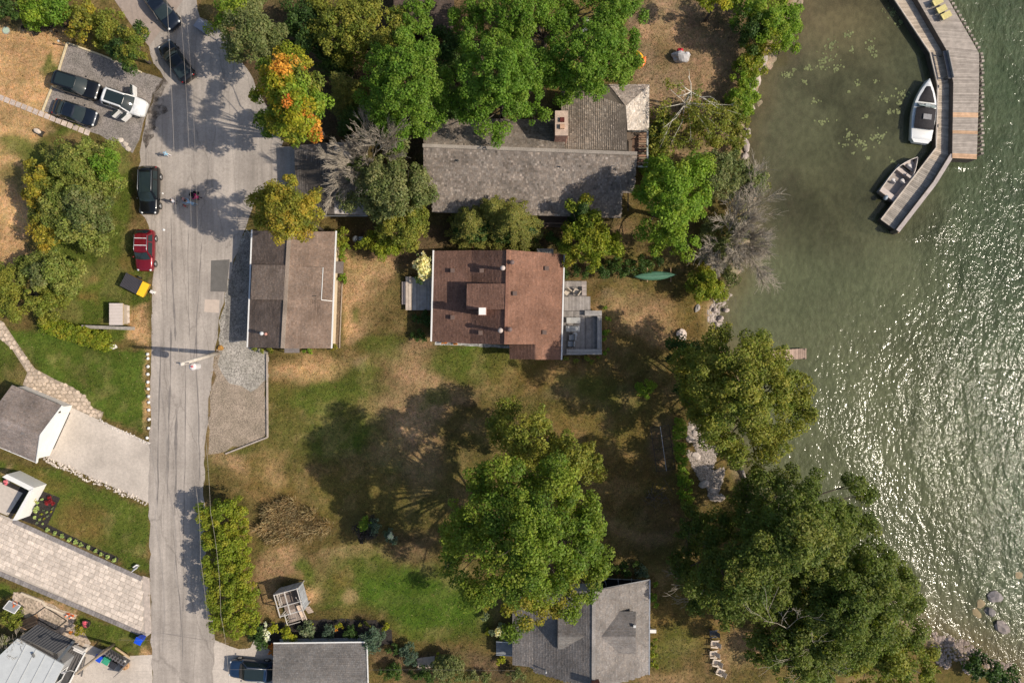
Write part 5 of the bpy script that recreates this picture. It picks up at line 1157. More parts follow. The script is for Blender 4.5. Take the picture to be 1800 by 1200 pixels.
for i in range(15):
    f = i / 14; mb = MB(); mb.beam(P(66 + 64 * f, 1097 + 28 * f, 1.96), P(36 + 62 * f, 1119 + 29 * f, 2.8), .05, .07, (.10, .10, .105)); wpart(hm, 'standing_seam', mb, PAINT, mr)
mb = MB(); mb.prism([tuple(P(*q, .5))[:2] for q in ((100, 1150), (126, 1136), (146, 1150), (118, 1200), (90, 1230))], -.02, .35, (.08, .078, .078)); dk = wpart(hm, 'side_deck', mb, WOOD)
for i in range(9):
    mb = MB(); mb.beam(P(98 + 5.6 * i, 1164 + 3 * i, .42) , P(124 + 3.2 * i, 1138 + 2 * i, .42), .17, .04, (.13, .12, .115)); wpart(hm, 'deck_board', mb, WOOD, dk)
strip(hm, 'dark_fascia', [(96, 1168, 2.5), (130, 1126, 2.2)], .25, .3, PAINT, (.10, .11, .12)); strip(hm, 'white_edge', [(122, 1200, .5), (150, 1146, .5)], .12, .12, WHITE)
window(hm, P(108, 1168, 2.5).lerp(P(60, 1260, 2.5), .3) - Vector((0, 0, 1)) + Vector((.05, 0, 0)), (.9, -.45, 0), 1.4, 1.4)
# ------------------------------------------------------------------ vehicles
def car_paint(name, col, metal=.35):
    if name in MATS: return MATS[name]
    m, N, L, b = nodes(name); n = noise(N, L, 2.5, 4); r = ramp(N, [(.3, tuple(c * .88 for c in col)), (.7, tuple(min(1, c * 1.12) for c in col))]); L.new(n.outputs[0], r.inputs[0])
    L.new(r.outputs[0], b.inputs['Base Color']); b.inputs['Metallic'].default_value = metal; b.inputs['Roughness'].default_value = .32
    b.inputs['Coat Weight'].default_value = .8; b.inputs['Coat Roughness'].default_value = .05; MATS[name] = m; return m
CARGLASS = M('car_glass', (.022, .034, .038), .05, .05, 2, .02, bmp=0, spec=.35)
LAMP = M('lamp_lens', (.75, .76, .75), .15, .05, 4, .02, bmp=0, spec=.6); TAIL = M('tail_lens', (.35, .015, .012), .2, .05, 4, .02, bmp=0, spec=.5)

def car(label, px, py, ang, Lc, Wc, Hc, paint, kind='suv', roof=None, rails=False, open_doors=(), sunroof=False, glass=None, group='cars parked around the road'):
    """ang: heading in the photo, degrees clockwise from pointing right"""
    z = .03; c = P(px, py, Hc * .55); root = thing('parked_car', label, 'car', (c.x, c.y, z), -math.radians(ang), group)
    W2 = Wc / 2; glass = glass or CARGLASS; zb = .24
    suv = kind in ('suv', 'wagon')
    belt = Hc * (.60 if suv else .62)
    if suv: st = [(-.5, .80, .62), (-.485, .90, .80), (-.45, .96, belt / Hc * 1.0), (-.38, 1, .62), (-.1, 1, .61), (.15, 1, .60), (.22, .99, .60), (.36, .965, .575), (.44, .90, .54), (.48, .80, .48), (.5, .66, .40)]
    else: st = [(-.5, .72, .50), (-.485, .84, .60), (-.43, .92, .66), (-.33, .98, .665), (-.1, 1, .64), (.12, 1, .62), (.24, .99, .605), (.36, .955, .57), (.44, .88, .53), (.48, .76, .46), (.5, .6, .38)]
    rings = []
    for x, w, t in st:
        X = x * Lc; w *= W2; T = t * Hc if t > .45 else t * Hc
        if suv and x < -.44: T = min(T, belt)
        prof = [(-.82, zb), (-.97, zb + .10), (-1.0, .45 * T + .12), (-.985, T * .80), (-.93, T * .96), (-.72, T + .012), (0, T + .035), (.72, T + .012), (.93, T * .96), (.985, T * .80), (1.0, .45 * T + .12), (.97, zb + .10), (.82, zb)]
        rings.append([Vector((X, y * w, zz)) for y, zz in prof])
    mb = MB(); mb.loft(rings); body = mb.build('body', paint, root)
    # cabin: belt ring to roof ring
    if kind == 'suv': xr0, xr1, xf1, xf0 = -.49, -.41, .07, .23
    elif kind == 'wagon': xr0, xr1, xf1, xf0 = -.48, -.38, .06, .21
    else: xr0, xr1, xf1, xf0 = -.40, -.20, .06, .24
    zt = Hc - .05; zbelt = belt + .02
    def ring(a, b_, w, zz, rnd=.12): 
        a *= Lc; b_ *= Lc
        return [Vector((a + rnd, -w, zz)), Vector((b_ - rnd, -w, zz)), Vector((b_ - .02, -w * .62, zz)), Vector((b_, 0, zz)), Vector((b_ - .02, w * .62, zz)), Vector((b_ - rnd, w, zz)), Vector((a + rnd, w, zz)), Vector((a, w * .6, zz)), Vector((a - .02, 0, zz)), Vector((a, -w * .6, zz))]
    wb, wt = W2 * .93, W2 * .74
    mb = MB(); mb.loft([ring(xr0, xf0, wb, zbelt - .06), ring(xr0 + (xr1 - xr0) * .5, xf0 + (xf1 - xf0) * .5, (wb + wt) / 2 + .02, (zbelt + zt) / 2), ring(xr1, xf1, wt, zt - .01), ring(xr1 + .02, xf1 - .02, wt * .86, zt + .035)], sm=False)
    cab = mb.build('cabin', paint, root)
    def pane(name, p, th=.012, par=None, m=None):
        a, b_, c_, d_ = [Vector(q) for q in p]; n = (b_ - a).cross(d_ - a).normalized(); mid = Vector((0, 0, (zbelt + zt) / 2))
        if n.dot(((a + c_) / 2) - mid) < 0: n = -n
        mb = MB(); mb.loft([[q + n * .004 for q in (a, b_, c_, d_)], [q + n * (.004 + th) for q in (a, b_, c_, d_)]], sm=False)
        return mb.build(name, m or glass, par or root)
    def lp(x0, x1, w0, w1, f, sgn): return Vector(((x0 + (x1 - x0) * f) * Lc, sgn * (w0 + (w1 - w0) * f), zbelt - .06 + (zt - zbelt + .05) * f))
    k = 1.035
    def curved(name, x0, x1, w0, w1, z0, z1, bow):
        rows = []
        for f in (0, .5, 1):
            x = x0 + (x1 - x0) * f; w = w0 + (w1 - w0) * f; zz = z0 + (z1 - z0) * f + .03 * f * (1 - f) * 4
            rows.append([Vector((x - bow * u * u, u * w, zz)) for u in (-1, -.6, -.2, .2, .6, 1)])
        mb = MB(); mb.loft(rows, closed=False, caps=False); return mb.build(name, glass, root)
    curved('windshield', xf0 * Lc + .10, xf1 * Lc + .10, wb * .88, wt * .92, zbelt + .01, zt + .015, .09)
    curved('rear_window', xr0 * Lc - .05, xr1 * Lc - .08, wb * .80, wt * .86, zbelt + .05, zt + .01, -.06)
    for sgn in (-1, 1):
        xm = (xr1 + xf1) / 2
        for (u0, u1, t0, t1) in ((xr0 + .10, xm - .045, xr1 + .04, xm - .04), (xm - .02, xf0 - .06, xm - .02, xf1 - .015)):
            pane('side_window', [Vector((u0 * Lc, sgn * wb * k, zbelt + .02)), Vector((u1 * Lc, sgn * wb * k, zbelt + .02)), Vector((t1 * Lc, sgn * (wt * 1.02 + .025), zt - .07)), Vector((t0 * Lc, sgn * (wt * 1.02 + .025), zt - .07))], .012)
    if sunroof or roof:
        a, b_ = (xr1 + .07) * Lc, (xf1 + .012) * Lc; mb = MB(); w = wt * .80
        mb.loft([[Vector((a, -w, zt + .034)), Vector((b_, -w, zt + .034)), Vector((b_, w, zt + .034)), Vector((a, w, zt + .034))], [Vector((a, -w, zt + .046)), Vector((b_, -w, zt + .046)), Vector((b_, w, zt + .046)), Vector((a, w, zt + .046))]], sm=False)
        mb.build('glass_roof' if sunroof else 'roof_panel', roof or glass, root)
    if rails:
        for sgn in (-1, 1):
            mb = MB(); mb.tube([(xr1 * Lc + .15, sgn * wt * .93, zt + .05), (0, sgn * wt * .95, zt + .10), (xf1 * Lc - .1, sgn * wt * .93, zt + .05)], .028, n=6); mb.build('roof_rail', METAL, root)
    if rails == 2:
        for x in (-.12, -.29):
            mb = MB(); mb.box((x * Lc + .1, 0, zt + .09), (.07, wt * 1.75, .05), col=(.7, .7, .7)); mb.build('roof_bar', PAINT, root)
    for sx in (-.305, .31):
        for sgn in (-1, 1):
            mb = MB(); R = .345 if suv else .325; cx, cy = sx * Lc, sgn * (W2 - .09)
            mb.tube([(cx, cy - .11, R), (cx, cy + .11, R)], R, n=18); wh = mb.build('wheel', RUBBER, root)
            mb = MB(); mb.tube([(cx, cy + sgn * .112, R), (cx, cy + sgn * .122, R)], R * .66, n=14); mb.build('rim', METAL, wh)
    for sgn in (-1, 1):
        mb = MB(); mb.blob(((xf0 - .045) * Lc, sgn * (W2 + .10), belt + .06), (.085, .12, .075), 3, 1, .05); mb.build('mirror', paint, root, smooth=True)
        mb = MB(); mb.blob((.462 * Lc, sgn * W2 * .68, .50 * Hc - .03), (.17, .16, .06), 4, 1, .05); mb.build('headlight', LAMP, root, smooth=True)
        mb = MB(); mb.blob((-.478 * Lc, sgn * W2 * .74, .60 * Hc - .06), (.07, .15, .08), 5, 1, .05); mb.build('taillight', TAIL, root, smooth=True)
    mb = MB(); mb.box((.492 * Lc, 0, .34 * Hc), (.06, W2 * .95, .14)); mb.build('grille', BLACKM, root)
    for (x, sgn, oa, ln) in open_doors:
        h0 = Vector((x * Lc, sgn * W2 * .96, 0)); d = Matrix.Rotation(sgn * math.radians(oa), 3, 'Z') @ Vector((-1, 0, 0)); d = Vector((-math.cos(math.radians(oa)), sgn * math.sin(math.radians(oa)), 0))
        e = h0 + d * ln; mb = MB(); mb.beam(h0 + Vector((0, 0, .62)), e + Vector((0, 0, .62)), .17, .72)
        dr = mb.build('door', paint, root)
        mb = MB(); mb.beam(h0.lerp(e, .1) + Vector((0, 0, 1.22)), h0.lerp(e, .95) + Vector((0, 0, 1.22)), .05, .42); mb.build('door_window', glass, dr)
    return root
BLK = car_paint('black_car_paint', (.010, .011, .013)); NAVY = car_paint('navy_car_paint', (.012, .018, .030)); REDP = car_paint('red_car_paint', (.22, .010, .020)); WHT = car_paint('white_car_paint', (.80, .80, .79), 0); BLU = car_paint('blue_car_paint', (.018, .045, .10))
car('black SUV nose to tail behind the white car on the gravel pad', 133, 149, 17, 4.9, 1.95, 1.72, BLK, 'suv', sunroof=True)
car('black sedan beside the stepping-stone path on the gravel pad', 131, 198, 18, 4.6, 1.85, 1.45, NAVY, 'sedan')
car('white SUV with three doors standing open on the gravel pad', 217, 179, 19, 4.6, 1.95, 1.65, WHT, 'suv', sunroof=True, open_doors=[(.16, 1, 70, 1.05), (-.02, -1, 62, 1.0), (.20, -1, 62, 1.0)])
car('black sedan parked diagonally at the corner by the dark green tree', 309, 107, 235, 4.7, 1.86, 1.45, BLK, 'sedan')
car('black car entering from the brown paved lane at the top edge', 282, 14, 52, 4.8, 1.9, 1.5, NAVY, 'sedan')
car('black SUV parked facing south on the grass verge', 261, 334, 91, 4.95, 1.98, 1.74, BLK, 'suv', sunroof=True, rails=1)
car('dark red SUV with roof bars parked behind the yellow bin', 253.5, 440, 91, 4.3, 1.88, 1.66, REDP, 'wagon', rails=2)
car('blue SUV with silver roof rails beside the grey garage', 441, 1178, 185, 4.7, 1.9, 1.7, BLU, 'suv', sunroof=True, rails=1)

# ------------------------------------------------------------------ boats
def hull_rings(Lb, Wb, Hb, n=12, transom=.82, rake=.1, bow=.55, z0=-.28):
    out = []
    for i in range(n):
        t = i / (n - 1); x = -Lb / 2 + Lb * t
        w = Wb / 2 * (transom + (1 - transom) * min(1, t / .35)) if t < .35 else Wb / 2 * (1 - max(0, (t - bow) / (1 - bow)) ** 2.0 * .985 if t > bow else 1)
        zt = Hb + .18 * t ** 2; keel = z0 + (.25 * max(0, (t - .75) / .25) ** 2)
        out.append([Vector((x, -w, zt)), Vector((x, -w * .96, zt * .5)), Vector((x, -w * .80, keel + .10)), Vector((x, 0, keel)), Vector((x, w * .80, keel + .10)), Vector((x, w * .96, zt * .5)), Vector((x, w, zt))])
    return out
def boat_xy(px, py, ang, name, label, z=WATER_Z):
    c = P(px, py, z + .5); return thing(name, label, 'boat', (c.x, c.y, z), -math.radians(ang))
GEL = M('gelcoat', (.80, .80, .78), .25, .04, 1, .02, bmp=0, spec=.6); CANVAS = M('black_canvas', (.035, .032, .034), .9, .2, 6, .2, bmp=.4)
bt = boat_xy(1623, 194, -83, 'motor_boat', 'white runabout with black canvas covers moored inside the dock')
rg_ = hull_rings(6.4, 2.5, .75, 14, .86, bow=.42); mb = MB(); mb.loft(rg_, closed=False); mb.build('hull', GEL, bt)
mb = MB(); 
rim = []
for r in rg_: rim.append([r[0], r[0] * 1.0 + Vector((0, (-r[0].y) * .16, .06)), r[6] + Vector((0, -r[6].y * .16, .06)), r[6]])
mb.loft([[a, b_, c_, d_] for a, b_, c_, d_ in rim], closed=False); mb.build('deck', GEL, bt)
def bow_w(x): 
    t = (x + 3.2) / 6.4
    return 1.25 * (1 - max(0, (t - .42) / .58) ** 2.0 * .985)
def cover(x0, x1, inset, z, zc, n=8, flat0=None):
    rings = []
    for i in range(n):
        x = x0 + (x1 - x0) * i / (n - 1); w = max(.05, bow_w(x) - inset); rings.append([Vector((x, y * w, z + zc * (1 - y * y) + .02 * math.sin(7 * x + 5 * y))) for y in (-1, -.66, -.33, 0, .33, .66, 1)])
    return rings
mb = MB(); mb.loft(cover(.72, 2.35, .26, .92, .16), closed=False); mb.build('bow_cover', CANVAS, bt)
mb = MB(); mb.loft(cover(-2.15, .05, .20, 1.02, .28), closed=False); cc = mb.build('cockpit_cover', CANVAS, bt)
mb = MB(); mb.box((-.95, -.05, 1.33), (.55, .85, .05), col=(.30, .29, .29)); mb.build('cover_hatch', FABRIC, cc)
mb = MB(); mb.loft([[Vector((.18, y * 1.02, .95)) for y in (-1, -.5, 0, .5, 1)], [Vector((.55 - .0, y * .96, .95)) for y in (-1, -.5, 0, .5, 1)], [Vector((.10, y * .9, 1.38)) for y in (-1, -.5, 0, .5, 1)]], closed=False); mb.build('windshield', M('boat_glass', (.30, .36, .35), .1, .05, 2, .02, bmp=0, spec=.6), bt)
mb = MB(); mb.box((.25, 0, 1.1), (.42, .5, .35), col=(.35, .38, .38)); mb.build('console', PLASTIC, bt)
mb = MB(); mb.prism([(-3.55, -.75), (-3.15, -1.02), (-2.15, -1.08), (-2.15, 1.08), (-3.15, 1.02), (-3.55, .75)], .30, .80); mb.build('swim_platform', GEL, bt)

ALU = M('boat_aluminium', (.46, .40, .365), .55, .12, 2, .08, metal=.3, bmp=.1)
fb = boat_xy(1583, 312, -52, 'fishing_boat', 'open aluminium fishing boat with seats and outboard motor at the dock')
rg_ = hull_rings(5.2, 2.0, .62, 13, .92, bow=.45, z0=-.2); mb = MB(); mb.loft(rg_, closed=False); mb.loft([[v * .985 + Vector((0, 0, .02)) for v in r] for r in rg_], closed=False); mb.build('hull', ALU, fb)
mb = MB(); 
for sgn in (0, 6):
    pts = [r[sgn] + Vector((0, 0, .02)) for r in rg_]
    mb.tube(pts, .05, n=5)
mb.build('gunwale', M('pale_aluminium', (.6, .54, .49), .5, .1, 2, .05, metal=.3, bmp=.05), fb)
mb = MB(); mb.prism([(1.3, -.72), (2.2, -.25), (2.2, .25), (1.3, .72)], .30, .42); mb.build('bow_deck', ALU, fb)
mb = MB(); mb.prism([(-2.55, -.92), (1.3, -.92), (1.3, .92), (-2.55, .92)], -.05, .02); mb.build('floor', M('boat_carpet', (.38, .335, .30), .95, .15, 4, .2), fb)
mb = MB(); mb.box((-2.2, 0, .3), (.55, 1.7, .5)); mb.build('rear_bench', ALU, fb)
mb = MB(); mb.box((.55, -.6, .38), (.25, .72, .7)); mb.build('console', ALU, fb)
mb = MB(); mb.box((.62, .3, .25), (.35, 1.1, .45)); mb.build('middle_bench', ALU, fb)
for (x, y) in ((-.2, -.35), (-.75, .45), (1.5, .05)):
    mb = MB(); mb.blob((x, y, .55), (.25, .23, .09), 2, 2, .05, col=(.62, .58, .55)); mb.box((x - .22, y, .78), (.10, .42, .42), col=(.60, .56, .53)); s_ = mb.build('seat', FABRIC, fb)
    mb = MB(); mb.tube([(x, y, 0), (x, y, .5)], .05); mb.build('seat_post', METAL, s_)
ob = MB(); ob.blob((-2.78, 0, .75), (.32, .22, .22), 8, 2, .06, col=(.25, .30, .34)); o_ = ob.build('outboard_motor', PLASTIC, fb, smooth=True)
mb = MB(); mb.box((-2.75, 0, .25), (.16, .12, .9), col=(.05, .05, .05)); mb.build('motor_leg', PLASTIC, o_)

# upturned canoe on two trestles
cz = .75; c = P(1151, 484.5, cz); cn = thing('canoe', 'dark green canoe lying upturned on wooden trestles', 'canoe', (c.x, c.y, .62), math.radians(2.5))
rings = []
for i in range(15):
    t = -1 + 2 * i / 14; w = .45 * max(0, 1 - abs(t) ** 2.2) + .012; zk = .36 - .10 * abs(t) ** 2 * 0 + .05 * abs(t) ** 3; x = t * 2.25
    rings.append([Vector((x, -w, .0 - .10 * abs(t) ** 4)), Vector((x, -w * .92, zk * .55)), Vector((x, -w * .55, zk * .9)), Vector((x, 0, zk + .015)), Vector((x, w * .55, zk * .9)), Vector((x, w * .92, zk * .55)), Vector((x, w, .0 - .10 * abs(t) ** 4))])
mb = MB(); mb.loft(rings, closed=False); mb.build('hull', M('green_hull', (.085, .20, .13), .45, .12, 1.5, .06, bmp=.05, spec=.4), cn)
mb = MB(); mb.tube([(r[3].x, 0, r[3].z + .012) for r in rings], .018, n=4); mb.build('keel', M('dark_green_trim', (.05, .12, .085), .5), cn)
for i, (x, lb) in enumerate(((1136, 'west'), (1177, 'east'))):
    q = P(x, 484); tr = thing('trestle', f'wooden trestle under the {lb} end of the green canoe', 'trestle', (q.x, q.y, 0), 0, 'canoe trestles')
    mb = MB(); mb.box((0, 0, .54), (.10, 1.5, .10), col=(.36, .24, .14)); mb.build('cross_beam', WOOD, tr)
    for sy in (-.6, .6):
        for sx in (-.16, .16):
            mb = MB(); mb.beam((sx, sy, 0), (sx * .2, sy * .95, .5), .06, .06, (.30, .20, .12)); mb.build('leg', WOOD, tr)

# ------------------------------------------------------------------ docks
DKW = (.40, .325, .27)
def along(poly, n_per=None, spacing=.2):
    """walk two matching edge polylines and yield board end points"""
    Lp, Rp = poly; seg = []
    for i in range(len(Lp) - 1):
        l = ((Lp[i + 1] - Lp[i]).length + (Rp[i + 1] - Rp[i]).length) / 2; n = max(1, int(l / spacing))
        for k_ in range(n): seg.append((Lp[i].lerp(Lp[i + 1], k_ / n), Rp[i].lerp(Rp[i + 1], k_ / n), Lp[i].lerp(Lp[i + 1], (k_ + .90) / n), Rp[i].lerp(Rp[i + 1], (k_ + .90) / n)))
    return seg
def planks(root, segs, z, th, colf, parent=None, name='plank'):
    for i, (l0, r0, l1, r1) in enumerate(segs):
        mb = MB(); dz = random.uniform(-.006, .006); mb.loft([[Vector((p.x, p.y, z - th)) for p in (l0, r0, r1, l1)], [Vector((p.x, p.y, z + dz)) for p in (l0, r0, r1, l1)]], sm=False)
        me = mb; me.c = [colf(i)] * len(me.f); wpart(root, name, me, WOOD, parent)
wz, pz_ = .15, .85
dk = thing('lake_dock', 'long angled timber dock with a lower walkway and raised platform', 'dock', tuple(P(1650, 180, 0)))
Lw = [P(*q, wz) for q in ((1556, -25), (1572, 0), (1634, 93), (1648, 150), (1645, 260), (1612, 303), (1548, 386))]
Rw = [P(*q, wz) for q in ((1596, -25), (1612, 0), (1664, 90), (1673, 146), (1672, 268), (1640, 318), (1573, 404))]
sg = along((Lw, Rw), spacing=.19)
rr = random.Random(5); cf = [tuple(c_ * k_ * w_ for c_, w_ in zip((.52, .43, .335) if i < len(sg) * .70 else (.38, .335, .285), (1, 1, 1))) for i, k_ in ((i, rr.uniform(.78, 1.15)) for i in range(len(sg)))]
planks(dk, sg, wz, .06, lambda i: cf[i], name='walkway_plank')
mb = MB(); mb.loft([[Vector((p.x, p.y, z_)) for p in Lw + Rw[::-1]] for z_ in (-2.2, wz - .07)], sm=False, col=(.07, .06, .05)); wpart(dk, 'walkway_crib', mb, WOOD)
mb = MB(); [mb.beam(a + Vector((0, 0, .05)), b_ + Vector((0, 0, .05)), .12, .14, (.58, .50, .42)) for a, b_ in zip(Lw[:-1], Lw[1:])]; wpart(dk, 'edge_board', mb, WOOD)
Lp = [P(*q, pz_) for q in ((1596, -25), (1613, 0), (1664, 88), (1676, 146), (1674, 278))]; Rp = [P(*q, pz_) for q in ((1652, -25), (1667, 0), (1721, 94), (1721, 146), (1717, 280))]
sg = along((Lp, Rp), spacing=.17); n_ = len(sg); rr = random.Random(6)
def pc_(i):
    y = 600 - sg[i][0].y / (S * (H - pz_) / H); fresh = 197 < y < 204 or 229 < y < 234 or y > 268
    k_ = rr.uniform(.80, 1.14); b_ = (.62, .40, .25) if fresh else (.41, .355, .305)
    return tuple(c_ * k_ for c_ in b_)
cols_ = [pc_(i) for i in range(n_)]; planks(dk, sg, pz_, .05, lambda i: cols_[i], name='platform_plank')
mb = MB(); mb.loft([[Vector((p.x, p.y, z_)) for p in Lp + Rp[::-1]] for z_ in (-2.4, pz_ - .06)], sm=False, col=(.12, .10, .085)); wpart(dk, 'platform_crib', mb, WOOD)
mb = MB(); ret = [P(*q, .75) for q in ((1674, 272), (1643, 322), (1578, 406))]; [mb.beam(a, b_, .42, .08, (.46, .40, .37)) for a, b_ in zip(ret[:-1], ret[1:])]; wpart(dk, 'wall_cap', mb, WOOD)
mb = MB(); [mb.beam(Vector((a.x, a.y, -.7)), Vector((b_.x, b_.y, -.7)), .34, 2.8, (.14, .12, .10)) for a, b_ in zip(ret[:-1], ret[1:])]; wpart(dk, 'retaining_wall', mb, WOOD)
for a, b_, n_ in ((ret[0], ret[1], 10), (ret[1], ret[2], 20)):
    for i in range(n_):
        p = a.lerp(b_, (i + .5) / n_); d = (b_ - a).normalized(); o = Vector((-d.y, d.x, 0)); mb = MB(); mb.beam(Vector((p.x, p.y, -1.9)) + o * .32, Vector((p.x, p.y, .35)) + o * .28, .20, .16, jc((.34, .25, .17), .7, 1.3)); wpart(dk, 'pile', mb, WOOD)
for i in range(26):
    p = P(1721, 96 + 7 * i, .3); mb = MB(); mb.beam(Vector((p.x + .12, p.y, -2.2)), Vector((p.x + .12, p.y, .55 + .1 * (i % 3))), .22, .28, jc((.36, .31, .26), .7, 1.3)); wpart(dk, 'pile', mb, WOOD)
for i in range(13):
    p = P(1667 + 4.1 * i, 7 * i + 2, .3); mb = MB(); mb.beam(Vector((p.x + .12, p.y + .05, -2.2)), Vector((p.x + .12, p.y + .05, .55)), .24, .28, jc((.36, .31, .26), .7, 1.3)); wpart(dk, 'pile', mb, WOOD)
for (x, y) in ((1647, 153), (1646, 222)): mb = MB(); c = P(x + 1.5, y, wz); mb.box(c + Vector((0, 0, .08)), (.12, .3, .12), col=(.04, .04, .04)); wpart(dk, 'mooring_cleat', mb, PLASTIC)
a_, b_ = P(1660, 90, .95), P(1670, 138, .95); bn = thing('dock_bench', 'long dark grey bench between walkway and raised platform', 'bench', tuple((a_ + b_) / 2 - Vector((0, 0, .8))))
mb = MB(); mb.beam(a_, b_, .34, .06, (.16, .155, .16)); wpart(bn, 'seat', mb, WOOD); mb = MB(); mb.beam(a_ + Vector((.2, 0, .2)), b_ + Vector((.2, 0, .2)), .05, .3, (.30, .29, .28)); wpart(bn, 'backrest', mb, WOOD)
for f in (.08, .92): mb = MB(); q = a_.lerp(b_, f); mb.beam(Vector((q.x, q.y, .15)), q - Vector((0, 0, .04)), .1, .3, (.1, .1, .1)); wpart(bn, 'leg', mb, WOOD)
# little jetty under the shore tree
jt = thing('small_jetty', 'short weathered timber jetty poking out from under the olive shore tree', 'jetty', tuple(P(1390, 622, 0)))
sg = along(([P(x, 614 + (1385 - x) * .06, -.1) for x in (1340, 1418)], [P(x, 632 + (1385 - x) * .06, -.1) for x in (1340, 1418)]), spacing=.22); planks(jt, sg, -.1, .05, lambda i: jc((.46, .33, .26), .75, 1.2))
[wpart(jt, 'stringer', MB().beam(P(1345, y, -.2), P(1417, y - 3, -.2), .1, .14, (.2, .15, .12)), WOOD) for y in (618, 632)]
for (x, y) in ((1415, 614), (1415, 630), (1380, 616), (1380, 632)): mb = MB(); q = P(x, y, -.1); mb.cyl(Vector((q.x, q.y, -2)), .08, 2.0, 8, col=(.25, .19, .15)); wpart(jt, 'post', mb, WOOD)

# ------------------------------------------------------------------ decks of the red house
dE = thing('lakeside_deck', 'grey plank deck with built-in benches on the lake side of the red house', 'deck', tuple(P(1020, 560)))
rr = random.Random(8)
def deck_boards(root, x0, x1, y0, y1, z, n, col, horiz=False, th=.04):
    for i in range(n):
        f0, f1 = i / n, (i + .92) / n; k_ = rr.uniform(.78, 1.16)
        q = [(x0, y0 + (y1 - y0) * f0), (x1, y0 + (y1 - y0) * f0), (x1, y0 + (y1 - y0) * f1), (x0, y0 + (y1 - y0) * f1)] if horiz else [(x0 + (x1 - x0) * f0, y0), (x0 + (x1 - x0) * f1, y0), (x0 + (x1 - x0) * f1, y1), (x0 + (x1 - x0) * f0, y1)]
        mb = MB(); mb.prism([tuple(P(*p, z))[:2] for p in q], z - th, z + rr.uniform(-.004, .004), tuple(c_ * k_ for c_ in col)); wpart(root, 'deck_board', mb, WOOD)
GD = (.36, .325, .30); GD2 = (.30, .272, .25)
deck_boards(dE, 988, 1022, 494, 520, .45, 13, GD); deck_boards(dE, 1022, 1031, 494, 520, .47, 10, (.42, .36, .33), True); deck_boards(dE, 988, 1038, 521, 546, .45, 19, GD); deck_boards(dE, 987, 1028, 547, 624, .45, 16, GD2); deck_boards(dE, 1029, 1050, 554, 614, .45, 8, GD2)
mb = MB(); mb.prism([tuple(P(*p))[:2] for p in ((985, 495), (1030, 495), (1030, 521), (1037, 521), (1037, 546), (1050, 548), (1050, 622), (985, 622))], -.05, .40, (.10, .09, .085)); wpart(dE, 'deck_frame', mb, WOOD)
for (q, nb, hz) in (((1028, 1058, 546, 555), 4, True), ((1050, 1058, 555.5, 613), 3, False), ((996, 1058, 613.5, 623), 4, True)):
    x0, x1, y0, y1 = q; deck_boards(dE, x0, x1, y0, y1, .92, nb, (.39, .365, .345), hz)
    mb = MB(); mb.prism([tuple(P(*p, .9))[:2] for p in ((x0 + 1, y0 + 1), (x1 - 1, y0 + 1), (x1 - 1, y1 - 1), (x0 + 1, y1 - 1))], .3, .87, (.14, .135, .13)); wpart(dE, 'bench_base', mb, WOOD)
dW = thing('entry_deck', 'small pale plank entry deck with steps on the west side of the red house', 'deck', tuple(P(735, 515)))
deck_boards(dW, 724, 764, 487, 545, .5, 16, (.36, .34, .32)); deck_boards(dW, 713, 723.5, 486, 545, .52, 2, (.58, .48, .39))  # house shade painted into the inner boards, sunlight into the outer pair
for (x, z_) in ((710, .36), (706.5, .2)): mb = MB(); mb.prism([tuple(P(*p, z_))[:2] for p in ((x, 495), (x + 3.0, 495), (x + 3.0, 535), (x, 535))], z_ - .05, z_, (.44, .37, .34)); wpart(dW, 'step', mb, WOOD)
mb = MB(); mb.prism([tuple(P(*p))[:2] for p in ((716, 488), (764, 488), (764, 544), (716, 544))], -.05, .45, (.12, .1, .09)); wpart(dW, 'deck_frame', mb, WOOD)
# ------------------------------------------------------------------ furniture
def obj_mat_part(root, name, boxes, mat, col=None):
    mb = MB()
    for c, s_, *r in boxes: mb.box(c, s_, rot=(r[0] if r else None), col=col)
    return mb.build(name, mat, root)
RX = lambda a: Matrix.Rotation(math.radians(a), 3, 'Y')
def adirondack(label, px, py, ang, col, group=None):
    q = P(px, py, .4); t = thing('lawn_chair', label, 'chair', (q.x, q.y, 0), -math.radians(ang), group)   # faces local +X
    for k_ in range(5): obj_mat_part(t, 'seat_slat', [((.32 - .12 * k_, 0, .36 - .035 * k_), (.10, .5, .025), RX(12))], PAINT, col)
    for k_ in range(5): obj_mat_part(t, 'back_slat', [((-.36, -.2 + .1 * k_, .62), (.025, .085, .78), RX(-24))], PAINT, tuple(c_ * .96 for c_ in col))
    for sy in (-.32, .32):
        obj_mat_part(t, 'armrest', [((.02, sy, .55), (.72, .12, .03))], PAINT, col); obj_mat_part(t, 'leg', [((.36, sy * .9, .27), (.09, .05, .54))], PAINT, col); obj_mat_part(t, 'leg', [((-.28, sy * .9, .25), (.6, .05, .09), RX(-18))], PAINT, col)
    return t
CW = (.74, .62, .50)
for i, (x, y, a, c_, lb) in enumerate([(1254, 1113, 180, (.12, .12, .125), 'dark grey slatted lawn chair at the north end of the chair row'), (1256, 1131, 185, CW, 'cream lawn chair next to the dark grey one'), (1254, 1149, 180, CW, 'cream lawn chair in the middle of the row of five'),
                                    (1259, 1164, 192, CW, 'cream lawn chair second from the south end of the row'), (1266, 1180, 205, CW, 'cream lawn chair at the south end of the chair row')]): adirondack(lb, x, y, a, c_, 'lawn chairs east of the grey house')
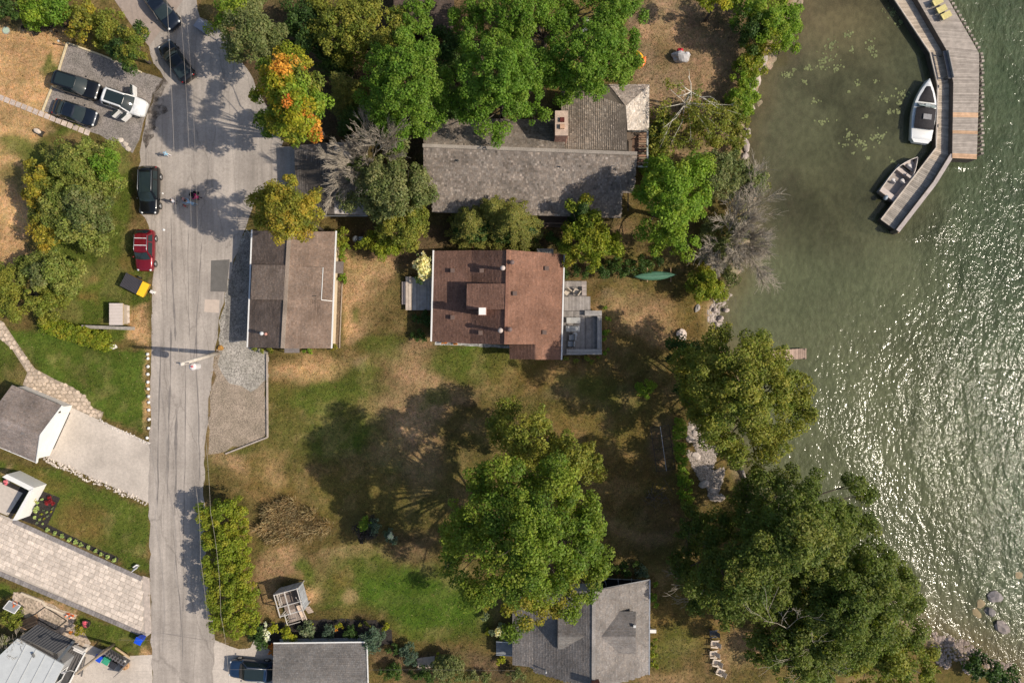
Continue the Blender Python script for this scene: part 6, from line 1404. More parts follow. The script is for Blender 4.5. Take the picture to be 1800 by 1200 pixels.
def cushion_chair(label, px, py, ang, z, col, group):
    q = P(px, py, z + .4); t = thing('patio_chair', label, 'chair', (q.x, q.y, z), -math.radians(ang), group)
    obj_mat_part(t, 'seat_cushion', [((0, 0, .42), (.56, .56, .12))], FABRIC, col); obj_mat_part(t, 'backrest', [((-.32, 0, .66), (.10, .56, .55), RX(-12))], FABRIC, tuple(c_ * .92 for c_ in col))
    for sy in (-.33, .33): obj_mat_part(t, 'armrest', [((-.02, sy, .58), (.62, .05, .04))], BLACKM)
    for sx in (-.27, .27):
        for sy in (-.33, .33): obj_mat_part(t, 'leg', [((sx, sy, .28), (.04, .04, .56))], BLACKM)
    return t
cushion_chair('cream cushioned deck chair nearest the red roof', 997, 514, 130, .45, (.55, .47, .38), 'cream chairs on the lakeside deck'); cushion_chair('cream cushioned deck chair beside the dark deck hatch', 1013, 512, 215, .45, (.55, .47, .38), 'cream chairs on the lakeside deck')
cushion_chair('grey cushioned chair touching the round deck table', 1005, 593, 180, .45, (.40, .41, .42), 'grey chairs on the shaded deck'); cushion_chair('grey cushioned chair south of the round deck table', 1003, 604, 180, .45, (.36, .37, .38), 'grey chairs on the shaded deck')
q = P(1017, 511, .46); t = thing('deck_hatch', 'dark square planter opening set into the sunny deck', 'planter', (q.x, q.y, .45)); obj_mat_part(t, 'pit', [((.15, 0, .02), (.42, .9, .04))], BLACKM); obj_mat_part(t, 'rim', [((.38, 0, .03), (.05, .95, .05))], WOOD, (.4, .33, .3))
q = P(1011, 588, .9); t = thing('side_table', 'small round table between the grey deck chairs', 'table', (q.x, q.y, .45)); mb = MB(); mb.cyl((0, 0, .43), .25, .03, 20, col=(.42, .43, .43)); mb.build('table_top', PAINT, t); mb = MB(); mb.cyl((0, 0, 0), .03, .43, 8); mb.build('pedestal', BLACKM, t)
def lounger(label, px, py, ang, z, col, group, L_=1.45, W_=.58):
    q = P(px, py, z + .3); t = thing('sun_lounger', label, 'lounger', (q.x, q.y, z), -math.radians(ang), group)
    obj_mat_part(t, 'cushion', [((.2, 0, .34), (L_ * .68, W_, .09))], FABRIC, col); obj_mat_part(t, 'back_cushion', [((-L_ * .36, 0, .44), (L_ * .36, W_, .09), RX(25))], FABRIC, tuple(c_ * .9 for c_ in col)); obj_mat_part(t, 'frame', [((0, 0, .26), (L_, W_ * .96, .06))], METAL)
    for sx in (-.5, .5):
        for sy in (-.24, .24): obj_mat_part(t, 'leg', [((sx, sy, .12), (.05, .05, .24))], METAL)
    return t
lounger('grey sun lounger nearer the sunny half of the deck', 1008, 563, 0, .45, (.40, .39, .37), 'sun loungers on the shaded deck'); lounger('grey sun lounger nearer the grey chairs', 1007, 578, 0, .45, (.40, .40, .39), 'sun loungers on the shaded deck')
for i, (x, y) in enumerate(((1647, 4), (1654, 17), (1662, 28))):
    lounger(['yellow chair cut by the top edge of the dock', 'yellow chair in the middle of the three on the dock', 'yellow chair nearest the open end of the dock row'][i], x, y, -28, .85, (.62, .54, .24), 'yellow chairs on the dock', 1.15, .62)
def garden_chair(label, px, py, ang):
    q = P(px, py, .4); t = thing('garden_chair', label, 'chair', (q.x, q.y, 0), -math.radians(ang), 'white chairs under the locusts')
    obj_mat_part(t, 'seat', [((0, 0, .42), (.55, .55, .05))], PAINT, (.78, .72, .66)); obj_mat_part(t, 'backrest', [((-.28, 0, .7), (.05, .55, .55), RX(-10))], PAINT, (.78, .72, .66))
    for sx in (-.24, .24):
        for sy in (-.24, .24): obj_mat_part(t, 'leg', [((sx, sy, .2), (.05, .05, .4))], PAINT, (.7, .65, .6))
garden_chair('white garden chair with its back north under the locusts', 1030, 36, 270); garden_chair('white garden chair turned sideways under the locusts', 1029, 54, 10)

# ------------------------------------------------------------------ playhouse
c = P(523, 1054); ph = thing('timber_playhouse', 'weathered open-roofed timber playhouse frame with slide deck', 'playhouse', (c.x, c.y, 0), math.radians(16)); ph.scale = (.84, .84, .95)
GW = (.42, .38, .34); GB = (.40, .42, .45)
xs, ys, hz = 1.45, 1.5, 2.4
for sx in (-xs, xs):
    for sy in (-.6, ys + .6): obj_mat_part(ph, 'post', [((sx, sy, hz / 2), (.12, .12, hz))], WOOD, GW)
for y in (-.6, .5, ys + .6): obj_mat_part(ph, 'rafter', [((0, y, hz), (2 * xs + .2, .09, .12))], WOOD, (.55, .52, .48))
for x in (-xs, -.15, xs): obj_mat_part(ph, 'top_rail', [((x, .75, hz + .09), (.10, 2.9, .08))], WOOD, (.55, .52, .48))
for k_ in range(9): obj_mat_part(ph, 'wall_board', [((xs + .08, -.5 + .31 * k_, 1.5), (.04, .29, 1.7))], WOOD, jc(GB, .85, 1.1))
for k_ in range(9): obj_mat_part(ph, 'wall_board', [((-xs + .34 * k_, ys + .68, 1.35), (.30, .04, 1.9))], WOOD, jc(GB, .85, 1.1))
for k_ in range(7): obj_mat_part(ph, 'wall_board', [((-xs - .08, .35 + .28 * k_, 1.1), (.04, .26, 1.3))], WOOD, jc((.52, .47, .42), .85, 1.1))
for k_ in range(11): obj_mat_part(ph, 'floor_board', [((-xs + .15 + .27 * k_, .7, .9), (.24, 2.7, .04))], WOOD, jc((.30, .24, .2), .5, .85))
for k_ in range(7): obj_mat_part(ph, 'porch_board', [((-xs + .15 + .27 * k_, -1.5, .6), (.24, 1.5, .04))], WOOD, jc((.34, .28, .24), .8, 1.1))
for k_ in range(5): obj_mat_part(ph, 'baluster', [((-xs, -2.1 + .3 * k_, .95), (.05, .05, .7))], WOOD, (.58, .54, .48))
obj_mat_part(ph, 'porch_rail', [((-xs, -1.5, 1.3), (.08, 1.5, .07))], WOOD, (.58, .54, .48)); obj_mat_part(ph, 'porch_rail', [((-.55, -2.25, 1.3), (1.5, .07, .07))], WOOD, (.5, .46, .4))
obj_mat_part(ph, 'slide', [((.45, -1.4, .75), (.5, 2.2, .05), Matrix.Rotation(math.radians(14), 3, 'X'))], WOOD, (.56, .44, .34))
for sx in (.2, .7): obj_mat_part(ph, 'slide_side', [((sx, -1.4, .85), (.06, 2.25, .16), Matrix.Rotation(math.radians(14), 3, 'X'))], WOOD, (.58, .48, .4))
for k_ in range(4): obj_mat_part(ph, 'step', [((1.25, -1.0 - .28 * k_, .75 - .18 * k_), (.7, .2, .05))], WOOD, (.45, .36, .29))
obj_mat_part(ph, 'brace', [((.9, .2, 1.6), (.07, 2.2, .07), Matrix.Rotation(math.radians(35), 3, 'X'))], WOOD, GW)

# ------------------------------------------------------------------ utility poles and wires
pt = P(318, 640, 8.2); pb = P(383, 620); up = thing('utility_pole', 'leaning timber utility pole with transformer beside the road', 'utility pole', tuple(pb))
mb = MB(); mb.tube([pb - Vector((0, 0, .2)), pb.lerp(pt, .5), pt], .23, .16, 10, col=(.58, .53, .47)); wpart(up, 'pole', mb, WOOD)
ca = pb.lerp(pt, .93); mb = MB(); mb.beam(ca + Vector((-.9, .1, 0)), ca + Vector((.9, -.1, 0)), .11, .12, (.38, .33, .28)); wpart(up, 'crossarm', mb, WOOD)
for dx in (-.85, -.3, .3, .85): mb = MB(); mb.cyl(ca + Vector((dx, -dx * .11, .06)), .05, .18, 8, col=(.5, .45, .42)); wpart(up, 'insulator', mb, PAINT)
tc = P(339, 644, 6.3); mb = MB(); mb.cyl(tc - Vector((0, 0, 1.0)), .34, 1.0, 16, col=(.60, .58, .57)); mb.lathe(tc, [(.36, 0), (.36, .05), (.2, .12), (.02, .14)], 16, col=(.72, .66, .64)); tf = wpart(up, 'transformer', mb, PAINT)
mb = MB(); mb.blob(tc + Vector((0, 0, .18)), (.14, .12, .1), 3, 1, .1, col=(.5, .12, .14)); wpart(up, 'bushing', mb, PAINT, tf)
mb = MB(); mb.beam(tc - Vector((0, 0, .5)), pb.lerp(pt, .7), .1, .1, (.3, .3, .3)); wpart(up, 'bracket', mb, PAINT, tf)
pt2 = P(132, 1184, 7.6); pb2 = P(200, 1132); u2 = thing('street_light_pole', 'timber pole with a lamp arm leaning over the waste bin enclosure', 'utility pole', tuple(pb2))
mb = MB(); mb.tube([pb2 - Vector((0, 0, .2)), pb2.lerp(pt2, .5), pt2], .16, .11, 10, col=(.34, .28, .22)); wpart(u2, 'pole', mb, WOOD)
mb = MB(); mb.tube([pt2 - Vector((0, 0, .3)), pt2 + Vector((-.3, .45, .2)), pt2 + Vector((-.8, .3, .25))], .04, n=6, col=(.4, .38, .36)); ar = wpart(u2, 'lamp_arm', mb, PAINT); mb = MB(); mb.blob(pt2 + Vector((-.95, .25, .22)), (.3, .14, .09), 3, 1, .05, col=(.45, .43, .42)); wpart(u2, 'lamp_head', mb, PAINT, ar)
WIRE = M('wire', (.36, .32, .28), .5, .05, 1, .02, bmp=0)
def wire(label, pts, r=.018, sag=.5):
    r *= .7
    w = [Pz(p) for p in pts]; out = []
    for a, b_ in zip(w[:-1], w[1:]):
        for k_ in range(24): f = k_ / 24; out.append(a.lerp(b_, f) - Vector((0, 0, sag * 4 * f * (1 - f))))
    out.append(w[-1]); mb = MB(); mb.tube(out, r, n=4); o = mb.build('power_line', WIRE); setp(o, label, 'power line', 'overhead lines along the road')
wire('westernmost overhead wire running up the road to the top edge', [(314, 640, 8), (291, -40, 8.2)], .022); wire('middle overhead wire running up the road to the top edge', [(320, 641, 8), (336, 400, 7.6), (312, -40, 8.2)], .016); wire('easternmost overhead wire running up the road to the top edge', [(326, 642, 8), (347, 400, 7.6), (322, -40, 8.2)], .012)
wire('overhead wire running south from the pole along the cedar hedge edge', [(318, 642, 8), (338, 820, 7.6), (352, 980, 7.6), (372, 1240, 8)], .018); wire('overhead wire running south from the transformer across the cedar hedge', [(345, 650, 7.2), (370, 900, 7.2), (388, 1080, 7.4), (403, 1240, 8)], .018)
wire('service wire crossing the road to the grey garage', [(132, 1184, 7.4), (480, 1176, 5)], .010, .3); wire('thin service wire from the grey garage to the grey house', [(560, 1178, 4.4), (905, 1178, 3.6)], .008, .2); wire('short service wire from the pole to the south driveway', [(205, 1124, 5), (402, 1130, 5.5)], .010, .2)

# ------------------------------------------------------------------ road-side things
q = P(240, 501, .5); t = thing('cargo_trailer', 'yellow box trailer with a black ribbed cover on the verge', 'trailer', (q.x, q.y, 0), -math.radians(27))
obj_mat_part(t, 'box', [((0, 0, .62), (2.5, 1.45, .6))], PAINT, (.42, .24, .03)); obj_mat_part(t, 'cover', [((-.28, 0, 1.0), (1.95, 1.52, .10))], PLASTIC, (.05, .047, .052))
for k_ in range(14): obj_mat_part(t, 'cover_rib', [((-1.2 + .14 * k_, 0, 1.065), (.05, 1.46, .03))], PLASTIC, (.075, .07, .078))
obj_mat_part(t, 'front_panel', [((1.05, 0, .98), (.72, 1.5, .06), RX(14))], PAINT, (.80, .48, .02)); obj_mat_part(t, 'drawbar', [((1.6, 0, .4), (.8, .08, .08))], BLACKM); obj_mat_part(t, 'jack', [((1.75, .1, .3), (.35, .3, .5))], PAINT, (.75, .73, .7))
for sy in (-.8, .8):
    mb = MB(); mb.tube([(-.2, sy - .08, .28), (-.2, sy + .08, .28)], .28, n=16); w = mb.build('wheel', RUBBER, t); mb = MB(); mb.tube([(-.2, sy + (.082 if sy > 0 else -.082), .28), (-.2, sy + (.09 if sy > 0 else -.09), .28)], .16, n=12); mb.build('rim', METAL, w)
q = P(204, 552, 1.2); t = thing('lean_to_shed', 'little shed with a pale corrugated roof beside the brown verge', 'shed', (q.x, q.y, 0))
obj_mat_part(t, 'wall', [((.05, 0, .55), (1.05, 2.0, 1.1))], SIDING, (.4, .34, .28))
for k_ in range(15): obj_mat_part(t, 'roof_rib', [((-.02, -1.06 + .152 * k_, 1.19), (1.3, .10, .06), RX(6))], PAINT, (.60, .53, .49))
obj_mat_part(t, 'roof', [((-.02, 0, 1.14), (1.32, 2.25, .06), RX(6))], PAINT, (.50, .44, .4)); obj_mat_part(t, 'eave_board', [((.68, 0, 1.06), (.10, 2.2, .08))], WOOD, (.45, .35, .22))
for i, y in enumerate((542, 553, 563)):
    q = P(222, y, .1); mb = MB(); mb.box((q.x, q.y, .06), (.6, .58, .14), rz=.05 * i, col=(.62, .54, .47)); setp(mb.build('concrete_slab', STONE), ['pale concrete slab at the north of the shed step row', 'middle concrete slab beside the little shed', 'pale concrete slab at the south of the shed step row'][i], 'slab', 'slabs beside the little shed')
q0, q1 = P(143, 574, .9), P(229, 577, .9); mb = MB(); mb.beam(Vector((q0.x, q0.y, .42)), Vector((q1.x, q1.y, .42)), .34, .95, (.34, .31, .27)); setp(mb.build('low_concrete_wall', STONE), 'low grey concrete wall south of the little shed', 'wall')
for i, (x, y) in enumerate([(260.5, 622), (261, 630), (261, 644), (261, 657.5), (261, 671), (261.5, 683), (262, 696), (262.5, 706.5), (262.5, 720), (263, 736.5), (262, 752), (259.5, 769)]):
    q = P(x, y); mb = MB(); mb.blob((q.x, q.y, .12), (.17, .17, .15), i, 2, .12, col=(.80, .77, .72)); setp(mb.build('edging_stone', STONE, smooth=True), f'{ORD[i]} white painted stone from the north along the striped lawn', 'stone', 'white stones edging the lawn')
def rock(label, x, y, r, z=0, col=(.42, .38, .34), group=None, flat=.6, jit=.24, name='boulder'):
    q = P(x, y, z); mb = MB(); mb.blob((q.x, q.y, z + r[2] * .35), r, int(x * 7 + y), 2, jit, flat, col=jc(col, .85, 1.15)); return setp(mb.build(name, STONE), label, 'rock', group)
rock('round grey rock at the grove edge beside the black SUV', 207, 322, (.45, .55, .4)); rock('dark lumpy sack at the grove edge beside the black SUV', 203, 338, (.35, .3, .3), 0, (.05, .045, .06), name='dark_sack')
rock('pale flat stone at the east end of the clipped hedge', 198, 609, (.55, .3, .25), 0, (.6, .57, .52)); rock('grey rock at the lawn edge below the canoe', 1226, 542, (.3, .4, .25)); rock('pale boulder at the lawn edge under the olive shore tree', 1198, 588, (.55, .6, .35), 0, (.55, .46, .4))
rock('white litter bag lying on the road near the red SUV', 288, 404, (.13, .13, .10), .02, (.8, .8, .78), name='litter'); rock('tiny white litter on the road near the parked black SUV', 286, 340, (.09, .09, .07), .02, (.8, .8, .78), name='litter')
rock('orange autumn clump at the foot of the utility pole', 388, 612, (.35, .28, .3), 0, (.42, .22, .06), jit=.3, name='autumn_clump')
# stepping stones
sp = setp(bpy.data.objects.new('stepping_stone_path', None), kind='structure'); COL.objects.link(sp); sp.location = P(75, 200)
me0 = None
for i in range(17):
    x, y = -8 + 10.05 * i, 168 + 4.05 * i; q = P(x, y, .05); mb = MB(); rz = -math.radians(22) + random.uniform(-.06, .06); mb.box((0, 0, 0), (.52, .56, .08), col=jc((.58, .48, .41), .85, 1.12))
    o = mb.build('paving_stone', STONE, sp); o.location = Vector((q.x, q.y, .04)) - sp.location; o.rotation_euler = (0, 0, rz)
for i, (x, y) in enumerate(((212, 246), (220, 253), (226, 262))): rock('pale stone slab at the grove end of the stepping stones' if i == 0 else ('small pale stone by the gravel pad corner' if i == 1 else 'pale flat stone where the gravel meets the road'), x, y, (.3, .25, .12), 0, (.6, .52, .44))
# timber edging round the gravel pad and the front plot
def timbers(label, pts, w, h, col, name='timber_edging', z=.0, seglen=2.4):
    w_ = [P(*p) for p in pts]; a0 = w_[0]; root = thing(name, label, 'edging', tuple(a0))
    for a, b_ in zip(w_[:-1], w_[1:]):
        n = max(1, int((b_ - a).length / seglen))
        for k_ in range(n):
            mb = MB(); mb.beam(a.lerp(b_, (k_ + .005) / n) + Vector((0, 0, h / 2 - .02)), a.lerp(b_, (k_ + .995) / n) + Vector((0, 0, h / 2 - .02)), w, h, jc(col, .85, 1.1)); wpart(root, 'timber', mb, WOOD)
    return root
timbers('pale timber edge around the gravel parking pad', [(250, 128), (180, 98), (119, 76), (104, 124), (75, 197)], .16, .16, (.62, .52, .34))
timbers('low weathered timber rail around the front plot', [(470, 622), (471, 768), (397, 797)], .15, .22, (.40, .34, .29), 'timber_rail'); timbers('thin timber edge along the brown house flower bed', [(602, 497), (597, 612)], .08, .14, (.42, .35, .28))
# paved path of irregular flagstones
fp = sheet('flagstone_path', [(-20, 552), (6, 566), (50, 632), (62, 648), (100, 668), (128, 680), (150, 696), (162, 716), (182, 724), (178, 738), (118, 712), (84, 700), (40, 676), (48, 655), (20, 612), (-20, 580)], .012, M('path_bed', (.36, .29, .22), .95, .1, 3, .2))
fpoly = [tuple(P(*p))[:2] for p in [(-20, 553), (6, 568), (50, 634), (62, 650), (100, 670), (128, 682), (150, 697), (162, 717), (180, 726), (176, 736), (118, 710), (84, 698), (42, 676), (50, 655), (22, 612), (-20, 578)]]
mb = MB(); rr = random.Random(12); y = -10.0; cand = []
x0, x1 = min(p[0] for p in fpoly), max(p[0] for p in fpoly); y0, y1 = min(p[1] for p in fpoly), max(p[1] for p in fpoly)
yy = y0; row = 0
while yy < y1:
    xx = x0 + (row % 2) * .22
    while xx < x1:
        cx, cy = xx + rr.uniform(-.07, .07), yy + rr.uniform(-.07, .07)
        if in_poly(cx, cy, fpoly):
            n = rr.choice((5, 6, 6, 7)); a0 = rr.uniform(0, 6.3); rad = rr.uniform(.19, .24)
            mb.prism([(cx + math.cos(a0 + 6.283 * k_ / n) * rad * rr.uniform(.85, 1.1), cy + math.sin(a0 + 6.283 * k_ / n) * rad * rr.uniform(.85, 1.1)) for k_ in range(n)], .01, .045 + rr.uniform(0, .012), jc((.60, .48, .37), .8, 1.2, rr))
        xx += .44
    yy += .40; row += 1
o = mb.build('flagstones', STONE, fp, origin=fp.location); o['kind'] = 'stuff'
def pebbles(name, pts, z, r, n, col, seed, parent):
    rag = 1 if z is None else .12
    poly = [tuple(P(*p))[:2] for p in pts]; rr = random.Random(seed); mb = MB(); xs_ = [p[0] for p in poly]; ys_ = [p[1] for p in poly]; k_ = 0
    bm = bmesh.new(); bmesh.ops.create_icosphere(bm, subdivisions=1, radius=1); bv = [v.co.copy() for v in bm.verts]; bf = [tuple(v.index for v in f.verts) for f in bm.faces]; bm.free()
    while k_ < n:
        x, y = rr.uniform(min(xs_), max(xs_)), rr.uniform(min(ys_), max(ys_)); k_ += 1
        if not in_poly(x + .7 * math.sin(y * 1.9 + 3 * math.sin(x)) * rag, y + .6 * math.sin(x * 2.3 + y) * rag, poly): continue
        a = rr.uniform(.6, 1.4) * r; b_ = rr.uniform(.6, 1.4) * r; th = rr.uniform(0, 3.1); c_, s_ = math.cos(th), math.sin(th); s2 = rr.uniform(.65, 1.25)
        zg = ground_z(x, y) if z is None else z
        mb.add([Vector((x + v.x * a * c_ - v.y * b_ * s_, y + v.x * a * s_ + v.y * b_ * c_, zg + v.z * r * .6)) for v in bv], bf, tuple(q_ * s2 for q_ in col))
    o = mb.build(name, STONE, parent, origin=(parent.location if parent else (0, 0, 0))); o['kind'] = 'stuff'; return o
dr = bpy.data.objects['concrete_driveway']
pebbles('river_stones', [(80, 801), (168, 841), (262, 881), (258, 887), (165, 850), (74, 808)], .03, .10, 1800, (.62, .54, .46), 3, dr)
pebbles('edge_stones', [(170, 736), (264, 777), (262, 781), (172, 741)], .03, .08, 700, (.66, .60, .54), 4, dr)
# beach stones and shore boulders
gr = bpy.data.objects['ground']
pebbles('beach_stones', [(1204, 748), (1222, 742), (1240, 758), (1250, 775), (1256, 800), (1264, 830), (1276, 868), (1262, 880), (1240, 872), (1230, 850), (1218, 800)], None, .13, 4200, (.40, .34, .295), 5, gr)
for i, (x, y, a) in enumerate([(1212, 770, .5), (1222, 758, .6), (1232, 775, .45), (1225, 800, .5), (1240, 820, .4), (1236, 850, .55), (1252, 862, .4), (1215, 752, .4)]): rock(f'{ORD[i]} bigger stone from the west on the stony beach', x, y, (a, a * .8, a * .6), -.1, (.50, .43, .38), 'bigger stones on the beach')
pebbles('shore_stones', [(1250, 530), (1290, 500), (1300, 540), (1290, 600), (1262, 600), (1245, 560)], None, .16, 1300, (.42, .36, .32), 6, gr)
pebbles('south_shore_stones', [(1640, 1110), (1700, 1120), (1760, 1140), (1800, 1170), (1800, 1220), (1700, 1180), (1640, 1150)], None, .18, 2600, (.34, .27, .23), 7, gr)
for i, (x, y, a, b_) in enumerate([(1340, 108, .6, .9), (1338, 122, .55, .8), (1330, 138, .5, .9), (1322, 155, .6, .9), (1327, 166, .55, .5), (1314, 180, .55, .8), (1320, 190, .45, .4), (1310, 200, .4, .7), (1313, 233, .4, .7), (1311, 255, .5, 1.0), (1307, 276, .55, .5), (1262, 532, .5, .4), (1272, 520, .4, .4), (1256, 545, .5, .4), (1266, 560, .5, .5), (1275, 545, .5, .4), (1258, 570, .35, .5)]):
    zz = -.55; k_ = .62 if i > 10 else .78; a *= k_; b_ *= k_; rock(f'{ORD[i]} pale boulder from the north along the bay shoreline', x, y, (a, b_, .55 * k_), zz, (.44, .37, .33) if i > 10 else (.44, .37, .33), 'boulders along the bay shoreline')
rock('large dark boulder standing in the glitter off the south shore', 1748, 1048, (.8, .62, .7), -.75, (.30, .27, .26), 'boulders off the south shore', .45); rock('wet dark boulder between the two larger ones off the south shore', 1737, 1073, (.5, .5, .6), -.75, (.22, .20, .19), 'boulders off the south shore', .45); rock('large dark boulder nearest the right edge off the south shore', 1760, 1100, (.8, .7, .7), -.75, (.28, .24, .22), 'boulders off the south shore', .45)
rock('ochre sunken boulder beside the wet dark one', 1717, 1078, (.55, .65, .2), -.72, (.27, .21, .12), 'boulders off the south shore', .45); rock('small ochre boulder north of the sunken one', 1722, 1060, (.5, .45, .3), -.72, (.30, .235, .14), 'boulders off the south shore', .45); rock('ochre boulder at the right edge of the lake', 1793, 1010, (.55, .45, .2), -.72, (.30, .235, .14), 'boulders off the south shore', .45)
mb = MB(); a_, b_ = P(1285, 790, -.3), P(1318, 870, -.35); mb.tube([a_, a_.lerp(b_, .5) + Vector((.2, .1, .1)), b_], .22, .14, 7, col=(.30, .26, .23)); setp(mb.build('driftwood_log', WOOD), 'grey driftwood log lying along the stony beach edge', 'log')
# lily pads
mb = MB(); rr = random.Random(9)
cl = [(1490, 62, 6), (1463, 80, 8), (1498, 88, 4), (1450, 105, 12), (1470, 120, 6), (1445, 118, 6), (1420, 120, 5), (1383, 132, 7), (1394, 123, 3), (1530, 85, 9), (1538, 98, 4), (1570, 22, 9), (1582, 38, 5), (1508, 148, 4), (1540, 143, 3), (1430, 178, 5), (1445, 215, 6), (1555, 175, 8), (1585, 165, 9), (1582, 180, 5), (1562, 198, 6), (1578, 198, 6), (1492, 238, 7), (1485, 255, 4), (1512, 250, 9), (1520, 262, 3), (1540, 242, 9), (1552, 240, 4), (1568, 283, 3), (1525, 278, 3), (1500, 270, 2), (1415, 145, 4), (1520, 205, 3), (1490, 162, 3)]
for (x, y, r) in cl:
    for k_ in range(int(r * 3.4)):
        a = rr.uniform(0, 6.3); d = abs(rr.gauss(0, .75)) * r; q = P(x + math.cos(a) * d * 1.3, y + math.sin(a) * d, WATER_Z); rad = rr.uniform(.06, .13); s_ = rr.uniform(.75, 1.25); a1 = rr.uniform(0, 6.3); tz = rr.uniform(.012, .035)
        n = 7; mb.add([Vector((q.x, q.y, WATER_Z + tz))] + [Vector((q.x + math.cos(a1 + 5.7 * j / n) * rad, q.y + math.sin(a1 + 5.7 * j / n) * rad, WATER_Z + tz + rr.uniform(-.006, .012))) for j in range(n + 1)], [(0, j, j + 1) for j in range(1, n + 1)], tuple(c_ * s_ for c_ in (.17, .19, .075)))
setp(mb.build('lily_pads', M('lily', (1, 1, 1), .5, .1, 3, .1, attr=True), None), 'yellow-green lily pads scattered over the calm bay', 'lily pads', kind='stuff')
# driveway of pavers
dv = sheet('paver_driveway', [(-60, 880), (24, 912), (252, 1014), (263, 1018), (266, 1112), (258, 1118), (0, 1006), (-60, 980)], .012, M('paver_joint', (.46, .40, .34), .95, .1, 3, .2))
o0 = P(24, 912); ex = (P(252, 1014) - o0).normalized(); ey = Vector((ex.y, -ex.x, 0)); rr = random.Random(15); pv = []
poly = [tuple(P(*p))[:2] for p in [(-20, 900), (22, 919), (248, 1020), (254, 1110), (-20, 992)]]
v = -.2
while v < 8.5:
    hgt = .50; u = -5.5 + rr.uniform(0, .5)
    while u < 17:
        w = rr.choice((.45, .6, .75)); c = o0 + ex * (u + w / 2) + ey * (v + hgt / 2)
        if in_poly(c.x, c.y, poly): pv.append((c, w, hgt))
        u += w
    v += hgt
ang0 = math.atan2(ex.y, ex.x); pv.sort(key=lambda q: -q[0].x); mesh_cache = {}; rest = MB()
for i, (c, w, hgt) in enumerate(pv):
    k_ = rr.randrange(6); key = (w, k_); col = tuple(c_ * (.84 + .055 * k_) for c_ in (.66, .565, .48))
    if i < 300:
        if key not in mesh_cache:
            mb = MB(); x, y = w / 2 - .02, hgt / 2 - .02; mb.loft([[Vector((sx * x, sy * y, -.02)) for sx, sy in ((-1, -1), (1, -1), (1, 1), (-1, 1))], [Vector((sx * x, sy * y, .018)) for sx, sy in ((-1, -1), (1, -1), (1, 1), (-1, 1))], [Vector((sx * (x - .02), sy * (y - .02), .028)) for sx, sy in ((-1, -1), (1, -1), (1, 1), (-1, 1))]], sm=False, col=col)
            o = mb.build('paver', STONE, dv); mesh_cache[key] = o.data
        else: o = bpy.data.objects.new('paver', mesh_cache[key]); COL.objects.link(o); o.parent = dv
        o.location = (c.x, c.y, .03 + rr.uniform(-.004, .004)); o.rotation_euler = (0, 0, ang0)
    else: rest.box((c.x, c.y, .035), (w - .04, hgt - .04, .05), rz=ang0, col=col)
if rest.v: o = rest.build('far_pavers', STONE, dv, origin=(0, 0, 0)); o['kind'] = 'stuff'
for (a_, b_, w) in (((24, 915), (250, 1017), .48), ((-10, 1003), (256, 1116), .48)):
    a_, b_ = P(*a_), P(*b_); n = int((b_ - a_).length / .3)
    mb = MB()
    for k_ in range(n): mb.beam(a_.lerp(b_, k_ / n) + Vector((0, 0, .045)), a_.lerp(b_, (k_ + .93) / n) + Vector((0, 0, .045)), w, .06, jc((.27, .245, .235), .8, 1.15, rr))
    o = mb.build('border_pavers', STONE, dv, origin=(0, 0, 0)); o['kind'] = 'stuff'
mb = MB(); mb.prism([tuple(P(*p))[:2] for p in ((251, 1011), (263, 1015), (266, 1112), (255, 1112))], .0, .05, (.50, .42, .36)); mb.build('driveway_apron', STONE, dv, origin=(0, 0, 0))
sheet('mulch_bed', [(62, 856), (107, 875), (84, 922), (209, 980), (206, 988), (60, 922), (34, 912)], .014, MULCH, .06, 4); sheet('pebble_bed', [(24, 1040), (40, 1042), (134, 1080), (128, 1096), (150, 1112), (160, 1130), (140, 1150), (118, 1140), (60, 1100), (20, 1062)], .012, PEBBLE, .1, 5)
sheet('flower_bed', [(442, 1098), (500, 1090), (600, 1088), (660, 1090), (688, 1106), (690, 1130), (650, 1140), (480, 1140), (448, 1130)], .012, MULCH, .2, 6)
sheet('foundation_bed', [(596, 480), (603, 480), (599, 612), (586, 614)], .012, SOIL, .05, 7); sheet('house_side_bed', [(765, 597), (832, 603), (895, 607), (896, 612), (765, 606)], .012, gravel_mat('grey_rocks', (.36, .35, .34), 4), .06, 8)
sheet('dark_court_strip', [(8, 842), (50, 862), (20, 912), (14, 908), (40, 866), (4, 850)], .014, MULCH); sheet('court_paving', [(-60, 830), (4, 848), (40, 866), (14, 906), (-60, 876)], .010, M('court_stone', (.56, .49, .42), .9, .08, 3, .12))
sheet('shaded_patio', [(732, 1156), (764, 1152), (764, 1172), (735, 1176)], .012, M('patio_stone', (.40, .33, .28), .9, .15, 3, .2))
# garden frame, cloche of bars
c = P(1163, 786); gf = thing('bar_cloche', 'black bar frame over a bare garden bed by the vine hedge', 'cloche', (c.x, c.y, 0), -math.radians(82))
for y in (-.95, 0, .95): obj_mat_part(gf, 'long_bar', [((0, y, .55 if y else .8), (4.7, .05, .05))], BLACKM if y else METAL)
for k_ in range(5):
    mb = MB(); x = -2.3 + 1.15 * k_; mb.tube([(x, -.95, 0), (x, -.95, .55), (x, 0, .8), (x, .95, .55), (x, .95, 0)], .025, n=5); mb.build('hoop', BLACKM, gf)
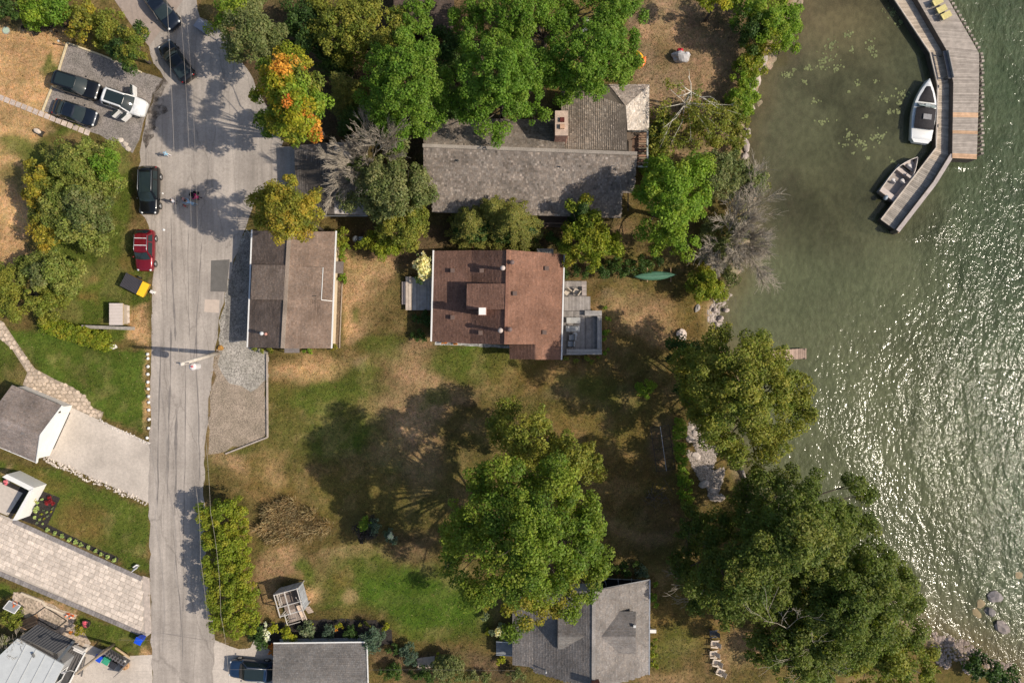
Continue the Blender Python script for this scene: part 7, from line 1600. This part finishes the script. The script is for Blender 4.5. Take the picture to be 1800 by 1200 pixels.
# brush pile
q = P(1155, 868); bp = thing('brush_pile', 'dark heap of cut branches on the shaded lake lawn', 'brush pile', (q.x, q.y, 0)); rr = random.Random(31)
for k_ in range(26):
    a = rr.uniform(0, 6.3); l = rr.uniform(.8, 2.0); p = Vector((rr.uniform(-1.2, 1.2), rr.uniform(-.9, .9), rr.uniform(.05, .4))); d = Vector((math.cos(a), math.sin(a), rr.uniform(-.1, .2))) * l; mb = MB(); mb.tube([p - d / 2, p + Vector((0, 0, .08)), p + d / 2], .035, .012, 5, col=jc((.16, .13, .10), .5, 1.6, rr)); mb.build('branch', WOOD, bp)

# ------------------------------------------------------------------ shore yard things
def kayak(label, px, py, ang, col, L_=2.6):
    q = P(px, py, .3); t = thing('kayak', label, 'kayak', (q.x, q.y, .02), -math.radians(ang), 'kayaks on the shore yard'); rings = []
    for i in range(11):
        f = -1 + .2 * i; w = .36 * max(0, 1 - abs(f) ** 2.4) + .02; x = f * L_ / 2; rings.append([Vector((x, w * math.cos(a), .17 + .16 * math.sin(a) + .06 * abs(f) ** 3)) for a in [2 * math.pi * k_ / 10 for k_ in range(10)]])
    mb = MB(); mb.loft(rings, col=col); mb.build('hull', PLASTIC, t); mb = MB(); mb.blob((-.1, 0, .30), (.34, .2, .07), 2, 1, .03, col=(.03, .03, .03)); mb.build('cockpit', PLASTIC, t); return t
kayak('yellow kayak half under the locust edge', 1125, 100, 60, (.80, .42, .02), 1.5); kayak('orange kayak beside the yellow one', 1128, 110, 125, (.78, .16, .02), 1.5)
q = P(1197, 99, .5); t = thing('covered_heap', 'heap under a crumpled grey tarpaulin with a red bundle', 'heap', (q.x, q.y, 0))
mb = MB(); mb.blob((0, 0, .45), (.85, .62, .6), 5, 3, .22, col=(.46, .44, .43)); mb.build('tarpaulin', FABRIC, t); mb = MB(); mb.blob((-.1, .55, .6), (.32, .28, .3), 6, 2, .2, col=(.5, .03, .05)); mb.build('red_bundle', FABRIC, t); mb = MB(); mb.blob((.6, .1, .6), (.3, .3, .3), 8, 2, .3, col=(.7, .68, .68)); mb.build('white_bundle', FABRIC, t)
w_ = [P(1300, 60), P(1296, 120), P(1284, 175), (P(1280, 215))]; fc = thing('wire_fence', 'thin dark wire fence between shore yard and shoreline shrubs', 'fence', tuple(w_[0]))
for i, (a_, b_) in enumerate(zip(w_[:-1], w_[1:])):
    for z_ in (.3, .7, 1.05): mb = MB(); mb.beam(a_ + Vector((0, 0, z_)), b_ + Vector((0, 0, z_)), .02, .02); wpart(fc, 'wire', mb, BLACKM)
for p in w_: mb = MB(); mb.cyl(p, .05, 1.15, 6); wpart(fc, 'post', mb, BLACKM)

# ------------------------------------------------------------------ lower left corner
def bin_(label, px, py, ang, col, lid, group=None, z=.02, h=1.05):
    q = P(px, py, .6); t = thing('wheelie_bin', label, 'bin', (q.x, q.y, z), -math.radians(ang), group); mb = MB()
    mb.loft([[Vector((sx * .24, sy * .24, .05)) for sx, sy in ((-1, -1), (1, -1), (1, 1), (-1, 1))], [Vector((sx * .31, sy * .30, h - .08)) for sx, sy in ((-1, -1), (1, -1), (1, 1), (-1, 1))]], sm=False, col=col); mb.build('bin_body', PLASTIC, t)
    mb = MB(); mb.box((.02, 0, h - .03), (.74, .66, .08), col=lid); mb.box((.02, 0, h + .03), (.5, .45, .05), col=lid); mb.build('lid', PLASTIC, t)
    for sy in (-.26, .26): mb = MB(); mb.tube([(-.26, sy - .03, .1), (-.26, sy + .03, .1)], .1, n=12); mb.build('wheel', RUBBER, t)
bin_('bright blue recycling bin at the corner of the paver driveway', 247, 1123, 25, (.01, .07, .55), (.012, .09, .68)); 
en = thing('bin_enclosure', 'dark slatted bin enclosure beside the leaning pole', 'bin enclosure', tuple(P(203, 1165)))
for a_, b_ in (((172, 1152), (190, 1136)), ((190, 1136), (230, 1160)), ((230, 1160), (211, 1180))):
    a_, b_ = P(*a_), P(*b_)
    for k_ in range(6): mb = MB(); mb.beam(a_ + Vector((0, 0, .15 + .2 * k_)), b_ + Vector((0, 0, .15 + .2 * k_)), .05, .15, (.16, .15, .15)); wpart(en, 'slat', mb, WOOD)
for k_ in range(9): mb = MB(); a_, b_ = P(183 + 5 * k_, 1141 + 2.9 * k_, 1.25), P(177 + 5 * k_, 1147 + 2.9 * k_, 1.2); mb.beam(a_, b_, .12, .05, (.15, .14, .14)); wpart(en, 'roof_slat', mb, WOOD)
mb = MB(); mb.beam(P(203, 1138, .5), P(228, 1155, .5), .16, .12, (.58, .42, .25)); wpart(en, 'pale_beam', mb, WOOD)
bin_('blue bin inside the enclosure next to the leaning pole', 177, 1153, 30, (.01, .06, .5), (.012, .08, .6), 'bins in the enclosure'); bin_('green bin in the middle of the enclosure', 190, 1158, 30, (.03, .22, .13), (.05, .34, .2), 'bins in the enclosure'); bin_('black bin inside the enclosure', 202, 1165, 30, (.02, .02, .022), (.04, .04, .045), 'bins in the enclosure')
q = P(219, 1165, .4); t = thing('lidded_pot', 'white pot standing on a round wicker basket by the bins', 'pot', (q.x, q.y, .02)); mb = MB(); mb.lathe((0, -.3, 0), [(.3, 0), (.45, .25), (.42, .4), (.38, .4)], 14, col=(.42, .26, .14)); mb.build('basket', WOOD, t); mb = MB(); mb.lathe((0, .15, .1), [(.18, 0), (.28, .5), (.29, .6), (.02, .62)], 14, col=(.8, .78, .75)); mb.build('pot', PAINT, t)
for k_ in range(6): mb = MB(); a = k_; mb.beam((0, -.3, .35), (.4 * math.cos(a), -.3 + .4 * math.sin(a), .5), .06, .05, (.55, .33, .18)); mb.build('kindling', WOOD, t)
q = P(31, 1061, 1.5); t = thing('basketball_hoop', 'white-framed basketball backboard with orange hoop above the pebbles', 'basketball hoop', (q.x, q.y, 0), -math.radians(25))
obj_mat_part(t, 'backboard', [((0, 0, 2.3), (1.25, .06, .8), Matrix.Rotation(math.radians(55), 3, 'X'))], PAINT, (.28, .29, .30))
for c_, s_ in (((0, -.32, 2.54), (1.3, .07, .07)), ((0, .33, 2.08), (1.3, .07, .07))): obj_mat_part(t, 'frame', [(c_, s_)], PAINT, (.8, .78, .76))
for sx in (-.63, .63): mb = MB(); mb.beam((sx, -.33, 2.54), (sx, .33, 2.08), .07, .07, (.8, .78, .76)); mb.build('frame', PAINT, t)
mb = MB(); mb.tube([(.12 + .22 * math.cos(a), .45 + .22 * math.sin(a), 2.28) for a in [2 * math.pi * k_ / 16 for k_ in range(17)]], .022, n=5, col=(.75, .2, .05)); mb.build('hoop', PAINT, t); obj_mat_part(t, 'hoop_bracket', [((.12, .15, 2.3), (.14, .3, .05))], PAINT, (.7, .16, .04)); mb = MB(); mb.beam((0, -.1, 2.1), (0, -1.0, 0), .1, .1); mb.build('post', BLACKM, t)
for i, (x, y) in enumerate(((118, 1081), (125, 1084))):
    q = P(x, y, .2); t = thing('traffic_cone', ['orange traffic cone at the end of the pale timber', 'orange traffic cone nearer the grass'][i], 'traffic cone', (q.x, q.y, .02), 0, 'traffic cones'); mb = MB(); mb.lathe((0, 0, .03), [(.17, 0), (.05, .5), (.02, .52)], 12, col=(.8, .22, .08)); mb.build('cone', PLASTIC, t); obj_mat_part(t, 'base', [((0, 0, .02), (.4, .4, .04))], PLASTIC, (.7, .2, .08)); mb = MB(); mb.lathe((0, 0, .24), [(.125, 0), (.095, .12)], 12, col=(.8, .8, .78)); mb.build('band', PLASTIC, t)
timbers('pale bent timber edge in the pebble garden', [(38, 1041), (76, 1056), (82, 1064), (133, 1086)], .22, .2, (.72, .60, .46)); timbers('thin dark metal edging square in the pebble garden', [(58, 1082), (80, 1066), (118, 1090), (98, 1106), (58, 1082)], .06, .12, (.06, .055, .05))
tk = thing('timber_stack', 'stack of brown boards beside the dark metal roof', 'timber stack', tuple(P(48, 1098))); rr = random.Random(3)
for k_ in range(9): mb = MB(); a_ = P(38 + rr.uniform(-3, 3), 1092 + 2.2 * k_, .2 + .06 * (k_ % 3)); b_ = P(64 + rr.uniform(-3, 3), 1080 + 2.2 * k_, .2 + .06 * (k_ % 3)); mb.beam(a_, b_, .14, .06, jc((.44, .28, .17), .7, 1.2, rr)); wpart(tk, 'board', mb, WOOD)
q = P(152, 1096, .3); t = thing('flower_pot', 'dark round pot with crimson flowers on the grass', 'flower pot', (q.x, q.y, 0)); mb = MB(); mb.lathe((0, 0, 0), [(.3, 0), (.42, .4), (.4, .45), (.36, .40), (.02, .40)], 16, col=(.06, .045, .04)); mb.build('pot', STONE, t); link_mesh('flowers', leaf_mesh('flowers', [(0, 0, .45, .32)], 'pink', .12, .16, seed=5), t)
q = P(5, 848, .9); t = thing('flower_pot', 'pot of pink flowers in the white-walled court', 'flower pot', (q.x, q.y, 0)); mb = MB(); mb.lathe((0, 0, 0), [(.2, 0), (.3, .45), (.28, .5), (.02, .45)], 14, col=(.2, .18, .17)); mb.build('pot', STONE, t); link_mesh('flowers', leaf_mesh('flowers', [(0, 0, .55, .3)], 'pink', .12, .16, seed=6), t)
q = P(140, 1141, .4); t = thing('white_bench', 'white slatted bench between the dark deck boards and the pebbles', 'bench', (q.x, q.y, 0), -math.radians(25))
for k_ in range(4): obj_mat_part(t, 'slat', [((0, -.25 + .16 * k_, .45), (1.2, .12, .04))], PAINT, (.76, .73, .7))
obj_mat_part(t, 'backrest', [((0, .33, .75), (1.2, .05, .4))], PAINT, (.76, .73, .7))
for sx in (-.5, .5): obj_mat_part(t, 'leg', [((sx, 0, .22), (.08, .6, .44))], PAINT, (.7, .68, .65))
q = P(239, 998, .3); t = thing('white_lawn_sign', 'small white X-shaped sign stand at the corner of the lawn', 'sign', (q.x, q.y, 0), math.radians(35)); obj_mat_part(t, 'panel', [((0, 0, .45), (.75, .04, .5), Matrix.Rotation(math.radians(20), 3, 'X'))], PAINT, (.82, .8, .78)); obj_mat_part(t, 'panel', [((.12, .2, .35), (.5, .04, .3), Matrix.Rotation(math.radians(-30), 3, 'X'))], PAINT, (.82, .8, .78))
for sx in (-.3, .3): mb = MB(); mb.beam((sx, 0, 0), (sx, .05, .5), .03, .03, (.7, .7, .7)); mb.build('stake', PAINT, t)
q = P(11, 54); t = thing('septic_cover', 'round pale green utility cover in the straw-coloured lawn', 'cover', (q.x, q.y, 0)); mb = MB(); mb.cyl((0, 0, 0), .33, .08, 24, col=(.45, .55, .42)); mb.build('lid', PLASTIC, t); mb = MB(); mb.cyl((0, 0, 0), .4, .05, 24, col=(.35, .34, .3)); mb.build('collar', STONE, t)
q = P(66, 231, .4); t = thing('lawn_mower', 'small dark mower with a cream grass bag on the dry lawn', 'mower', (q.x, q.y, 0), -math.radians(30)); obj_mat_part(t, 'deck', [((.1, 0, .2), (.75, .5, .22))], PLASTIC, (.05, .045, .04)); mb = MB(); mb.blob((-.05, .02, .42), (.42, .24, .16), 2, 2, .08, col=(.62, .52, .42)); mb.build('grass_bag', FABRIC, t)
for sx in (-.25, .42):
    for sy in (-.27, .27): mb = MB(); mb.tube([(sx, sy - .03, .12), (sx, sy + .03, .12)], .12, n=12); mb.build('wheel', RUBBER, t)
mb = MB(); mb.tube([(-.2, -.2, .3), (-.75, -.2, .9), (-.75, .2, .9), (-.2, .2, .3)], .015, n=5); mb.build('handle', BLACKM, t)
q = P(111, 78, .4); t = thing('garden_post', 'short dark post with a pale cap at the corner of the gravel pad', 'post', (q.x, q.y, 0)); mb = MB(); mb.cyl((0, 0, 0), .06, 1.1, 10, col=(.18, .13, .1)); mb.build('shaft', WOOD, t); mb = MB(); mb.blob((0, 0, 1.16), (.13, .13, .12), 1, 1, .05, col=(.5, .5, .48)); mb.build('cap', PAINT, t)
q = P(348, 45, .5); t = thing('grey_bin_box', 'grey flat-lidded box under the trees beside the lane', 'box', (q.x + .3, q.y, 0), math.radians(-35)); obj_mat_part(t, 'box', [((.3, 0, .4), (1.3, .9, .8))], PLASTIC, (.16, .17, .19)); obj_mat_part(t, 'lid', [((.3, 0, .84), (1.4, 1.0, .08))], PLASTIC, (.26, .27, .31))
q = P(700, 423, .5); t = thing('barbecue', 'dark kettle barbecue in the shade behind the brown-roofed house', 'barbecue', (P(628, 422).x, P(628, 422).y, 0)); mb = MB(); mb.blob((0, 0, .85), (.36, .36, .28), 1, 2, .02, col=(.12, .13, .14)); mb.build('kettle', PLASTIC, t, smooth=True); obj_mat_part(t, 'side_shelf', [((.55, 0, .8), (.45, .5, .04))], PLASTIC, (.35, .37, .38))
for a in (0, 2.1, 4.2): mb = MB(); mb.tube([(.12 * math.cos(a), .12 * math.sin(a), .7), (.32 * math.cos(a), .32 * math.sin(a), 0)], .018, n=5); mb.build('leg', BLACKM, t)

# ------------------------------------------------------------------ people
def person(label, px, py, face, h, top, bottom, skin=(.55, .33, .24), hair=(.05, .03, .02), lean=0.0, arms=(20, 20), stride=.12, cap=None):
    """px,py: where the feet stand; body grown with a Skin modifier as one continuous surface"""
    q = P(px, py); k_ = h / 1.75; root = thing('person', label, 'person', (q.x, q.y, .025), -math.radians(face))
    v = []; e = []; r = []
    def ad(p, rad, par=None):
        v.append(Vector(p) * k_); r.append(rad * k_)
        if par is not None: e.append((par, len(v) - 1))
        return len(v) - 1
    lx = math.sin(lean); pel = ad((0, 0, .95), .13); sp_ = ad((lx * .2, 0, 1.15), .125, pel); chs = ad((lx * .45, 0, 1.36), .145, sp_); nk = ad((lx * .6, 0, 1.50), .06, chs); hd = ad((lx * .7 + .01, 0, 1.60), .095, nk); ad((lx * .75 + .01, 0, 1.70), .085, hd); ad((lx * .7 + .115, 0, 1.61), .02, hd)
    for s_, ar in ((1, arms[0]), (-1, arms[1])):
        hp = ad((0, s_ * .10, .90), .095, pel); kn = ad((.04 + s_ * stride * .5, s_ * .11, .48), .062, hp); an = ad((-.02 + s_ * stride, s_ * .11, .09), .042, kn); ad((.14 + s_ * stride, s_ * .12, .035), .035, an)
        a = math.radians(ar); sh = ad((lx * .5, s_ * .20, 1.42), .06, chs); el = ad((lx * .5 + .30 * math.sin(a) * .8, s_ * .27, 1.42 - .29 * math.cos(a)), .045, sh); wr = ad((lx * .5 + .55 * math.sin(a), s_ * .26, 1.42 - .52 * math.cos(a)), .03, el); pm = ad((lx * .5 + .63 * math.sin(a), s_ * .255, 1.42 - .60 * math.cos(a)), .03, wr)
        for f in range(4): b0 = Vector(v[pm]) / k_; ln = (.07, .08, .075, .06)[f]; f1 = ad(b0 + Vector((.02 * (f - 1.5) * math.cos(a) + ln * .6 * math.sin(a), 0, -ln * .6 * math.cos(a) - .01)), .009, pm); ad(b0 + Vector((.02 * (f - 1.5) * math.cos(a) + ln * math.sin(a), -s_ * .02, -ln * math.cos(a) - .015)), .008, f1)
        b0 = Vector(v[wr]) / k_; ad(b0 + Vector((.045, -s_ * .02, -.05)), .010, wr)
    me = bpy.data.meshes.new('body'); me.from_pydata([tuple(x) for x in v], e, []); o = bpy.data.objects.new('body', me); COL.objects.link(o)
    sk = o.modifiers.new('Skin', 'SKIN'); sb = o.modifiers.new('Sub', 'SUBSURF'); sb.levels = sb.render_levels = 1
    for i, x in enumerate(r): me.skin_vertices[0].data[i].radius = (x, x)
    me.skin_vertices[0].data[0].use_root = True
    dg = bpy.context.evaluated_depsgraph_get(); m2 = bpy.data.meshes.new_from_object(o.evaluated_get(dg)); bpy.data.objects.remove(o); m2.name = 'body'
    cols = []
    for p in m2.polygons:
        z = p.center.z / k_; y = abs(p.center.y) / k_
        c = skin if z > 1.49 or (y > .22 and z < 1.12) else (top if z > .93 else (bottom if z > .12 else (.06, .05, .05)))
        cols += [*c, 1] * p.loop_total
    at = m2.color_attributes.new('Col', 'FLOAT_COLOR', 'CORNER'); at.data.foreach_set('color', cols); m2.materials.clear(); m2.materials.append(FABRIC); m2.polygons.foreach_set('use_smooth', [True] * len(m2.polygons))
    link_mesh('body', m2, root)
    mb = MB(); mb.blob(((lx * .72 - .012) * k_, 0, 1.685 * k_), (.112 * k_, .10 * k_, .105 * k_), 3, 2, .04, col=cap or hair); mb.build('cap' if cap else 'hair', FABRIC, root, smooth=True)
    for s_ in (-1, 1): mb = MB(); mb.blob(((lx * .7 + .10) * k_, s_ * .035 * k_, 1.635 * k_), (.012 * k_,) * 3, 1, 1, 0, col=(.02, .02, .02)); mb.build('eye', PLASTIC, root, smooth=True)
    return root
person('person in white shorts and pale blue top walking alone on the sunny road', 300, 275, 200, 1.45, (.30, .52, .68), (.78, .74, .74), cap=(.25, .45, .6))
person('person in light grey top standing left of the group in the shade', 312, 356, 150, 1.55, (.56, .56, .60), (.12, .12, .16), hair=(.03, .025, .02))
person('person in pale blue shirt leaning over beside the pushchair', 346, 361, 200, 1.7, (.26, .42, .58), (.30, .42, .52), lean=.8, arms=(70, 60))
person('person in bright pink top next to the pushchair', 354, 350, 190, 1.65, (.75, .05, .22), (.06, .04, .06), arms=(60, 50), hair=(.25, .02, .08))
person('small child in red at the south of the group on the road', 330, 364, 330, 1.05, (.42, .10, .10), (.28, .2, .17), hair=(.06, .04, .03))
person('small child in pale pink left of the pushchair', 328, 352, 20, 1.1, (.62, .36, .36), (.10, .08, .09), hair=(.10, .06, .04))
q = P(341, 342, .6); t = thing('pushchair', 'black pushchair standing in the tree shade on the road', 'pushchair', (q.x, q.y, .025), math.radians(80))
mb = MB(); mb.loft([[Vector((x, y * .24, z_)) for y in (-1, -.5, 0, .5, 1)] for x, z_ in ((.35, .45), (.1, .42), (-.15, .55), (-.28, .9))], closed=False, col=(.02, .02, .022)); mb.build('seat', FABRIC, t)
mb = MB(); mb.loft([[Vector((-.28 + .5 * math.cos(a) * .9, y * .26, .85 + .28 * math.sin(a))) for a in [math.pi * k_ / 6 for k_ in range(4)]] for y in (-1, -.3, .3, 1)], closed=False, col=(.025, .025, .028)); mb.build('hood', FABRIC, t)
mb = MB(); mb.tube([(-.25, -.24, .5), (-.65, -.22, 1.0), (-.65, .22, 1.0), (-.25, .24, .5)], .015, n=5); mb.build('handle', BLACKM, t)
for sx, sy in ((.3, -.22), (.3, .22), (-.3, -.26), (-.3, .26)):
    mb = MB(); mb.tube([(sx, sy - .025, .14), (sx, sy + .025, .14)], .14, n=14); mb.build('wheel', RUBBER, t); mb = MB(); mb.beam((sx, sy, .14), (0, sy * .9, .45), .025, .025); mb.build('frame_leg', BLACKM, t)

# ------------------------------------------------------------------ short grass and fallen leaves: nobody could count them
def blades(name, n, seed, lo, hi, wdt, colf, label, cat, zlift=(.02, .10)):
    rg = np.random.default_rng(seed); x = rg.uniform(-55, 27, n); y = rg.uniform(-37, 37, n)
    i = np.clip(np.searchsorted(gx, x), 1, len(gx) - 1); j = np.clip(np.searchsorted(gy, y), 1, len(gy) - 1)
    keep = Dw[j, i] < -1.0
    for pts in SHEETS:
        poly = [((a - 900) * S, (600 - b_) * S) for a, b_ in pts]; ins = np.zeros(n, bool); m = len(poly)
        for k_ in range(m):
            (x0, y0), (x1, y1) = poly[k_], poly[(k_ + 1) % m]
            if y0 != y1: ins ^= ((y0 > y) != (y1 > y)) & (x < (x1 - x0) * (y - y0) / (y1 - y0) + x0)
        keep &= ~ins
    x, y, i, j = x[keep], y[keep], i[keep], j[keep]; n = len(x); z = GZ[j, i]
    a = rg.uniform(0, 6.283, n); ln = rg.uniform(lo, hi, n); hz = rg.uniform(zlift[0], zlift[1], n); d = np.stack([np.cos(a), np.sin(a)], 1)
    p0 = np.stack([x, y, z + .004], 1); p1 = np.stack([x + d[:, 0] * ln, y + d[:, 1] * ln, z + hz], 1); sd = np.stack([-d[:, 1], d[:, 0], np.zeros(n)], 1) * wdt * rg.uniform(.6, 1.4, (n, 1))
    me = quads_mesh(name, np.stack([p0 - sd, p0 + sd, p1 + sd * .5, p1 - sd * .5], 1), np.clip(colf(rg, base[j, i], n), 0, 1), LEAF)
    o = bpy.data.objects.new(name, me); COL.objects.link(o); setp(o, label, cat, kind='stuff')
blades('grass_blades', 180000, 5, .08, .24, .028, lambda rg, b_, n: b_ * rg.uniform(.55, 1.75, (n, 1)) * np.array([1, 1.03, .95]), 'short patchy grass covering the lawns', 'grass')
blades('fallen_leaves', 9000, 6, .06, .12, .035, lambda rg, b_, n: np.array([(.34, .23, .11), (.26, .16, .08), (.42, .33, .16)])[rg.integers(0, 3, n)] * rg.uniform(.7, 1.2, (n, 1)), 'dry fallen leaves scattered over the lawns', 'leaves', (.005, .02))
